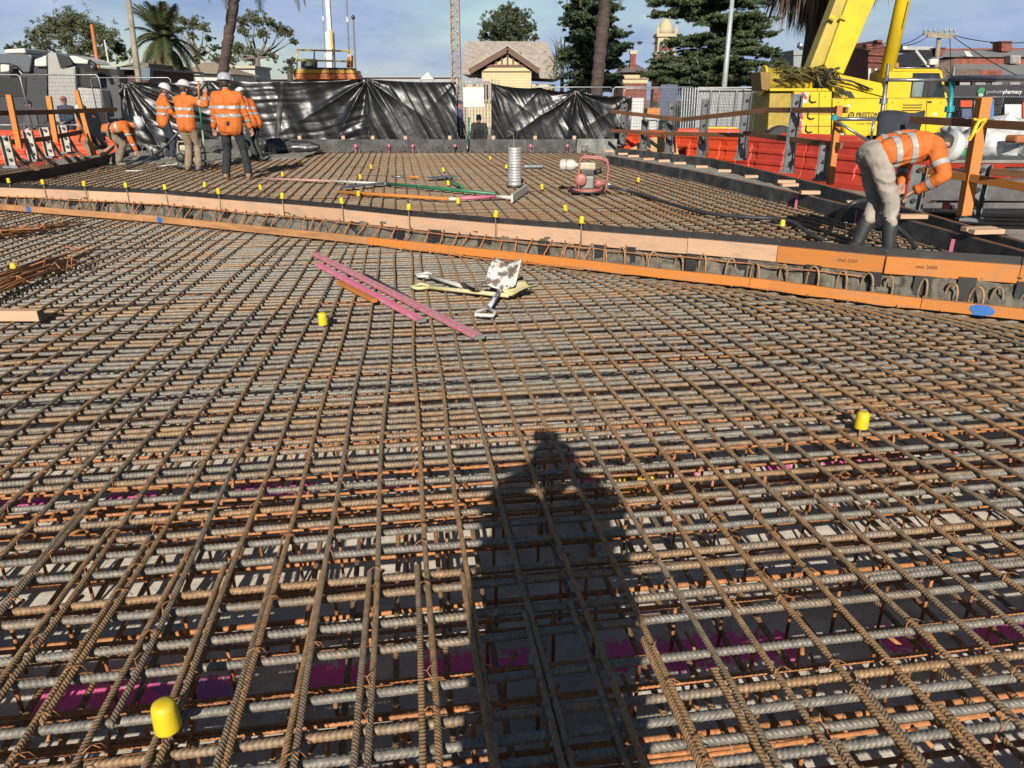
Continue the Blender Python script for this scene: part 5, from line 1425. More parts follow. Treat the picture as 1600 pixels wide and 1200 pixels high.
def broad_tree(px, pyb, Y, cl, label, mat, bark, seed, per=900, leaf=.22, aspect=.35, tr=.35, fork=None, name='gum_tree', zsq=.8):
    base = at(px, pyb, Y); base.z = 0
    t = thing(name, label, 'tree', tuple(base)); rr = random.Random(seed)
    cls = []
    fk = at(*(fork or (px, pyb - 20)), Y)
    mbT = MB(); mbT.path([base, base.lerp(fk, .5) + Vector((rr.uniform(-.2, .2), 0, 0)), fk], [tr, tr * .8, tr * .55], 9)
    mbT.build('trunk', bark, t, smooth=True)
    for (x, y, rp) in cl:
        Yc = Y + rr.uniform(-2.0, 2.0); c = at(x, y, Yc); r = rp * Y / 1195
        cls.append((c, r, r, r * zsq, int(3.0 * per * (rp / 20) ** 2) + 90))
        mid = fk.lerp(c, .5) + Vector((rr.uniform(-.4, .4), rr.uniform(-.4, .4), -rr.uniform(0, .1) * (c - fk).length))
        MB().path([fk, mid, c], [tr * .36, tr * .2, tr * .06], 6).build('limb', bark, t, smooth=True)
    leaf_obj('crown', cls, leaf * .42, aspect, seed, mat, t)
    return t
broad_tree(105, 120, 75, [(112, 36, 26), (85, 42, 20), (62, 52, 16), (140, 46, 22), (165, 58, 20), (185, 78, 15), (100, 62, 16), (70, 70, 14), (140, 74, 18), (165, 88, 14), (118, 80, 16), (52, 62, 9), (192, 92, 8)], 'wide spreading gum tree behind the trucks at the far left', M_GUM, M_BARK, 21, per=1250, leaf=.27, fork=(110, 92))
broad_tree(30, 125, 80, [(28, 70, 9), (45, 76, 11), (15, 76, 8), (60, 80, 8)], 'low dark tree at the left foot of the wide gum', M_GUMD, M_BARKD, 22, per=1000, leaf=.25)
broad_tree(308, 130, 72, [(268, 28, 10), (285, 32, 12), (302, 36, 13), (318, 42, 11), (278, 45, 9), (325, 60, 9), (300, 56, 9), (318, 82, 10), (335, 75, 9), (338, 92, 10), (305, 92, 8)], 'sparse airy gum tree between the palm and the leaning trunk', M_GUM, M_BARK, 23, per=1200, leaf=.22, fork=(308, 88))
broad_tree(400, 130, 66, [(378, 33, 13), (398, 30, 14), (420, 34, 13), (438, 46, 14), (452, 52, 10), (458, 64, 8), (380, 50, 10), (410, 52, 12), (372, 75, 14), (390, 88, 14), (425, 88, 9), (362, 92, 10), (398, 112, 12), (382, 112, 10)], 'tall open gum tree right of the leaning palm trunk', M_GUM, M_BARK, 24, per=1300, leaf=.21, fork=(402, 90))
broad_tree(352, 135, 60, [(350, 108, 9), (368, 115, 8), (340, 100, 7)], 'dark bush below the open gum tree', M_GUMD, M_BARKD, 28, per=1200, leaf=.2)
broad_tree(453, 130, 60, [(453, 97, 9), (450, 108, 10), (460, 112, 8)], 'small dark tree just left of the orange lift', M_GUMD, M_BARKD, 25, per=1500, leaf=.18)
broad_tree(795, 110, 85, [(796, 18, 14), (778, 26, 14), (815, 28, 14), (762, 42, 13), (795, 38, 18), (828, 44, 12), (780, 54, 18), (812, 54, 16), (756, 56, 9), (835, 58, 8), (795, 62, 16)], 'rounded dark tree standing behind the house roof', M_GUMD, M_BARKD, 26, per=2000, leaf=.3, name='round_tree')
broad_tree(1225, 130, 60, [(1210, 92, 10), (1222, 105, 10), (1212, 112, 12), (1232, 118, 8), (1200, 82, 10)], 'dull green tree behind the crane winch', M_GUMD, M_BARKD, 27, per=1500, leaf=.2, name='round_tree')
def conifer(px, pyb, Y, levels, label, mat, seed, per, leaf, tr, name, asp=.22, droop=.12):
    base = at(px, pyb, Y); base.z = 0
    t = thing(name, label, 'tree', tuple(base)); rr = random.Random(seed)
    top = at(px + 2, levels[0][1] - 14, Y)
    MB().path([base, top], [tr, tr * .3], 9).build('trunk', M_BARKD, t, smooth=True)
    cls = []
    for (xc, y, hw, hh) in levels:     # centre x, y, half width px, half height px
        k = max(8, int(hw / 2.8))
        for i in range(k):
            a = rr.uniform(0, 2 * PI); rad = hw * rr.uniform(.35, 1.0) * Y / 1195
            c0 = at(px, y, Y); c0.x += (xc - px) * Y / 1195
            ex = Vector((math.cos(a), math.sin(a), 0))
            tip = c0 + ex * rad + Vector((0, 0, -rad * droop + rr.uniform(-1, 1) * hh * Y / 1195 * .75))
            st = at(px, y + rr.uniform(-3, 3), Y)
            r1 = max(.6, .30 * rad); hz_ = hh * Y / 1195 * rr.uniform(.30, .5)
            for f in (.55, .95):
                cls.append((st.lerp(tip, f), r1 * rr.uniform(.7, 1.1), r1 * rr.uniform(.7, 1.1), hz_, int(per * rr.uniform(.6, 1.2))))
            if i % 2 == 0: MB().path([st, st.lerp(tip, .5) + Vector((0, 0, .2)), tip], [tr * .28, tr * .16, tr * .05], 5).build('limb', M_BARKD, t, smooth=True)
    leaf_obj('crown', cls, leaf, asp, seed, mat, t, .3)
    return t
conifer(930, 150, 42, [(928, -16, 36, 12), (930, 6, 44, 12), (932, 26, 50, 12), (930, 46, 50, 12), (930, 66, 50, 12), (928, 84, 48, 12), (930, 102, 44, 12), (932, 118, 44, 12), (932, 132, 46, 10)], 'dense dark conifer behind the tall palm trunk', M_NORF, 31, 620, .115, .5, 'conifer_tree', asp=.30)
conifer(1118, 160, 46, [(1115, -22, 80, 12), (1060, 0, 42, 9), (1150, 4, 60, 10), (1046, 22, 28, 8), (1130, 30, 66, 10), (1165, 48, 52, 9), (1065, 66, 30, 8), (1125, 62, 66, 9), (1155, 78, 66, 9), (1060, 88, 34, 8), (1105, 96, 68, 10), (1165, 102, 56, 9), (1036, 101, 26, 8), (1032, 118, 34, 9), (1060, 112, 50, 10), (1120, 122, 78, 10), (1175, 124, 46, 9), (1065, 130, 52, 8)], 'huge layered pine spreading across the right of the sky', M_PINE, 32, 640, .13, .6, 'pine_tree', asp=.20, droop=.05)

# palms
def frond_mesh(Lf, droop, seed, mat, wid=.55, dead=False):
    rr = random.Random(seed); mb = MB(); n = 16; spine = []
    for i in range(n + 1):
        s = i / n; spine.append(Vector((Lf * (s - .22 * droop * s * s), 0, Lf * (.55 * s * (1 - .35 * droop) - .75 * droop * s * s))))
    mb.path(spine, [.045 * (1 - .8 * i / n) for i in range(n + 1)], 4)
    for i in range(1, n * 6):
        s = i / (n * 6); j = min(int(s * n), n - 1); f = s * n - j; p = spine[j].lerp(spine[j + 1], f); d = (spine[j + 1] - spine[j]).normalized()
        w_ = wid * (math.sin(PI * min(1, .12 + s * .88)) ** .6)
        for sg in (-1, 1):
            e = p + Vector((0, sg * w_ * .8, 0)) + d * w_ * .75 + Vector((0, 0, -w_ * rr.uniform(.1, .5)))
            q = d * .022
            mb.add([p - q, p + q, e], [(0, 1, 2)])
    return mb.mesh('frond', mat, False, fix=False)
M_PALM = M('palm_green', (.065, .075, .026), .55, rnd=.3, trans=.1); M_PALMD = M('palm_straw', (.24, .17, .08), .75, rnd=.35)
def palm(crown, base, label, tr, Lf, seed, ng=34, nd=16, tmat=None, skirt=True):
    t = thing('palm_tree', label, 'palm', tuple(base)); rr = random.Random(seed); rel = Vector(crown) - Vector(base)
    mid = rel * .5
    link('trunk', MB().path([(0, 0, 0), mid, rel], [tr, tr * .92, tr * .9], 12).mesh('trunk', tmat or M_BARKD, True), t)
    fg = [frond_mesh(Lf, d, seed + i, M_PALM) for i, d in enumerate((.45, .8, 1.15, 1.5))]
    for i in range(ng):
        k = i % 4
        o = link('frond', fg[k], t, rel, (0, -R(42 - 15 * k + rr.uniform(-8, 8)), rr.uniform(0, 2 * PI)))
    fd = [frond_mesh(Lf * .98, d, seed + 9 + i, M_PALMD, .35) for i, d in enumerate((1.0, 1.4))]
    for i in range(nd): link('dead_frond', fd[i % 2], t, rel - Vector((0, 0, .25)), (0, R(42 + rr.uniform(-14, 22)), rr.uniform(0, 2 * PI)))
    return t
c = at(258, 66, 44); palm(c, (c.x, 44, 0), 'feathery palm with green and straw fronds behind the plastic sheet', .38, 2.5, 51, 40, 44)
M_PTR = M('palm_trunk_bark', (.12, .08, .065), .9, var=.3, scale=3, bump=.9, bscale=9, stretch=(1, 1, 5))
def trunk(xa, ya, xb, yb, Y, r, label, crown=True, seed=1):
    a, b = at(xa, ya, Y), at(xb, yb, Y); d = (b - a).normalized(); a = a - d * (a.z / d.z); b = b + d * 2.5
    t = thing('palm_tree', label, 'palm', tuple(a)); rel = b - a
    pts = [rel * (i / 60) + Vector((.02 * math.sin(i * 1.7), 0, 0)) for i in range(61)]
    link('trunk', MB().path([p for p in pts], [r * (1.06 if i % 2 else .96) for i in range(61)], 14).mesh('trunk', M_PTR, True), t)
    if crown:
        fg = [frond_mesh(3.0, q, seed + i, M_PALM) for i, q in enumerate((.5, .9, 1.4))]; rr = random.Random(seed)
        for i in range(26): link('frond', fg[i % 3], t, rel, (0, -R(35 - 22 * (i % 3)), rr.uniform(0, 6.28)))
    return t
trunk(344, 142, 366, 0, 27, .17, 'leaning dark palm trunk rising behind the group of workers', seed=61)
trunk(932, 143, 946, 0, 30, .235, 'straight grey palm trunk in front of the dark conifer', seed=71)
# hanging skirt of dead fronds behind the boom
sp = at(1288, -40, 31)
pk = thing('palm_tree', 'palm with a thick hanging skirt of dead brown fronds behind the yellow boom', 'palm', (sp.x, 31, 0))
link('trunk', MB().path([(0, 0, 0), (0, 0, sp.z)], .4, 12).mesh('trunk', M_PTR, True), pk)
rr = random.Random(8)
M_DEAD = M('dead_frond_brown', (.17, .105, .06), .85, rnd=.45, var=.25, scale=2, stretch=(6, 6, 1))
def hang_mesh(Lh, seed):
    r2 = random.Random(seed); mb = MB()
    for i in range(22):
        x = r2.uniform(-.28, .28); y = r2.uniform(-.2, .2); l0 = r2.uniform(.0, .3) * Lh; l1 = Lh * r2.uniform(.55, 1.0); w_ = r2.uniform(.02, .05)
        mb.add([(x * .3, y * .3, -l0), (x - w_, y, -(l0 + l1) / 2), (x + r2.uniform(-.06, .06), y, -l1), (x + w_, y + .02, -(l0 + l1) / 2)], [(0, 1, 2, 3)])
    return mb.mesh('dead_frond', M_DEAD, False, fix=False)
hm = [hang_mesh(3.4, 5 + i) for i in range(5)]
for i in range(120):
    px = rr.gauss(1290, 55)
    if not 1206 < px < 1388: continue
    yb = 78 - abs(px - 1272) * .55 + rr.uniform(-25, 5)
    p = at(px, yb, 31 + rr.uniform(-1.2, 1.2)); o = link('dead_frond', rr.choice(hm), pk)
    o.location = Vector((p.x, p.y, p.z + 3.3)) - pk.location; o.rotation_euler = (rr.uniform(-.12, .12), (px - 1286) * -.002 + rr.uniform(-.1, .1), rr.uniform(0, 6.28))
fg = [frond_mesh(3.2, q, 90 + i, M_PALM) for i, q in enumerate((.5, .9))]
for i in range(18): link('frond', fg[i % 2], pk, (0, 0, sp.z + .8), (0, -R(35 - 20 * (i % 2)), rr.uniform(0, 6.28)))
# small cordyline right of the house
cb = at(878, 135, 50); ct = at(878, 97, 50)
cd = thing('cordyline', 'small spiky palm-like plant at the right end of the house', 'plant', (cb.x, 50, 0))
link('stem', MB().path([(0, 0, 0), Vector((0, 0, ct.z))], .12, 8).mesh('stem', M_BARKD, True), cd)
bl = MB().add([(0, -.035, 0), (0, .035, 0), (.8, .04, .25), (1.35, 0, -.05), (.8, -.04, .25)], [(0, 1, 2, 4), (2, 3, 4)]).mesh('blade', M('cordyline_leaf', (.13, .15, .04), .6, rnd=.3), fix=False)
for i in range(110): link('blade', bl, cd, (rr.uniform(-.5, .5), rr.uniform(-.3, .3), ct.z + rr.uniform(-.6, .5)), (rr.uniform(-.3, .3), rr.uniform(-1.2, .9), rr.uniform(0, 6.28)))

# ------------------------------------------------------------------ house behind the fence
HY = 52.0
M_ROOFT = M('pale_roof_tile', (.56, .47, .40), .8, var=.15, scale=3, bump=.4, bscale=8, stretch=(1, 1, 1), world=True)
M_CREAM = M('cream_weatherboard', (.80, .62, .34), .7, var=.06, scale=1)
M_BROWN = M('brown_trim', (.17, .08, .05), .7)
hs_ = thing('house', 'cream weatherboard house with a brown-trimmed gable and pale tiled roof', 'house', tuple(at(795, 130, HY)))
hs_.location.z = 0
def hp(x, y, Y): return at(x, y, Y)
rl, rr_ = hp(727, 64, HY + 5), hp(855, 65, HY + 5); el, er = hp(722, 116, HY + .8), hp(876, 124, HY + .8)
bl_, br2 = el + Vector((0, 9, 0)), er + Vector((0, 9, 0)); rl2, rr2 = rl, rr_
mb = MB().add([el, er, rr_, rl, bl_, br2], [(0, 1, 2, 3), (1, 5, 2), (5, 4, 3, 2), (4, 0, 3), (0, 4, 5, 1)])
mb.build('roof', M_ROOFT, hs_)
wl, wr = hp(727, 120, HY + 1.4), hp(868, 122, HY + 1.4)
MB().box(((wl.x + wr.x) / 2, HY + 5, (er.z - .3) / 2), (wr.x - wl.x, 7.4, er.z - .32)).build('wall', M_CREAM, hs_)
ga, gl, gr = hp(793, 82, HY), hp(747, 107, HY), hp(836, 109, HY)
gz = min(gl.z, gr.z)
MB().prism([Vector((gl.x + .25, HY, 0)), Vector((gr.x - .25, HY, 0)), Vector((gr.x - .25, HY, gz - .1)), Vector((ga.x, HY, ga.z - .25)), Vector((gl.x + .25, HY, gz - .1))], (0, 3.0, 0)).build('gable_wall', M_CREAM, hs_)
# weatherboards on the gable front
zz = .3
while zz < gz - .15:
    MB().box(((gl.x + gr.x) / 2, HY - .012, zz), (gr.x - gl.x - .5, .02, .165)).build('weatherboard', M_CREAM, hs_); zz += .18
for (p, q) in ((hp(733, 112, HY - .25), hp(793, 77, HY - .25)), (hp(793, 77, HY - .25), hp(842, 111, HY - .25))):
    MB().beam(p, q, .12, .34).build('bargeboard', M_BROWN, hs_)
    MB().beam(p + Vector((0, 1.6, .22)), q + Vector((0, 1.6, .22)), 3.4, .08).build('gable_roof', M_ROOFT, hs_)
fz = hp(793, 103, HY).z
MB().box((ga.x, HY - .03, fz), (3.0, .05, .16)).build('frieze_beam', M_BROWN, hs_)
for i in range(-3, 4):
    MB().box((ga.x + i * .38, HY - .028, fz + .42 - abs(i) * .05), (.13, .05, .62 - abs(i) * .12)).build('gable_batten', M_BROWN, hs_)
MB().box((ga.x, HY - .03, fz + .78), (1.9, .05, .1)).build('frieze_beam', M_BROWN, hs_)
MB().box((ga.x, HY - .03, gz - .12), (gr.x - gl.x - .4, .06, .08)).build('trim_band', M_BROWN, hs_)
for (px, w_) in ((732, .9), (760, .5)):
    p = hp(px, 118, HY); 
    wf = MB().box((p.x, HY - .03 if px > 745 else HY + 1.38, 2.2), (w_, .05, 1.0)).build('window', M_BROWN, hs_)
    MB().box((p.x, HY - .06 if px > 745 else HY + 1.35, 2.2), (w_ - .16, .02, .84)).build('pane', M_GLASS, wf)
# verandah bits and fence pickets between the sheets
pf = thing('picket_fence', 'pale uneven pickets of a garden fence in front of the house', 'fence', tuple(at(735, 135, 40)))
pf.location.z = 0
for i in range(14):
    x = at(714 + i * 5, 130, 40).x; h = at(720, 121 + 5 * RND.random(), 40).z
    MB().box((x, 40, h / 2), (.09, .03, h)).build('picket', M('picket_paint', (.48, .44, .36), .8, rnd=.2), pf)
MB().box((at(747, 130, 40).x, 40.03, 1.6), (2.9, .04, .1)).build('fence_rail', M_BARKD, pf)
# house at left
h2 = thing('house', 'low white house with a tan hipped roof behind the left half of the plastic', 'house', tuple(at(325, 130, 56)))
h2.location.z = 0
a, b = at(284, 114, 55), at(365, 116, 55); ra, rb2 = at(318, 97, 58), at(335, 97, 58)
MB().add([a, b, rb2, ra, a + Vector((0, 6, 0)), b + Vector((0, 6, 0))], [(0, 1, 2, 3), (1, 5, 2), (5, 4, 3, 2), (4, 0, 3), (0, 4, 5, 1)]).build('roof', M('tan_roof', (.46, .36, .25), .8), h2)
MB().box(((a.x + b.x) / 2, 58, a.z / 2 - .05), (b.x - a.x - .6, 5, a.z - .1)).build('wall', M_OFFW, h2)
for px in (300, 345): MB().box((at(px, 122, 55).x, 55.48, 2.2), (1.0, .04, 1.0)).build('window', M_GLASS, h2)
ann = thing('white_building', 'white flat parapet building between the palm and the leaning trunk', 'building', tuple(at(385, 120, 64)))
ann.location.z = 0
q0, q1 = at(275, 107, 64), at(398, 110, 64)
MB().box(((q0.x + q1.x) / 2, 66, q0.z / 2), (q1.x - q0.x, 4, q0.z)).build('wall', M('white_render', (.66, .66, .64), .8), ann)
MB().box(((q0.x + q1.x) / 2, 65.9, q0.z + .1), (q1.x - q0.x + .3, 4.3, .2)).build('parapet', M('cream_parapet', (.62, .55, .38), .8), ann)
for i in range(5): MB().box((q0.x + 1.2 + i * 1.35, 63.98, q0.z - 1.3), (.7, .04, .9)).build('window', M_GLASS, ann)

# ------------------------------------------------------------------ clock-tower building and brick chimney building
M_BRICK = M('red_brick', (.36, .10, .06), .85, var=.25, scale=3, bump=.3, bscale=12, world=True)
M_BRICKD = M('dark_red_brick', (.22, .06, .045), .85, var=.25, scale=3, bump=.3, bscale=12, world=True)
M_STUC = M('cream_stucco', (.66, .56, .36), .8, var=.08)
TY = 95.0
tw = thing('bell_tower', 'cream and brick tower with a small dome seen through the big pine', 'tower', tuple(at(1036, 100, TY)))
tw.location.z = 0
tc_ = at(1036, 100, TY); wT = at(1050, 80, TY).x - at(1022, 80, TY).x
zb, zm, zt = at(1036, 84, TY).z, at(1036, 56, TY).z, at(1036, 48, TY).z
MB().box((tc_.x, TY, zb / 2), (wT, wT, zb)).build('brick_shaft', M_BRICK, tw)
MB().box((tc_.x, TY, (zb + zm) / 2), (wT * .92, wT * .92, zm - zb)).build('belfry', M_STUC, tw)
for z_ in (zb, zm): MB().box((tc_.x, TY, z_), (wT * 1.12, wT * 1.12, .35)).build('cornice', M_STUC, tw)
for i in range(3):
    x = tc_.x + (i - 1) * wT * .27
    MB().prism([Vector((x + math.cos(a) * .26, TY - wT * .47, zm - 1.0 + max(0, math.sin(a)) * .3 - (1.2 if math.sin(a) < 0 else 0))) for a in np.linspace(0, 2 * PI, 12, endpoint=False)], (0, .1, 0)).build('arched_opening', M_BLACK, tw)
for i in range(4):
    x = tc_.x + (i - 1.5) * wT * .22; MB().box((x, TY - wT * .48, zb + .55), (.28, .08, .3)).build('brick_inset', M_BRICK, tw)
MB().lathe([(wT * .46, 0), (wT * .44, .5), (wT * .36, 1.1), (wT * .2, 1.6), (wT * .12, 1.8), (wT * .12, 2.3), (.05, 2.7)], c=(tc_.x, TY, zm + .15), n=16).build('dome', M_STUC, tw, smooth=True)
for sx in (-1, 1): MB().lathe([(.22, 0), (.26, .3), (.1, .7), (.03, 1.0)], c=(tc_.x + sx * wT * .5, TY - wT * .45, zm + .15), n=8).build('finial', M_STUC, tw)
cb_ = thing('brick_building', 'red brick building with cream bands and a tall chimney right of the dark conifer', 'building', tuple(at(995, 130, 70)))
cb_.location.z = 0
x0, x1 = at(974, 120, 70).x, at(1012, 120, 70).x; z1 = at(990, 113, 70).z
MB().box(((x0 + x1) / 2, 73, z1 / 2), (x1 - x0, 6, z1)).build('wall', M_BRICK, cb_)
for yy in (120, 127.5): MB().box(((x0 + x1) / 2, 69.97, at(990, yy, 70).z), (x1 - x0 + .1, .12, .3)).build('cream_band', M_STUC, cb_)
MB().add([Vector((x0 - .3, 69.6, z1)), Vector((x1 + .3, 69.6, z1)), Vector((x1 - .6, 72.5, z1 + .75)), Vector((x0 + .6, 72.5, z1 + .75)), Vector((x0 - .3, 76, z1)), Vector((x1 + .3, 76, z1))], [(0, 1, 2, 3), (1, 5, 2), (5, 4, 3, 2), (4, 0, 3), (0, 4, 5, 1)]).build('roof', M('grey_slate', (.22, .20, .19), .8), cb_)
xc = at(989, 90, 71).x; zc = at(989, 82, 71).z
MB().box((xc, 71, zc / 2 + .5), (.5, .5, zc - 1)).build('chimney', M_BRICK, cb_); MB().box((xc, 71, zc), (.66, .66, .3)).build('chimney_cap', M_STUC, cb_)
# white shed/container and more fence behind the right rail
ct_ = thing('shipping_container', 'pale grey corrugated container behind the fence left of the crane', 'container', tuple(at(1140, 210, 29)))
ct_.location.z = 0
x0, x1 = at(1090, 150, 29).x, at(1196, 150, 29).x; zt = at(1140, 136, 29).z
mb = MB(); n = 44; vs = []
prof = []
for i in range(n + 1):
    for (f, d) in ((0, 0), (.3, 0), (.5, .05), (.8, .05)):
        x = x0 + (x1 - x0) * (i + f) / (n + 1); prof.append((x, 29 + d))
mb.prism([Vector((x, y, 0)) for x, y in prof] + [Vector((x1, 31.4, 0)), Vector((x0, 31.4, 0))], (0, 0, zt))
mb.build('shell', M('container_grey', (.52, .53, .54), .6, var=.1), ct_)
MB().box(((x0 + x1) / 2, 28.96, zt - .06), (x1 - x0 + .05, .1, .12)).build('top_rail', M('container_grey', (.52, .53, .54), .6), ct_)
for px in (1110, 1150, 1188): MB().box((at(px, 150, 29).x, 28.95, zt / 2), (.07, .06, zt - .2)).build('door_bar', M_CHANNEL, ct_)
rfence = [(948, 27.0, 'behind the right end of the black plastic'), (1052, 25.4, 'left of the stacked panels'), (1170, 25.2, 'in front of the pale container')]
fence((at(1030, 150, 25.6).x, 25.6, -.02), R(4), 'wire fence panel with a blue board, right of the black plastic')
fence((at(1105, 150, 26.2).x, 26.2, -.02), R(-6), 'wire fence panel in front of the pale container, left half')
fence((at(1178, 150, 25.6).x, 25.6, -.02), R(5), 'wire fence panel in front of the pale container, beside the crane')
fs_ = thing('stacked_fence_panels', 'upright bundle of spare fence panels leaning together left of the container', 'fence panels', tuple(at(1082, 205, 25.0)))
fs_.location.z = 0
for i in range(7):
    x = at(1068 + i * 4, 150, 25).x
    MB().path([(x, 25.0, 0), (x, 25.2, at(1080, 137, 25).z), (x, 26.6, at(1080, 137, 25).z - .05), (x, 26.6, 0)], .022, 6).build('panel_frame', M_STEEL, fs_)
q = at(1045, 160, 25.3); solo('blue_board', MB().box((q.x, 25.45, q.z), (.55, .02, 1.1)), M('navy_mesh_board', (.10, .12, .20), .7), 'navy board hung on the fence right of the black plastic', 'sign')
q = at(1022, 176, 25.3); solo('orange_board', MB().box((q.x, 25.4, q.z), (.42, .02, .3)), M_TIMBO, 'small orange board on the fence right of the plastic', 'sign')
q = at(1018, 192, 25.0); solo('white_bin', MB().lathe([(.22, -.2), (.27, .2), (.25, .22)], c=q, n=16), M_WHITE, 'white tub behind the rail right of the plastic', 'tub')
q = at(1125, 203, 22.8); solo('yellow_tub', MB().box((q.x, 22.8, q.z), (.85, .5, .18)), M_CYEL, 'yellow lid lying on the barrier left of the crane', 'lid', bevel=.03)
wb = at(995, 160, 27.2); solo('white_banner', MB().box((at(997, 155, 27.4).x, 27.4, 1.25), (.42, .03, 1.1)), M_WHITE, 'narrow white banner at the right end of the black plastic', 'banner')

# ------------------------------------------------------------------ shops at right
SY = 50.0
def block(par, pts, Y, depth, mat, name='wall'): return MB().pxprism(pts, Y, depth).build(name, mat, par)
s1 = thing('grey_shed', 'pale grey building with dark windows behind the crane boom', 'building', tuple(at(1320, 120, 56))); s1.location.z = 0
block(s1, [(1240, 78), (1268, 78), (1268, 240), (1240, 240)], 58, 5, M('grey_glass_wall', (.34, .37, .37), .6), 'side_wall')
block(s1, [(1300, 72), (1356, 70), (1352, 240), (1296, 240)], 57, 6, M('pale_grey_render', (.50, .51, .52), .7), 'wall')
block(s1, [(1298, 68), (1358, 66), (1358, 72), (1298, 74)], 56.8, 6, M_STEEL, 'parapet')
for px in (1327, 1333, 1339): block(s1, [(px, 108), (px + 4, 108), (px + 4, 122), (px, 122)], 56.9, .05, M_GLASS, 'window')
s2 = thing('brick_shop', 'narrow dark red brick shop with a pointed gable between the boom and the cylinder', 'building', tuple(at(1370, 120, 53))); s2.location.z = 0
block(s2, [(1352, 240), (1357, 72), (1366, 72), (1375, 62), (1384, 74), (1392, 76), (1392, 240)], 53, 6, M_BRICKD)
block(s2, [(1354, 69), (1363, 69), (1363, 78), (1354, 78)], 52.8, .6, M_BRICK, 'pier'); block(s2, [(1371, 62), (1379, 62), (1379, 66), (1371, 66)], 52.8, .6, M_BRICK, 'finial')
for yy in (84, 95): block(s2, [(1358, yy), (1390, yy + 1), (1390, yy + 3), (1358, yy + 2)], 52.85, .2, M_BRICK, 'string_course')
for px in (1357, 1367): block(s2, [(px, 107), (px + 4, 107), (px + 4, 128), (px, 128)], 52.9, .12, M_OFFW, 'window')
s3 = thing('dark_roof_shop', 'shop with a black sloping roof behind the crane cab', 'building', tuple(at(1425, 120, 50))); s3.location.z = 0
MB().add([at(1388, 112, 50), at(1458, 110, 50), at(1457, 79, 55), at(1430, 79, 55), at(1388, 90, 54), at(1388, 112, 60), at(1458, 110, 60)], [(0, 1, 2, 3, 4), (1, 6, 2), (6, 5, 4, 3, 2), (5, 0, 4), (0, 5, 6, 1)]).build('roof', M('black_roof', (.035, .034, .036), .6), s3)
block(s3, [(1388, 113), (1458, 113), (1458, 240), (1388, 240)], 50.3, 8, M('shop_grey', (.36, .35, .34), .8))
block(s3, [(1405, 72), (1458, 73), (1458, 78), (1405, 78)], 57, 4, M('pale_ridge', (.5, .5, .48), .7), 'rear_parapet')
MB().path([at(1431, 79, 49.9), at(1451, 105, 49.6)], .07, 6).build('roof_flashing', M_OFFW, s3)
block(s3, [(1411, 71), (1417, 71), (1417, 77), (1411, 77)], 52, .6, M_OFFW, 'roof_vent')
s4 = thing('brick_terrace', 'long brick terrace with grey metal roofs and chimneys at the right edge', 'building', tuple(at(1540, 140, 50))); s4.location.z = 0
M_GROOF = M('grey_metal_roof', (.40, .385, .37), .55, .2, var=.08, stretch=(1, 8, 1))
MB().add([at(1470, 89, 52), at(1700, 89, 52), at(1690, 76, 56), at(1476, 79, 56)], [(0, 1, 2, 3)]).add([at(1476, 79, 56), at(1690, 76, 56), at(1700, 100, 62), at(1470, 100, 62)], [(0, 1, 2, 3)]).build('upper_roof', M_GROOF, s4)
block(s4, [(1466, 76), (1700, 74), (1700, 78), (1478, 80)], 58, 1.0, M_BRICK, 'ridge_wall')
block(s4, [(1490, 88.5), (1700, 88.5), (1700, 101), (1490, 101)], 52.2, 5, M_BRICK, 'upper_wall')
MB().add([at(1484, 115, 48), at(1700, 118, 48), at(1700, 100, 52.2), at(1490, 100, 52.2)], [(0, 1, 2, 3)]).add([at(1484, 115.6, 48), at(1700, 118.6, 48), at(1700, 100.6, 52.3), at(1490, 100.6, 52.3)], [(3, 2, 1, 0)]).build('lower_roof', M_GROOF, s4)
block(s4, [(1470, 107), (1531, 107), (1531, 126), (1470, 126)], 47.5, 3, M('brown_brick', (.20, .14, .11), .85, var=.2, world=True), 'parapet_wall')
block(s4, [(1531.5, 109), (1566, 109), (1566, 121), (1531.5, 121)], 47.6, 3, M_BRICK, 'parapet_wall')
block(s4, [(1464, 126), (1700, 124), (1700, 240), (1464, 240)], 48.2, 8, M('shopfront_dark', (.09, .08, .08), .6), 'shopfront')
block(s4, [(1466, 100), (1492, 92), (1492, 108), (1468, 112)], 49, 5, M('brown_brick', (.20, .14, .11), .85), 'side_wall')
for (xa, xb, ya, yb) in ((1565, 1581, 64, 80), (1468, 1477, 74, 88)):
    ch = block(s4, [(xa, ya + 2), (xb, ya + 2), (xb, yb), (xa, yb)], 54, 1.0, M_BRICK, 'chimney'); block(s4, [(xa - 1, ya), (xb + 1, ya), (xb + 1, ya + 2), (xa - 1, ya + 2)], 53.9, 1.2, M_BRICKD, 'chimney_cap')
block(s4, [(1579, 86.5), (1595, 86.5), (1595, 99), (1579, 99)], 51.6, 1.5, M('dormer_beige', (.45, .42, .38), .8), 'dormer'); block(s4, [(1581, 88.5), (1593, 88.5), (1593, 97), (1581, 97)], 51.55, .05, M('dormer_blind', (.33, .31, .28), .7), 'window')
block(s4, [(1506, 80), (1514, 80), (1520, 88), (1511, 88)], 51.9, .1, M_OFFW, 'skylight')
for px in (1500, 1524, 1550, 1578): block(s4, [(px, 128.5), (px + 16, 128.5), (px + 16, 133), (px, 133)], 47.4, .1, M('shop_poster', (.42, .38, .36), .7, rnd=.5), 'shop_poster')
aw = MB().pxprism([(1470, 136), (1510, 133), (1700, 131), (1700, 152), (1470, 150)], 44.5, 3.5).build('awning', M('awning_black', (.022, .022, .03), .6), s4)
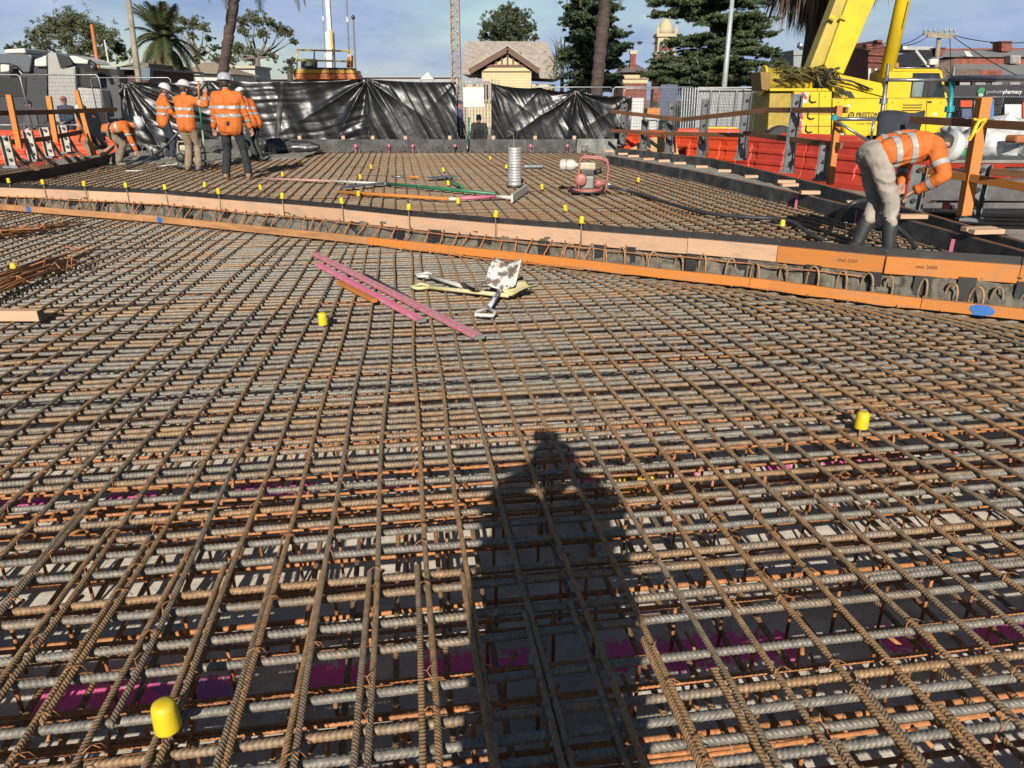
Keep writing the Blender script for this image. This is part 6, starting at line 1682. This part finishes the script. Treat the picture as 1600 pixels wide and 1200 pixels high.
for (s, xa, xb, bold, m_) in (('goodhealth', 1541, 1567, False, M('sign_grey', (.42, .44, .46), .6)), ('pharmacy', 1567.3, 1596.5, True, M_WHITE)):
    me = text_mesh(s, .5, m_, extrude=.01, bold=bold); wdt = max(v.co.x for v in me.vertices) - min(v.co.x for v in me.vertices)
    pa_, pb_ = at(xa, 143.5, 44.4), at(xb, 143.5, 44.4); o = link('sign_lettering', me, s4, rot=(PI / 2, 0, 0)); sc_ = (pb_.x - pa_.x) / wdt; o.scale = (sc_, sc_ * 1.15, 1)
    o.location = (pa_ + pb_) / 2 - s4.location
lg = at(1533, 144, 44.4)
MB().prism([lg + Vector((.22 * math.cos(a) * (1 if math.sin(a) > 0 else .75), 0, .26 * math.sin(a))) for a in np.linspace(0, 2 * PI, 14, endpoint=False)], (0, .03, 0)).build('leaf_logo', M('logo_green', (.05, .30, .12), .5), s4)
MB().prism([lg + Vector((.02, -.008, -.16)) + Vector((.15 * math.cos(a), 0, .10 * math.sin(a))) for a in np.linspace(0, 2 * PI, 12, endpoint=False)], (0, .01, 0)).build('leaf_logo_base', M('logo_pale', (.5, .55, .5), .5), s4)
# fence and signs in front of the shops
FMS = fence_meshes(2.4, 1.84)
fence((at(1512, 165, 27).x, 27, -.02), 0, 'wire fence panel under the pharmacy sign, beside the teal upright', FMS)
fence((at(1600, 165, 26.5).x, 26.5, -.02), 0, 'wire fence panel under the pharmacy sign, at the right picture edge', FMS)
for (xa, xb, ya, yb, m_, lb_) in ((1501, 1519, 157, 167, M_ORANGEB, 'orange and white sign on the fence beside the teal upright'), (1543, 1553, 155, 184, M('sign_blue', (.08, .22, .55), .6), 'tall blue sign on the fence right of the big orange post'), (1570, 1596, 163, 184, M_WHITE, 'white panel on the fence at the right edge'), (1598, 1612, 160, 184, M_ORANGEB, 'orange panel on the fence cut by the right edge'), (1503, 1518, 170, 184, M('sign_navy', (.10, .13, .25), .6), 'navy panel low on the fence beside the teal upright'), (1522, 1530, 158, 184, M('sign_dusty_blue', (.22, .32, .5), .6), 'dusty blue panel left of the big orange post')):
    solo('fence_sign', MB().pxprism([(xa, ya), (xb, ya), (xb, yb), (xa, yb)], 26.3, .03), m_, lb_, 'sign')

# ------------------------------------------------------------------ trucks and sheds at the left
M_TRG = M('truck_dark_grey', (.13, .14, .16), .4, var=.06); M_TRL = M('truck_pale_grey', (.42, .41, .38), .5, var=.06)
t1 = thing('truck', 'dark grey truck with a curved roof fairing at the far left', 'truck', tuple(at(25, 150, 30))); t1.location.z = 0
MB().pxprism([(-70, 84), (30, 84), (46, 85), (50, 88), (46, 113.5), (36, 113.5), (28, 105), (15, 100), (-70, 100)], 30, 2.4).build('roof_fairing', M_TRG, t1, bevel=.05)
MB().pxprism([(-70, 101), (14, 101), (27, 106), (34, 114), (58, 114), (58, 205), (-70, 205)], 30.1, 2.4).build('cab', M('truck_black', (.06, .062, .07), .4), t1, bevel=.04)
MB().pxprism([(0, 100), (14, 101), (14, 112), (0, 113)], 29.6, .3).build('mirror', M_OFFW, t1, bevel=.04)
MB().pxprism([(6, 77), (38, 75), (40, 83.5), (6, 83.5)], 31, 1.5).build('roof_light_bar', M_OFFW, t1, bevel=.05)
MB().pxprism([(-70, 120), (40, 120), (40, 150), (-70, 150)], 30.05, .06).build('window_pane', M_GLASS, t1)
t2 = thing('truck', 'pale grey truck cab with a white sun visor behind the left wire fence', 'truck', tuple(at(110, 150, 29))); t2.location.z = 0
MB().pxprism([(73.5, 82), (87, 82), (95, 108), (117, 103), (121, 205), (76, 205)], 29, 2.2).build('cab', M_TRL, t2, bevel=.05)
MB().pxprism([(53, 93), (72, 86), (72.5, 104), (53, 104)], 29.3, 1.0).build('side_box', M_OFFW, t2, bevel=.05)
MB().pxprism([(53, 105), (73, 105), (73, 205), (53, 205)], 29.5, 1.2).build('rear_panel', M('truck_black', (.06, .062, .07), .4), t2)
MB().pxprism([(87.5, 83), (106, 88), (114, 101), (95.5, 106)], 28.95, .3).build('window_pane', M_GLASS, t2)
MB().pxprism([(107, 87), (116, 87), (138, 95), (143, 100), (116, 99)], 28.6, 1.4).build('sun_visor', M_OFFW, t2, bevel=.03)
MB().pxprism([(117, 104), (152, 106), (154, 136), (121, 136)], 29.2, 2.0).build('windscreen', M_GLASS, t2)
MB().pxprism([(120, 136.5), (156, 139), (160, 170), (122, 170)], 28.8, 2.2).build('bonnet', M('truck_pale_bonnet', (.52, .51, .48), .5), t2, bevel=.06)
MB().path([at(139, 96, 28.6), at(147, 101, 28.6), at(150, 110, 28.6)], .09, 8).build('mirror_arm', M_BLACK, t2, smooth=True)
for px in (80, 140):
    c = at(px, 190, 28.9); c.z = .5
    MB().lathe([(.2, -.15), (.46, -.15), (.5, -.08), (.5, .08), (.46, .15)], c=c, n=20, mat=Matrix.Rotation(PI / 2, 3, 'X')).build('wheel', M_BLACK, t2)
t3 = thing('site_shed', 'low maroon-walled shed with a flat grey roof behind the left fence', 'shed', tuple(at(190, 130, 36))); t3.location.z = 0
MB().pxprism([(150, 108), (232, 110), (232, 225), (150, 225)], 36, 5).build('wall', M('maroon_panel', (.10, .035, .035), .7), t3)
MB().pxprism([(148, 104), (236, 106), (236, 109.5), (148, 107.5)], 35.5, 6).build('roof', M('shed_roof_grey', (.28, .30, .33), .6), t3)
MB().pxprism([(166, 118), (186, 118), (190, 185), (172, 185)], 29.5, .6).build('dark_panel', M('dark_slate', (.075, .078, .085), .6), t3)
MB().pxprism([(176, 108), (212, 96), (232, 99), (232, 105), (176, 105)], 40, 5).build('rear_roof', M('brown_roof', (.24, .20, .15), .8), t3)
MB().pxprism([(212, 104), (234, 106), (234, 125), (214, 125)], 34.8, .3).build('blue_panel', M('dull_blue_metal', (.14, .20, .26), .5), t3)
# low line of far roofs and hedges closing the view behind the fence
for i, (xa, xb, ya, Y, m_, lb_) in enumerate(((235, 470, 124, 90, M('far_grey', (.30, .31, .31), .8), 'long low grey building far behind the left plastic sheet'), (556, 712, 121, 110, M('far_white', (.50, .51, .52), .8), 'low pale building far behind the smooth plastic sheet'))):
    q = thing('low_building', lb_, 'building', tuple(at((xa + xb) / 2, 130, Y))); q.location.z = 0
    MB().pxprism([(xa, ya), (xb, ya), (xb, 153), (xa, 153)], Y, 8).build('wall', m_, q); MB().pxprism([(xa - 2, ya - 1.5), (xb + 2, ya - 1.5), (xb + 2, ya), (xa - 2, ya)], Y - .4, 9).build('roof', M_GROOF, q)
tp = thing('marquee', 'small white peaked marquee above the smooth plastic sheet', 'tent', tuple(at(667, 123, 80))); tp.location.z = 0
a = at(667, 115, 80); l_, r_ = at(656, 124, 80), at(678, 124, 80); wd = (r_.x - l_.x) / 2
MB().add([Vector((l_.x, 80, l_.z)), Vector((r_.x, 80, l_.z)), Vector((r_.x, 80 + 2 * wd, l_.z)), Vector((l_.x, 80 + 2 * wd, l_.z)), Vector((a.x, 80 + wd, a.z + .2))], [(0, 1, 4), (1, 2, 4), (2, 3, 4), (3, 0, 4), (3, 2, 1, 0)]).build('canopy', M_WHITE, tp)
for sx in (l_.x + .1, r_.x - .1): MB().path([(sx, 80.1, 0), (sx, 80.1, l_.z)], .06, 6).build('leg', M_STEEL, tp)
hd = thing('hedge', 'dark hedge line behind the right fence below the pine', 'hedge', tuple(at(1050, 150, 38))); hd.location.z = 0
leaf_obj('foliage', [(Vector((x, 38, .9)), .9, .7, .9, 700) for x in np.arange(at(985, 150, 38).x, at(1200, 150, 38).x, .9)], .1, .5, 77, M_GUMD, hd)
# ------------------------------------------------------------------ people
def capsule(mb, a, b, ra, rb, n=12, flat=1.0, side=None):
    a = Vector(a); b = Vector(b); d, s, u = frame_of(b - a, Vector((0, 1, .01)))
    vs = []; rings = []
    for k in range(5):
        t = -PI / 2 + PI / 2 * k / 4; rings.append((a + d * ra * math.sin(t), ra * math.cos(t)))
    for k in range(5):
        t = PI / 2 * k / 4; rings.append((b + d * rb * math.sin(t), rb * math.cos(t)))
    rings = [(p, max(r, 1e-3)) for p, r in rings]
    for p, r in rings:
        for i in range(n):
            t = 2 * PI * i / n; vs.append(p + s * math.cos(t) * r + u * math.sin(t) * r)
    m = len(rings)
    fs = [(i * n + j, i * n + (j + 1) % n, (i + 1) * n + (j + 1) % n, (i + 1) * n + j) for i in range(m - 1) for j in range(n)]
    fs += [tuple(reversed(range(n))), tuple(range((m - 1) * n, m * n))]
    mb.add(vs, fs)
def ellipsoid(mb, c, rad, mat=None, nu=16, nv=10):
    c = Vector(c); mt = mat if mat is not None else Matrix.Identity(3); vs = []
    for j in range(nv + 1):
        t = -PI / 2 + PI * (.001 + .998 * j / nv)
        for i in range(nu):
            a = 2 * PI * i / nu
            vs.append(c + mt @ Vector((rad[0] * math.cos(t) * math.cos(a), rad[1] * math.cos(t) * math.sin(a), rad[2] * math.sin(t))))
    fs = [(j * nu + i, j * nu + (i + 1) % nu, (j + 1) * nu + (i + 1) % nu, (j + 1) * nu + i) for j in range(nv) for i in range(nu)]
    fs += [tuple(reversed(range(nu))), tuple(range(nv * nu, (nv + 1) * nu))]
    mb.add(vs, fs)
def remesh(mb, voxel, name, mat, smooth=4, folds=0.0, seed=0, fscale=7.0):
    me = mb.mesh('tmp'); o = bpy.data.objects.new('tmp', me); C.objects.link(o)
    r = o.modifiers.new('r', 'REMESH'); r.mode = 'VOXEL'; r.voxel_size = voxel
    s = o.modifiers.new('s', 'SMOOTH'); s.iterations = smooth; s.factor = .5
    dg = bpy.context.evaluated_depsgraph_get(); dg.update()
    out_ = bpy.data.meshes.new_from_object(o.evaluated_get(dg)); bpy.data.objects.remove(o); bpy.data.meshes.remove(me)
    out_.name = name; out_.materials.clear(); out_.materials.append(mat)
    if folds:
        nr = [v.normal.copy() for v in out_.vertices]
        for v, q in zip(out_.vertices, nr):
            p = v.co; w_ = fbm(p.x * 2 + seed, p.y * 2, p.z * 2, 2)
            f = 1 - abs(noise.noise(Vector((p.x * fscale + seed + w_ * 1.5 + p.z * fscale * .5, p.y * fscale + w_, p.z * fscale * 1.05 + w_ * 2.5))))
            v.co = p + q * folds * (f * 2 - 1.35)
    out_.shade_smooth(); out_.update()
    return out_
def ik(a, t, l1, l2, pole):
    a = Vector(a); t = Vector(t); d = t - a; L_ = min(d.length, (l1 + l2) * .998); d.normalize(); t = a + d * L_
    x = (l1 * l1 - l2 * l2 + L_ * L_) / (2 * L_); h = math.sqrt(max(0, l1 * l1 - x * x))
    p = Vector(pole); p = p - d * p.dot(d); p.normalize()
    return a + d * x + p * h, t
M_SKIN = M('skin', (.52, .29, .20), .55, var=.08, scale=10)
M_HIVIS = M('hivis_orange_cloth', (.86, .20, .022), .8, var=.14, scale=4, bump=.25, bscale=30)
M_BAND = M('reflective_band', (.52, .52, .50), .45, .1, var=.08, scale=12)
M_HAT = M('white_hard_hat', (.80, .80, .79), .3, var=.04)
def person(label, loc, yaw, H=1.78, lean=0, pz=.93, py=0.0, feet=None, hands=None, epole=None, kpole=(0, 1, 0), hp=0, hturn=0, shirt=None, trous=None, boots=None, hat='white', bands=True, voxel=.012, tall_boots=False, side=0, beard=False, cap=None, group=None, skirt=.20, bulk=1.0):
    k = H / 1.78
    t = thing('person', label, 'person', loc, yaw, group)
    P = Vector((0, py, pz)); la = R(lean); sd = Vector((math.sin(R(side)), math.sin(la), math.cos(la))).normalized()
    X = Vector((1, 0, 0)); fw = X.cross(sd) * -1          # chest forward
    fw = sd.cross(X); fw = -fw if fw.y < 0 and lean < 80 else fw
    fw = Vector((0, math.cos(la), -math.sin(la)))
    chest = P + sd * .32 * k; neck = P + sd * .53 * k; shl = [P + sd * .46 * k + X * sx * .185 * k * (1 + (bulk - 1) * .6) for sx in (-1, 1)]
    hips = [P + X * sx * .095 * k - Vector((0, 0, .03)) for sx in (-1, 1)]
    ha = la * .75 + R(hp); hd = Vector((0, math.sin(ha), math.cos(ha))); headc = neck + sd * .02 + hd * .115 * k
    hM = Matrix.Rotation(R(hturn), 3, 'Z') @ Matrix.Rotation(-ha, 3, 'X')
    feet = feet or [(-.11, -.02, 0), (.11, .03, 0)]
    hands = hands or [(-.30, .12, .80), (.30, .12, .80)]
    ep = epole or [(-.5, -1, -.2), (.5, -1, -.2)]
    knees, ank = [], []
    for i in (0, 1):
        a = Vector(feet[i]) + Vector((0, 0, .09)); kn, an = ik(hips[i], a, .44 * k, .43 * k, kpole if not isinstance(kpole, list) else kpole[i]); knees.append(kn); ank.append(an)
    elb, wri = [], []
    for i in (0, 1):
        e, w_ = ik(shl[i], hands[i], .30 * k, .27 * k, ep[i]); elb.append(e); wri.append(w_)
    # body: one continuous figure
    b = MB()
    ellipsoid(b, headc + hd * .025 * k, (.073 * k, .094 * k, .098 * k), hM); ellipsoid(b, headc + hM @ Vector((0, .022, -.06)) * k, (.055 * k, .066 * k, .062 * k), hM)
    capsule(b, headc + hM @ Vector((0, .092, .005)) * k, headc + hM @ Vector((0, .108, -.028)) * k, .012, .016, 8)
    capsule(b, headc + hM @ Vector((-.035, .082, .03)) * k, headc + hM @ Vector((.035, .082, .03)) * k, .014, .014, 8)
    capsule(b, headc + hM @ Vector((-.02, .085, -.062)) * k, headc + hM @ Vector((.02, .085, -.062)) * k, .010, .010, 8)
    for sx in (-1, 1): ellipsoid(b, headc + hM @ Vector((sx * .076, -.01, -.01)) * k, (.012, .022, .034), hM, 8, 6)
    capsule(b, neck - sd * .06, headc - hd * .03, .058 * k, .056 * k)
    for sx in (-1, 1): capsule(b, P + X * sx * .06 + sd * .02, chest + X * sx * .075, .10 * k, .112 * k)
    capsule(b, shl[0], shl[1], .062 * k, .062 * k)
    for i in (0, 1):
        capsule(b, hips[i], knees[i], .085 * k, .056 * k); capsule(b, knees[i], ank[i], .056 * k, .038 * k)
        fd = Vector((0, 1, 0)) if not isinstance(feet[i], tuple) or len(feet[i]) == 3 else Vector((0, 1, 0))
        capsule(b, ank[i] + Vector((0, -.03, -.045)), ank[i] + Vector((0, .13, -.06)), .038, .028)
        capsule(b, shl[i], elb[i], .052 * k, .040 * k); capsule(b, elb[i], wri[i], .040 * k, .028 * k)
        d, s, u = frame_of(wri[i] - elb[i], Vector((0, 0, 1))); sg = 1 if i else -1
        pk_ = wri[i] + d * .085
        capsule(b, wri[i] + s * .018, pk_ + s * .026, .020, .017, 8); capsule(b, wri[i] - s * .018, pk_ - s * .026, .020, .017, 8)
        for f, (off, ln) in enumerate(((-.034, .060), (-.012, .074), (.011, .070), (.033, .054))):
            p0 = pk_ + s * off; p1 = p0 + d * ln * .55 - u * ln * .22; p2 = p1 + d * ln * .20 - u * ln * .52
            capsule(b, p0, p1, .0100, .0095, 6); capsule(b, p1, p2, .0095, .0085, 6)
        q = -sg * s; p0 = wri[i] + d * .03 + q * .025; p1 = p0 + d * .035 + q * .030 - u * .01
        capsule(b, p0, p1, .013, .011, 6); capsule(b, p1, p1 + d * .032 - u * .015, .011, .010, 6)
    link('body', remesh(b, min(voxel, .0115), 'body', M_SKIN, 3), t)
    if hat: 
        h = MB(); ellipsoid(h, headc + hd * .012 * k + hM @ Vector((0, -.018, 0)), (.080 * k, .088 * k, .088 * k), hM); link('hair', h.mesh('hair', M('dark_hair', (.05, .035, .025), .7), True), t)
    for sx in (-1, 1):
        e = MB(); ellipsoid(e, headc + hM @ Vector((sx * .030, .084, .012)) * k, (.011, .008, .008), hM, 8, 6); link('eye', e.mesh('eye', M_BLACK, True), t)
    # trousers
    tm = M(trous[0], trous[1], .85, var=.12, scale=6, bump=.25, bscale=30)
    b = MB()
    for sx in (-1, 1): capsule(b, P + X * sx * .07 - Vector((0, 0, .02)), P + X * sx * .065 + sd * (.09 if lean < 60 else .20), .110 * k * bulk, .100 * k * bulk)
    capsule(b, P - X * .05, P + X * .05, .112 * k * bulk, .112 * k * bulk)
    for i in (0, 1):
        capsule(b, hips[i], knees[i], .104 * k, .076 * k); lo = knees[i].lerp(ank[i], .42 if tall_boots else .93)
        capsule(b, knees[i], lo, .076 * k, (.062 if tall_boots else .072) * k)
        if tall_boots: capsule(b, lo - X * .03, lo + X * .03, .055, .055)
    link('trousers', remesh(b, voxel * 1.15, 'trousers', tm, 4, .013, RND.uniform(0, 50), 6), t)
    # boots
    bm_ = M(boots[0], boots[1], .6, var=.15, scale=9)
    for i in (0, 1):
        b = MB(); a = ank[i]
        capsule(b, a + Vector((0, -.035, -.05)), a + Vector((0, .14, -.055)), .052, .045); capsule(b, a + Vector((0, .0, -.02)), a.lerp(knees[i], .18), .055, .056)
        if tall_boots:
            capsule(b, a, a.lerp(knees[i], .45), .062, .072); capsule(b, a.lerp(knees[i], .45), a.lerp(knees[i], .62), .070, .072)
        mb2 = remesh(b, voxel, 'boot', bm_, 3)
        for v in mb2.vertices: v.co.z = max(v.co.z, feet[i][2] + .002)
        link('boot', mb2, t)
    # shirt
    sm = shirt or M_HIVIS
    b = MB()
    for sx in (-1, 1):
        capsule(b, P + X * sx * .078 + sd * (.03 - skirt * .5), P + X * sx * .08 * bulk + sd * .2 * k, .128 * k * bulk, .124 * k * bulk)
        capsule(b, P + X * sx * .08 * bulk + sd * .2 * k, chest + X * sx * .09 * bulk + sd * .06, .124 * k * bulk, .128 * k * bulk)
    capsule(b, shl[0] + X * .03, shl[1] - X * .03, .083 * k, .083 * k)
    capsule(b, chest + sd * .10, neck + sd * .005, .10 * k, .066 * k)
    for i in (0, 1):
        capsule(b, shl[i], elb[i], .076 * k, .062 * k); capsule(b, elb[i], elb[i].lerp(wri[i], .9), .062 * k, .047 * k)
    sme = remesh(b, voxel * 1.15, 'shirt', sm, 3, .016, RND.uniform(0, 50), 6.5)
    link('shirt', sme, t)
    if bands:
        def seg_d(p, a, c):
            d = c - a; f = max(0, min(1, (p - a).dot(d) / d.length_squared)); return (p - a - d * f).length
        def ring(c, axis, hw, keep):
            bm = bmesh.new(); bm.from_mesh(sme); ax = axis.normalized()
            for sgn in (1, -1):
                bmesh.ops.bisect_plane(bm, geom=bm.verts[:] + bm.edges[:] + bm.faces[:], plane_co=c + ax * hw * sgn, plane_no=ax * sgn, clear_outer=True)
            kill = [f for f in bm.faces if not keep(f.calc_center_median())]
            bmesh.ops.delete(bm, geom=kill, context='FACES')
            bm.normal_update()
            for v in bm.verts: v.co += v.normal * .005
            me = bpy.data.meshes.new('reflective_band'); bm.to_mesh(me); bm.free(); me.materials.append(M_BAND); me.shade_smooth()
            if len(me.polygons): link('reflective_band', me, t)
        notarm = lambda p: all(seg_d(p, shl[i].lerp(elb[i], .2), elb[i]) > .082 * k and seg_d(p, elb[i], wri[i]) > .07 * k for i in (0, 1))
        ring(P + sd * .13 * k, sd, .026, notarm); ring(P + sd * .27 * k, sd, .026, notarm)
        for i in (0, 1):
            ring(shl[i].lerp(elb[i], .62), elb[i] - shl[i], .024, lambda p, i=i: seg_d(p, shl[i].lerp(elb[i], .3), elb[i]) < .095 * k)
            ring(elb[i].lerp(wri[i], .45), wri[i] - elb[i], .022, lambda p, i=i: seg_d(p, elb[i], wri[i]) < .08 * k)
    hc = headc + hd * .035 * k
    if hat in ('white', 'pale'):
        hm = M_HAT if hat == 'white' else M('grey_hard_hat', (.52, .54, .58), .35)
        h = MB()
        pr = [(.156, .012), (.160, .016), (.130, .030), (.128, .050), (.122, .085), (.105, .118), (.075, .142), (.035, .153), (.004, .155)]
        vs = []; n = 22
        for (r, z) in pr:
            for i in range(n):
                a = 2 * PI * i / n; ry = r * (1.12 if r < .15 else (1.18 if math.sin(a) > 0 else .98)); rx = r * (.98 if r < .15 else .86)
                vs.append(hc + hM @ Vector((rx * math.cos(a), ry * math.sin(a), z)) * k)
        fs = [(j * n + i, j * n + (i + 1) % n, (j + 1) * n + (i + 1) % n, (j + 1) * n + i) for j in range(len(pr) - 1) for i in range(n)] + [tuple(range((len(pr) - 1) * n, len(pr) * n)), tuple(reversed(range(n)))]
        h.add(vs, fs); ho = link('hard_hat', h.mesh('hard_hat', hm, True), t)
        rg = MB(); rg.path([hc + hM @ Vector((0, .142 * math.cos(a), .02 + .138 * math.sin(a))) * k for a in np.linspace(.25, PI - .25, 14)], .011, 6); link('ridge', rg.mesh('ridge', hm, True), ho)
    elif hat:
        h = MB(); ellipsoid(h, hc + hM @ Vector((0, -.004, .03)), (.083, .104, .082), hM); ellipsoid(h, hc + hM @ Vector((0, .10, .025)), (.06, .07, .012), hM)
        link('cap', remesh(h, .012, 'cap', M('cap_' + hat, {'red': (.55, .16, .14), 'blue': (.08, .26, .62), 'navy': (.03, .04, .08)}[hat], .8), 2), t)
    if beard:
        h = MB(); ellipsoid(h, headc + hM @ Vector((0, .055, -.085)), (.055, .05, .055), hM); link('beard', h.mesh('beard', M('grey_beard', (.35, .32, .30), .9), True), t)
    return t
TR_NAVY = ('navy_trousers', (.022, .030, .055)); TR_BLACK = ('black_trousers', (.020, .023, .028)); TR_KHAKI = ('khaki_trousers', (.36, .27, .17)); TR_STONE = ('stone_trousers', (.52, .45, .39)); TR_MUD = ('muddy_trousers', (.27, .21, .15)); TR_GREEN = ('dark_green_trousers', (.04, .05, .045))
BT_TAN = ('tan_boots', (.46, .27, .14)); BT_RUB = ('black_gumboots', (.045, .045, .047)); BT_GREY = ('muddy_boots', (.22, .19, .15))
def fl(px, py): p = gp(px, py, FZ); return (p.x, p.y, FZ)
person('worker standing with back turned, big orange shirt, black trousers and tan boots', fl(371, 278), R(3), 1.84, lean=2, pz=.99, feet=[(-.20, 0, 0), (.22, .02, 0)], hands=[(-.36, .16, .86), (.35, .14, .84)], hp=8, trous=TR_BLACK, boots=BT_TAN, hat='pale', bulk=1.2)
person('worker in khaki trousers with an arm raised to the green pole', fl(303, 266), R(-14), 1.76, lean=6, pz=.95, hands=[(-.24, .34, .92), (.40, .22, 1.52)], epole=[(-1, -.6, -.4), (1, -.2, -.9)], hp=14, trous=TR_KHAKI, boots=BT_GREY)
person('worker in navy trousers standing side-on at the left of the group', fl(266, 250), R(-52), 1.76, lean=8, pz=.95, hands=[(-.18, .36, .96), (.20, .34, .94)], hp=20, trous=TR_NAVY, boots=BT_GREY)
person('worker leaning forward with head down, right end of the group, partly hidden', fl(404, 249), R(62), 1.76, lean=24, pz=.92, hands=[(-.18, .44, .74), (.16, .40, .70)], hp=22, trous=TR_GREEN, boots=BT_RUB)
person('worker bent right over with one hand on the fresh concrete at the left', fl(182, 256), R(-82), 1.76, lean=80, pz=.76, py=-.05, skirt=.0, feet=[(-.13, -.12, -.04), (.14, .10, -.04)], hands=[(-.10, .46, .20), (.12, .60, .10)], epole=[(-1, -.4, 0), (1, -.4, 0)], hp=12, trous=TR_MUD, boots=BT_GREY)
person('worker crouching behind the bent worker, white helmet showing above the back', (fl(160, 246)[0] - .1, 19.5, FZ - .1), R(60), 1.74, lean=38, pz=.72, feet=[(-.14, .10, 0), (.14, .0, 0)], hands=[(-.2, .5, .5), (.2, .5, .5)], hp=10, trous=TR_MUD, boots=BT_GREY)
E_loc = gp(1338, 391, FZ)
person('worker bending over the kerb form at right, stone trousers and black gumboots', (E_loc.x, E_loc.y, FZ), R(-88), 1.80, lean=78, pz=.92, py=.0, feet=[(-.12, .06, -.03), (.13, .25, -.03)], hands=[(-.16, .42, .62), (.17, .38, .60)], epole=[(-1, .5, -.2), (.9, .5, -.4)], hp=46, skirt=-.16, bulk=1.12, hturn=0, trous=TR_STONE, boots=BT_RUB, tall_boots=True, voxel=.010)
eb = bpy.context.scene.collection
# bystanders outside the fence
bp = at(108, 195, 23.6)
person('bearded bystander in a red cap and navy jacket behind the left wire fence', (bp.x, 23.6, .10), R(178), 1.78, hands=[(-.05, .26, 1.0), (.06, .25, .98)], shirt=M('navy_jacket', (.03, .05, .10), .8, bump=.2), trous=TR_BLACK, boots=BT_GREY, hat='red', bands=False, beard=True, hp=5)
bp = at(52, 195, 24.6)
person('bystander in grey behind the left wire fence next to the pale truck', (bp.x, 24.6, 0), R(160), 1.74, shirt=M('grey_jacket', (.12, .12, .13), .8, bump=.2), trous=TR_BLACK, boots=BT_GREY, hat='navy', bands=False)
bp = at(750, 195, 24.0)
person('bystander with a blue cap crouching low behind the fence gap', (bp.x, 24.0, -.02), R(175), 1.72, lean=30, pz=.62, feet=[(-.2, .15, 0), (.2, .1, 0)], hands=[(-.2, .5, .55), (.2, .5, .55)], hp=-25, shirt=M('black_jacket', (.025, .025, .03), .8), trous=TR_BLACK, boots=BT_GREY, hat='blue', bands=False)
bp = at(717, 190, 24.6)
person('bystander in a purple jumper standing behind the left edge of the fence gap', (bp.x, 24.6, 0), R(-100), 1.76, shirt=M('purple_jumper', (.16, .13, .33), .85), trous=TR_NAVY, boots=BT_GREY, hat='navy', bands=False)
# the green pole in the raised hand
p0 = gp(322, 256, FZ + .02); gq = thing('rake_pole', 'green and orange pole held upright by the worker in khaki trousers', 'pole', tuple(p0))
b1 = at(311, 158, p0.y - .1); b2 = at(310, 128, p0.y - .12)
MB().path([p0, p0.lerp(b1, .55)], .022, 8).build('shaft', M('pale_green_pole', (.30, .40, .30), .5), gq, smooth=True)
MB().path([p0.lerp(b1, .55), b1], .022, 8).build('grip', M_GREENP, gq, smooth=True)
MB().path([b1, b2], .022, 8).build('tip', M_TIMBO, gq, smooth=True)
# logo patch on the gumboot
lgp2 = at(1383, 355, E_loc.y - .215)
# navy jacket hung on the rail behind the bending worker
jk = at(1404, 200, 9.9)
def jf(u, v):
    th = 2 * PI * u; x = .30 * math.cos(th) * (1 - .12 * v); y = .09 * math.sin(th); 
    return jk + Vector((x + .02 * fbm(v * 3, u * 5), y * (1 + .5 * fbm(u * 6, v * 4)), .20 - .50 * v + .02 * math.cos(th * 3)))
solo('hung_jacket', MB().grid(jf, 40, 14), M('navy_cloth', (.028, .035, .055), .85, bump=.2), 'navy jacket hung over the brown rail above the bending worker', 'jacket', smooth=True)
# the photographer, whose shadow falls across the near mat
person('photographer standing on the near mat holding up a phone, elbows out', (.03, -.36, 0), 0, 1.80, lean=3, pz=.97, feet=[(-.17, 0, 0), (.17, 0, 0)], hands=[(-.085, .28, 1.57), (.085, .28, 1.57)], epole=[(-.9, -.1, -.9), (.9, -.1, -.9)], trous=TR_NAVY, boots=BT_RUB, hat='white', bulk=1.5, skirt=.3)
ph = thing('phone', 'dark phone held up by the photographer', 'phone', (0, -.03, CAM_H - .05))
MB().box((0, -.03, CAM_H - .02), (.16, .009, .075)).build('case', M_BLACK, ph, bevel=.003)
MB().box((.0, -.0349, CAM_H - .02), (.15, .001, .068)).build('screen', M_GLASS, ph)
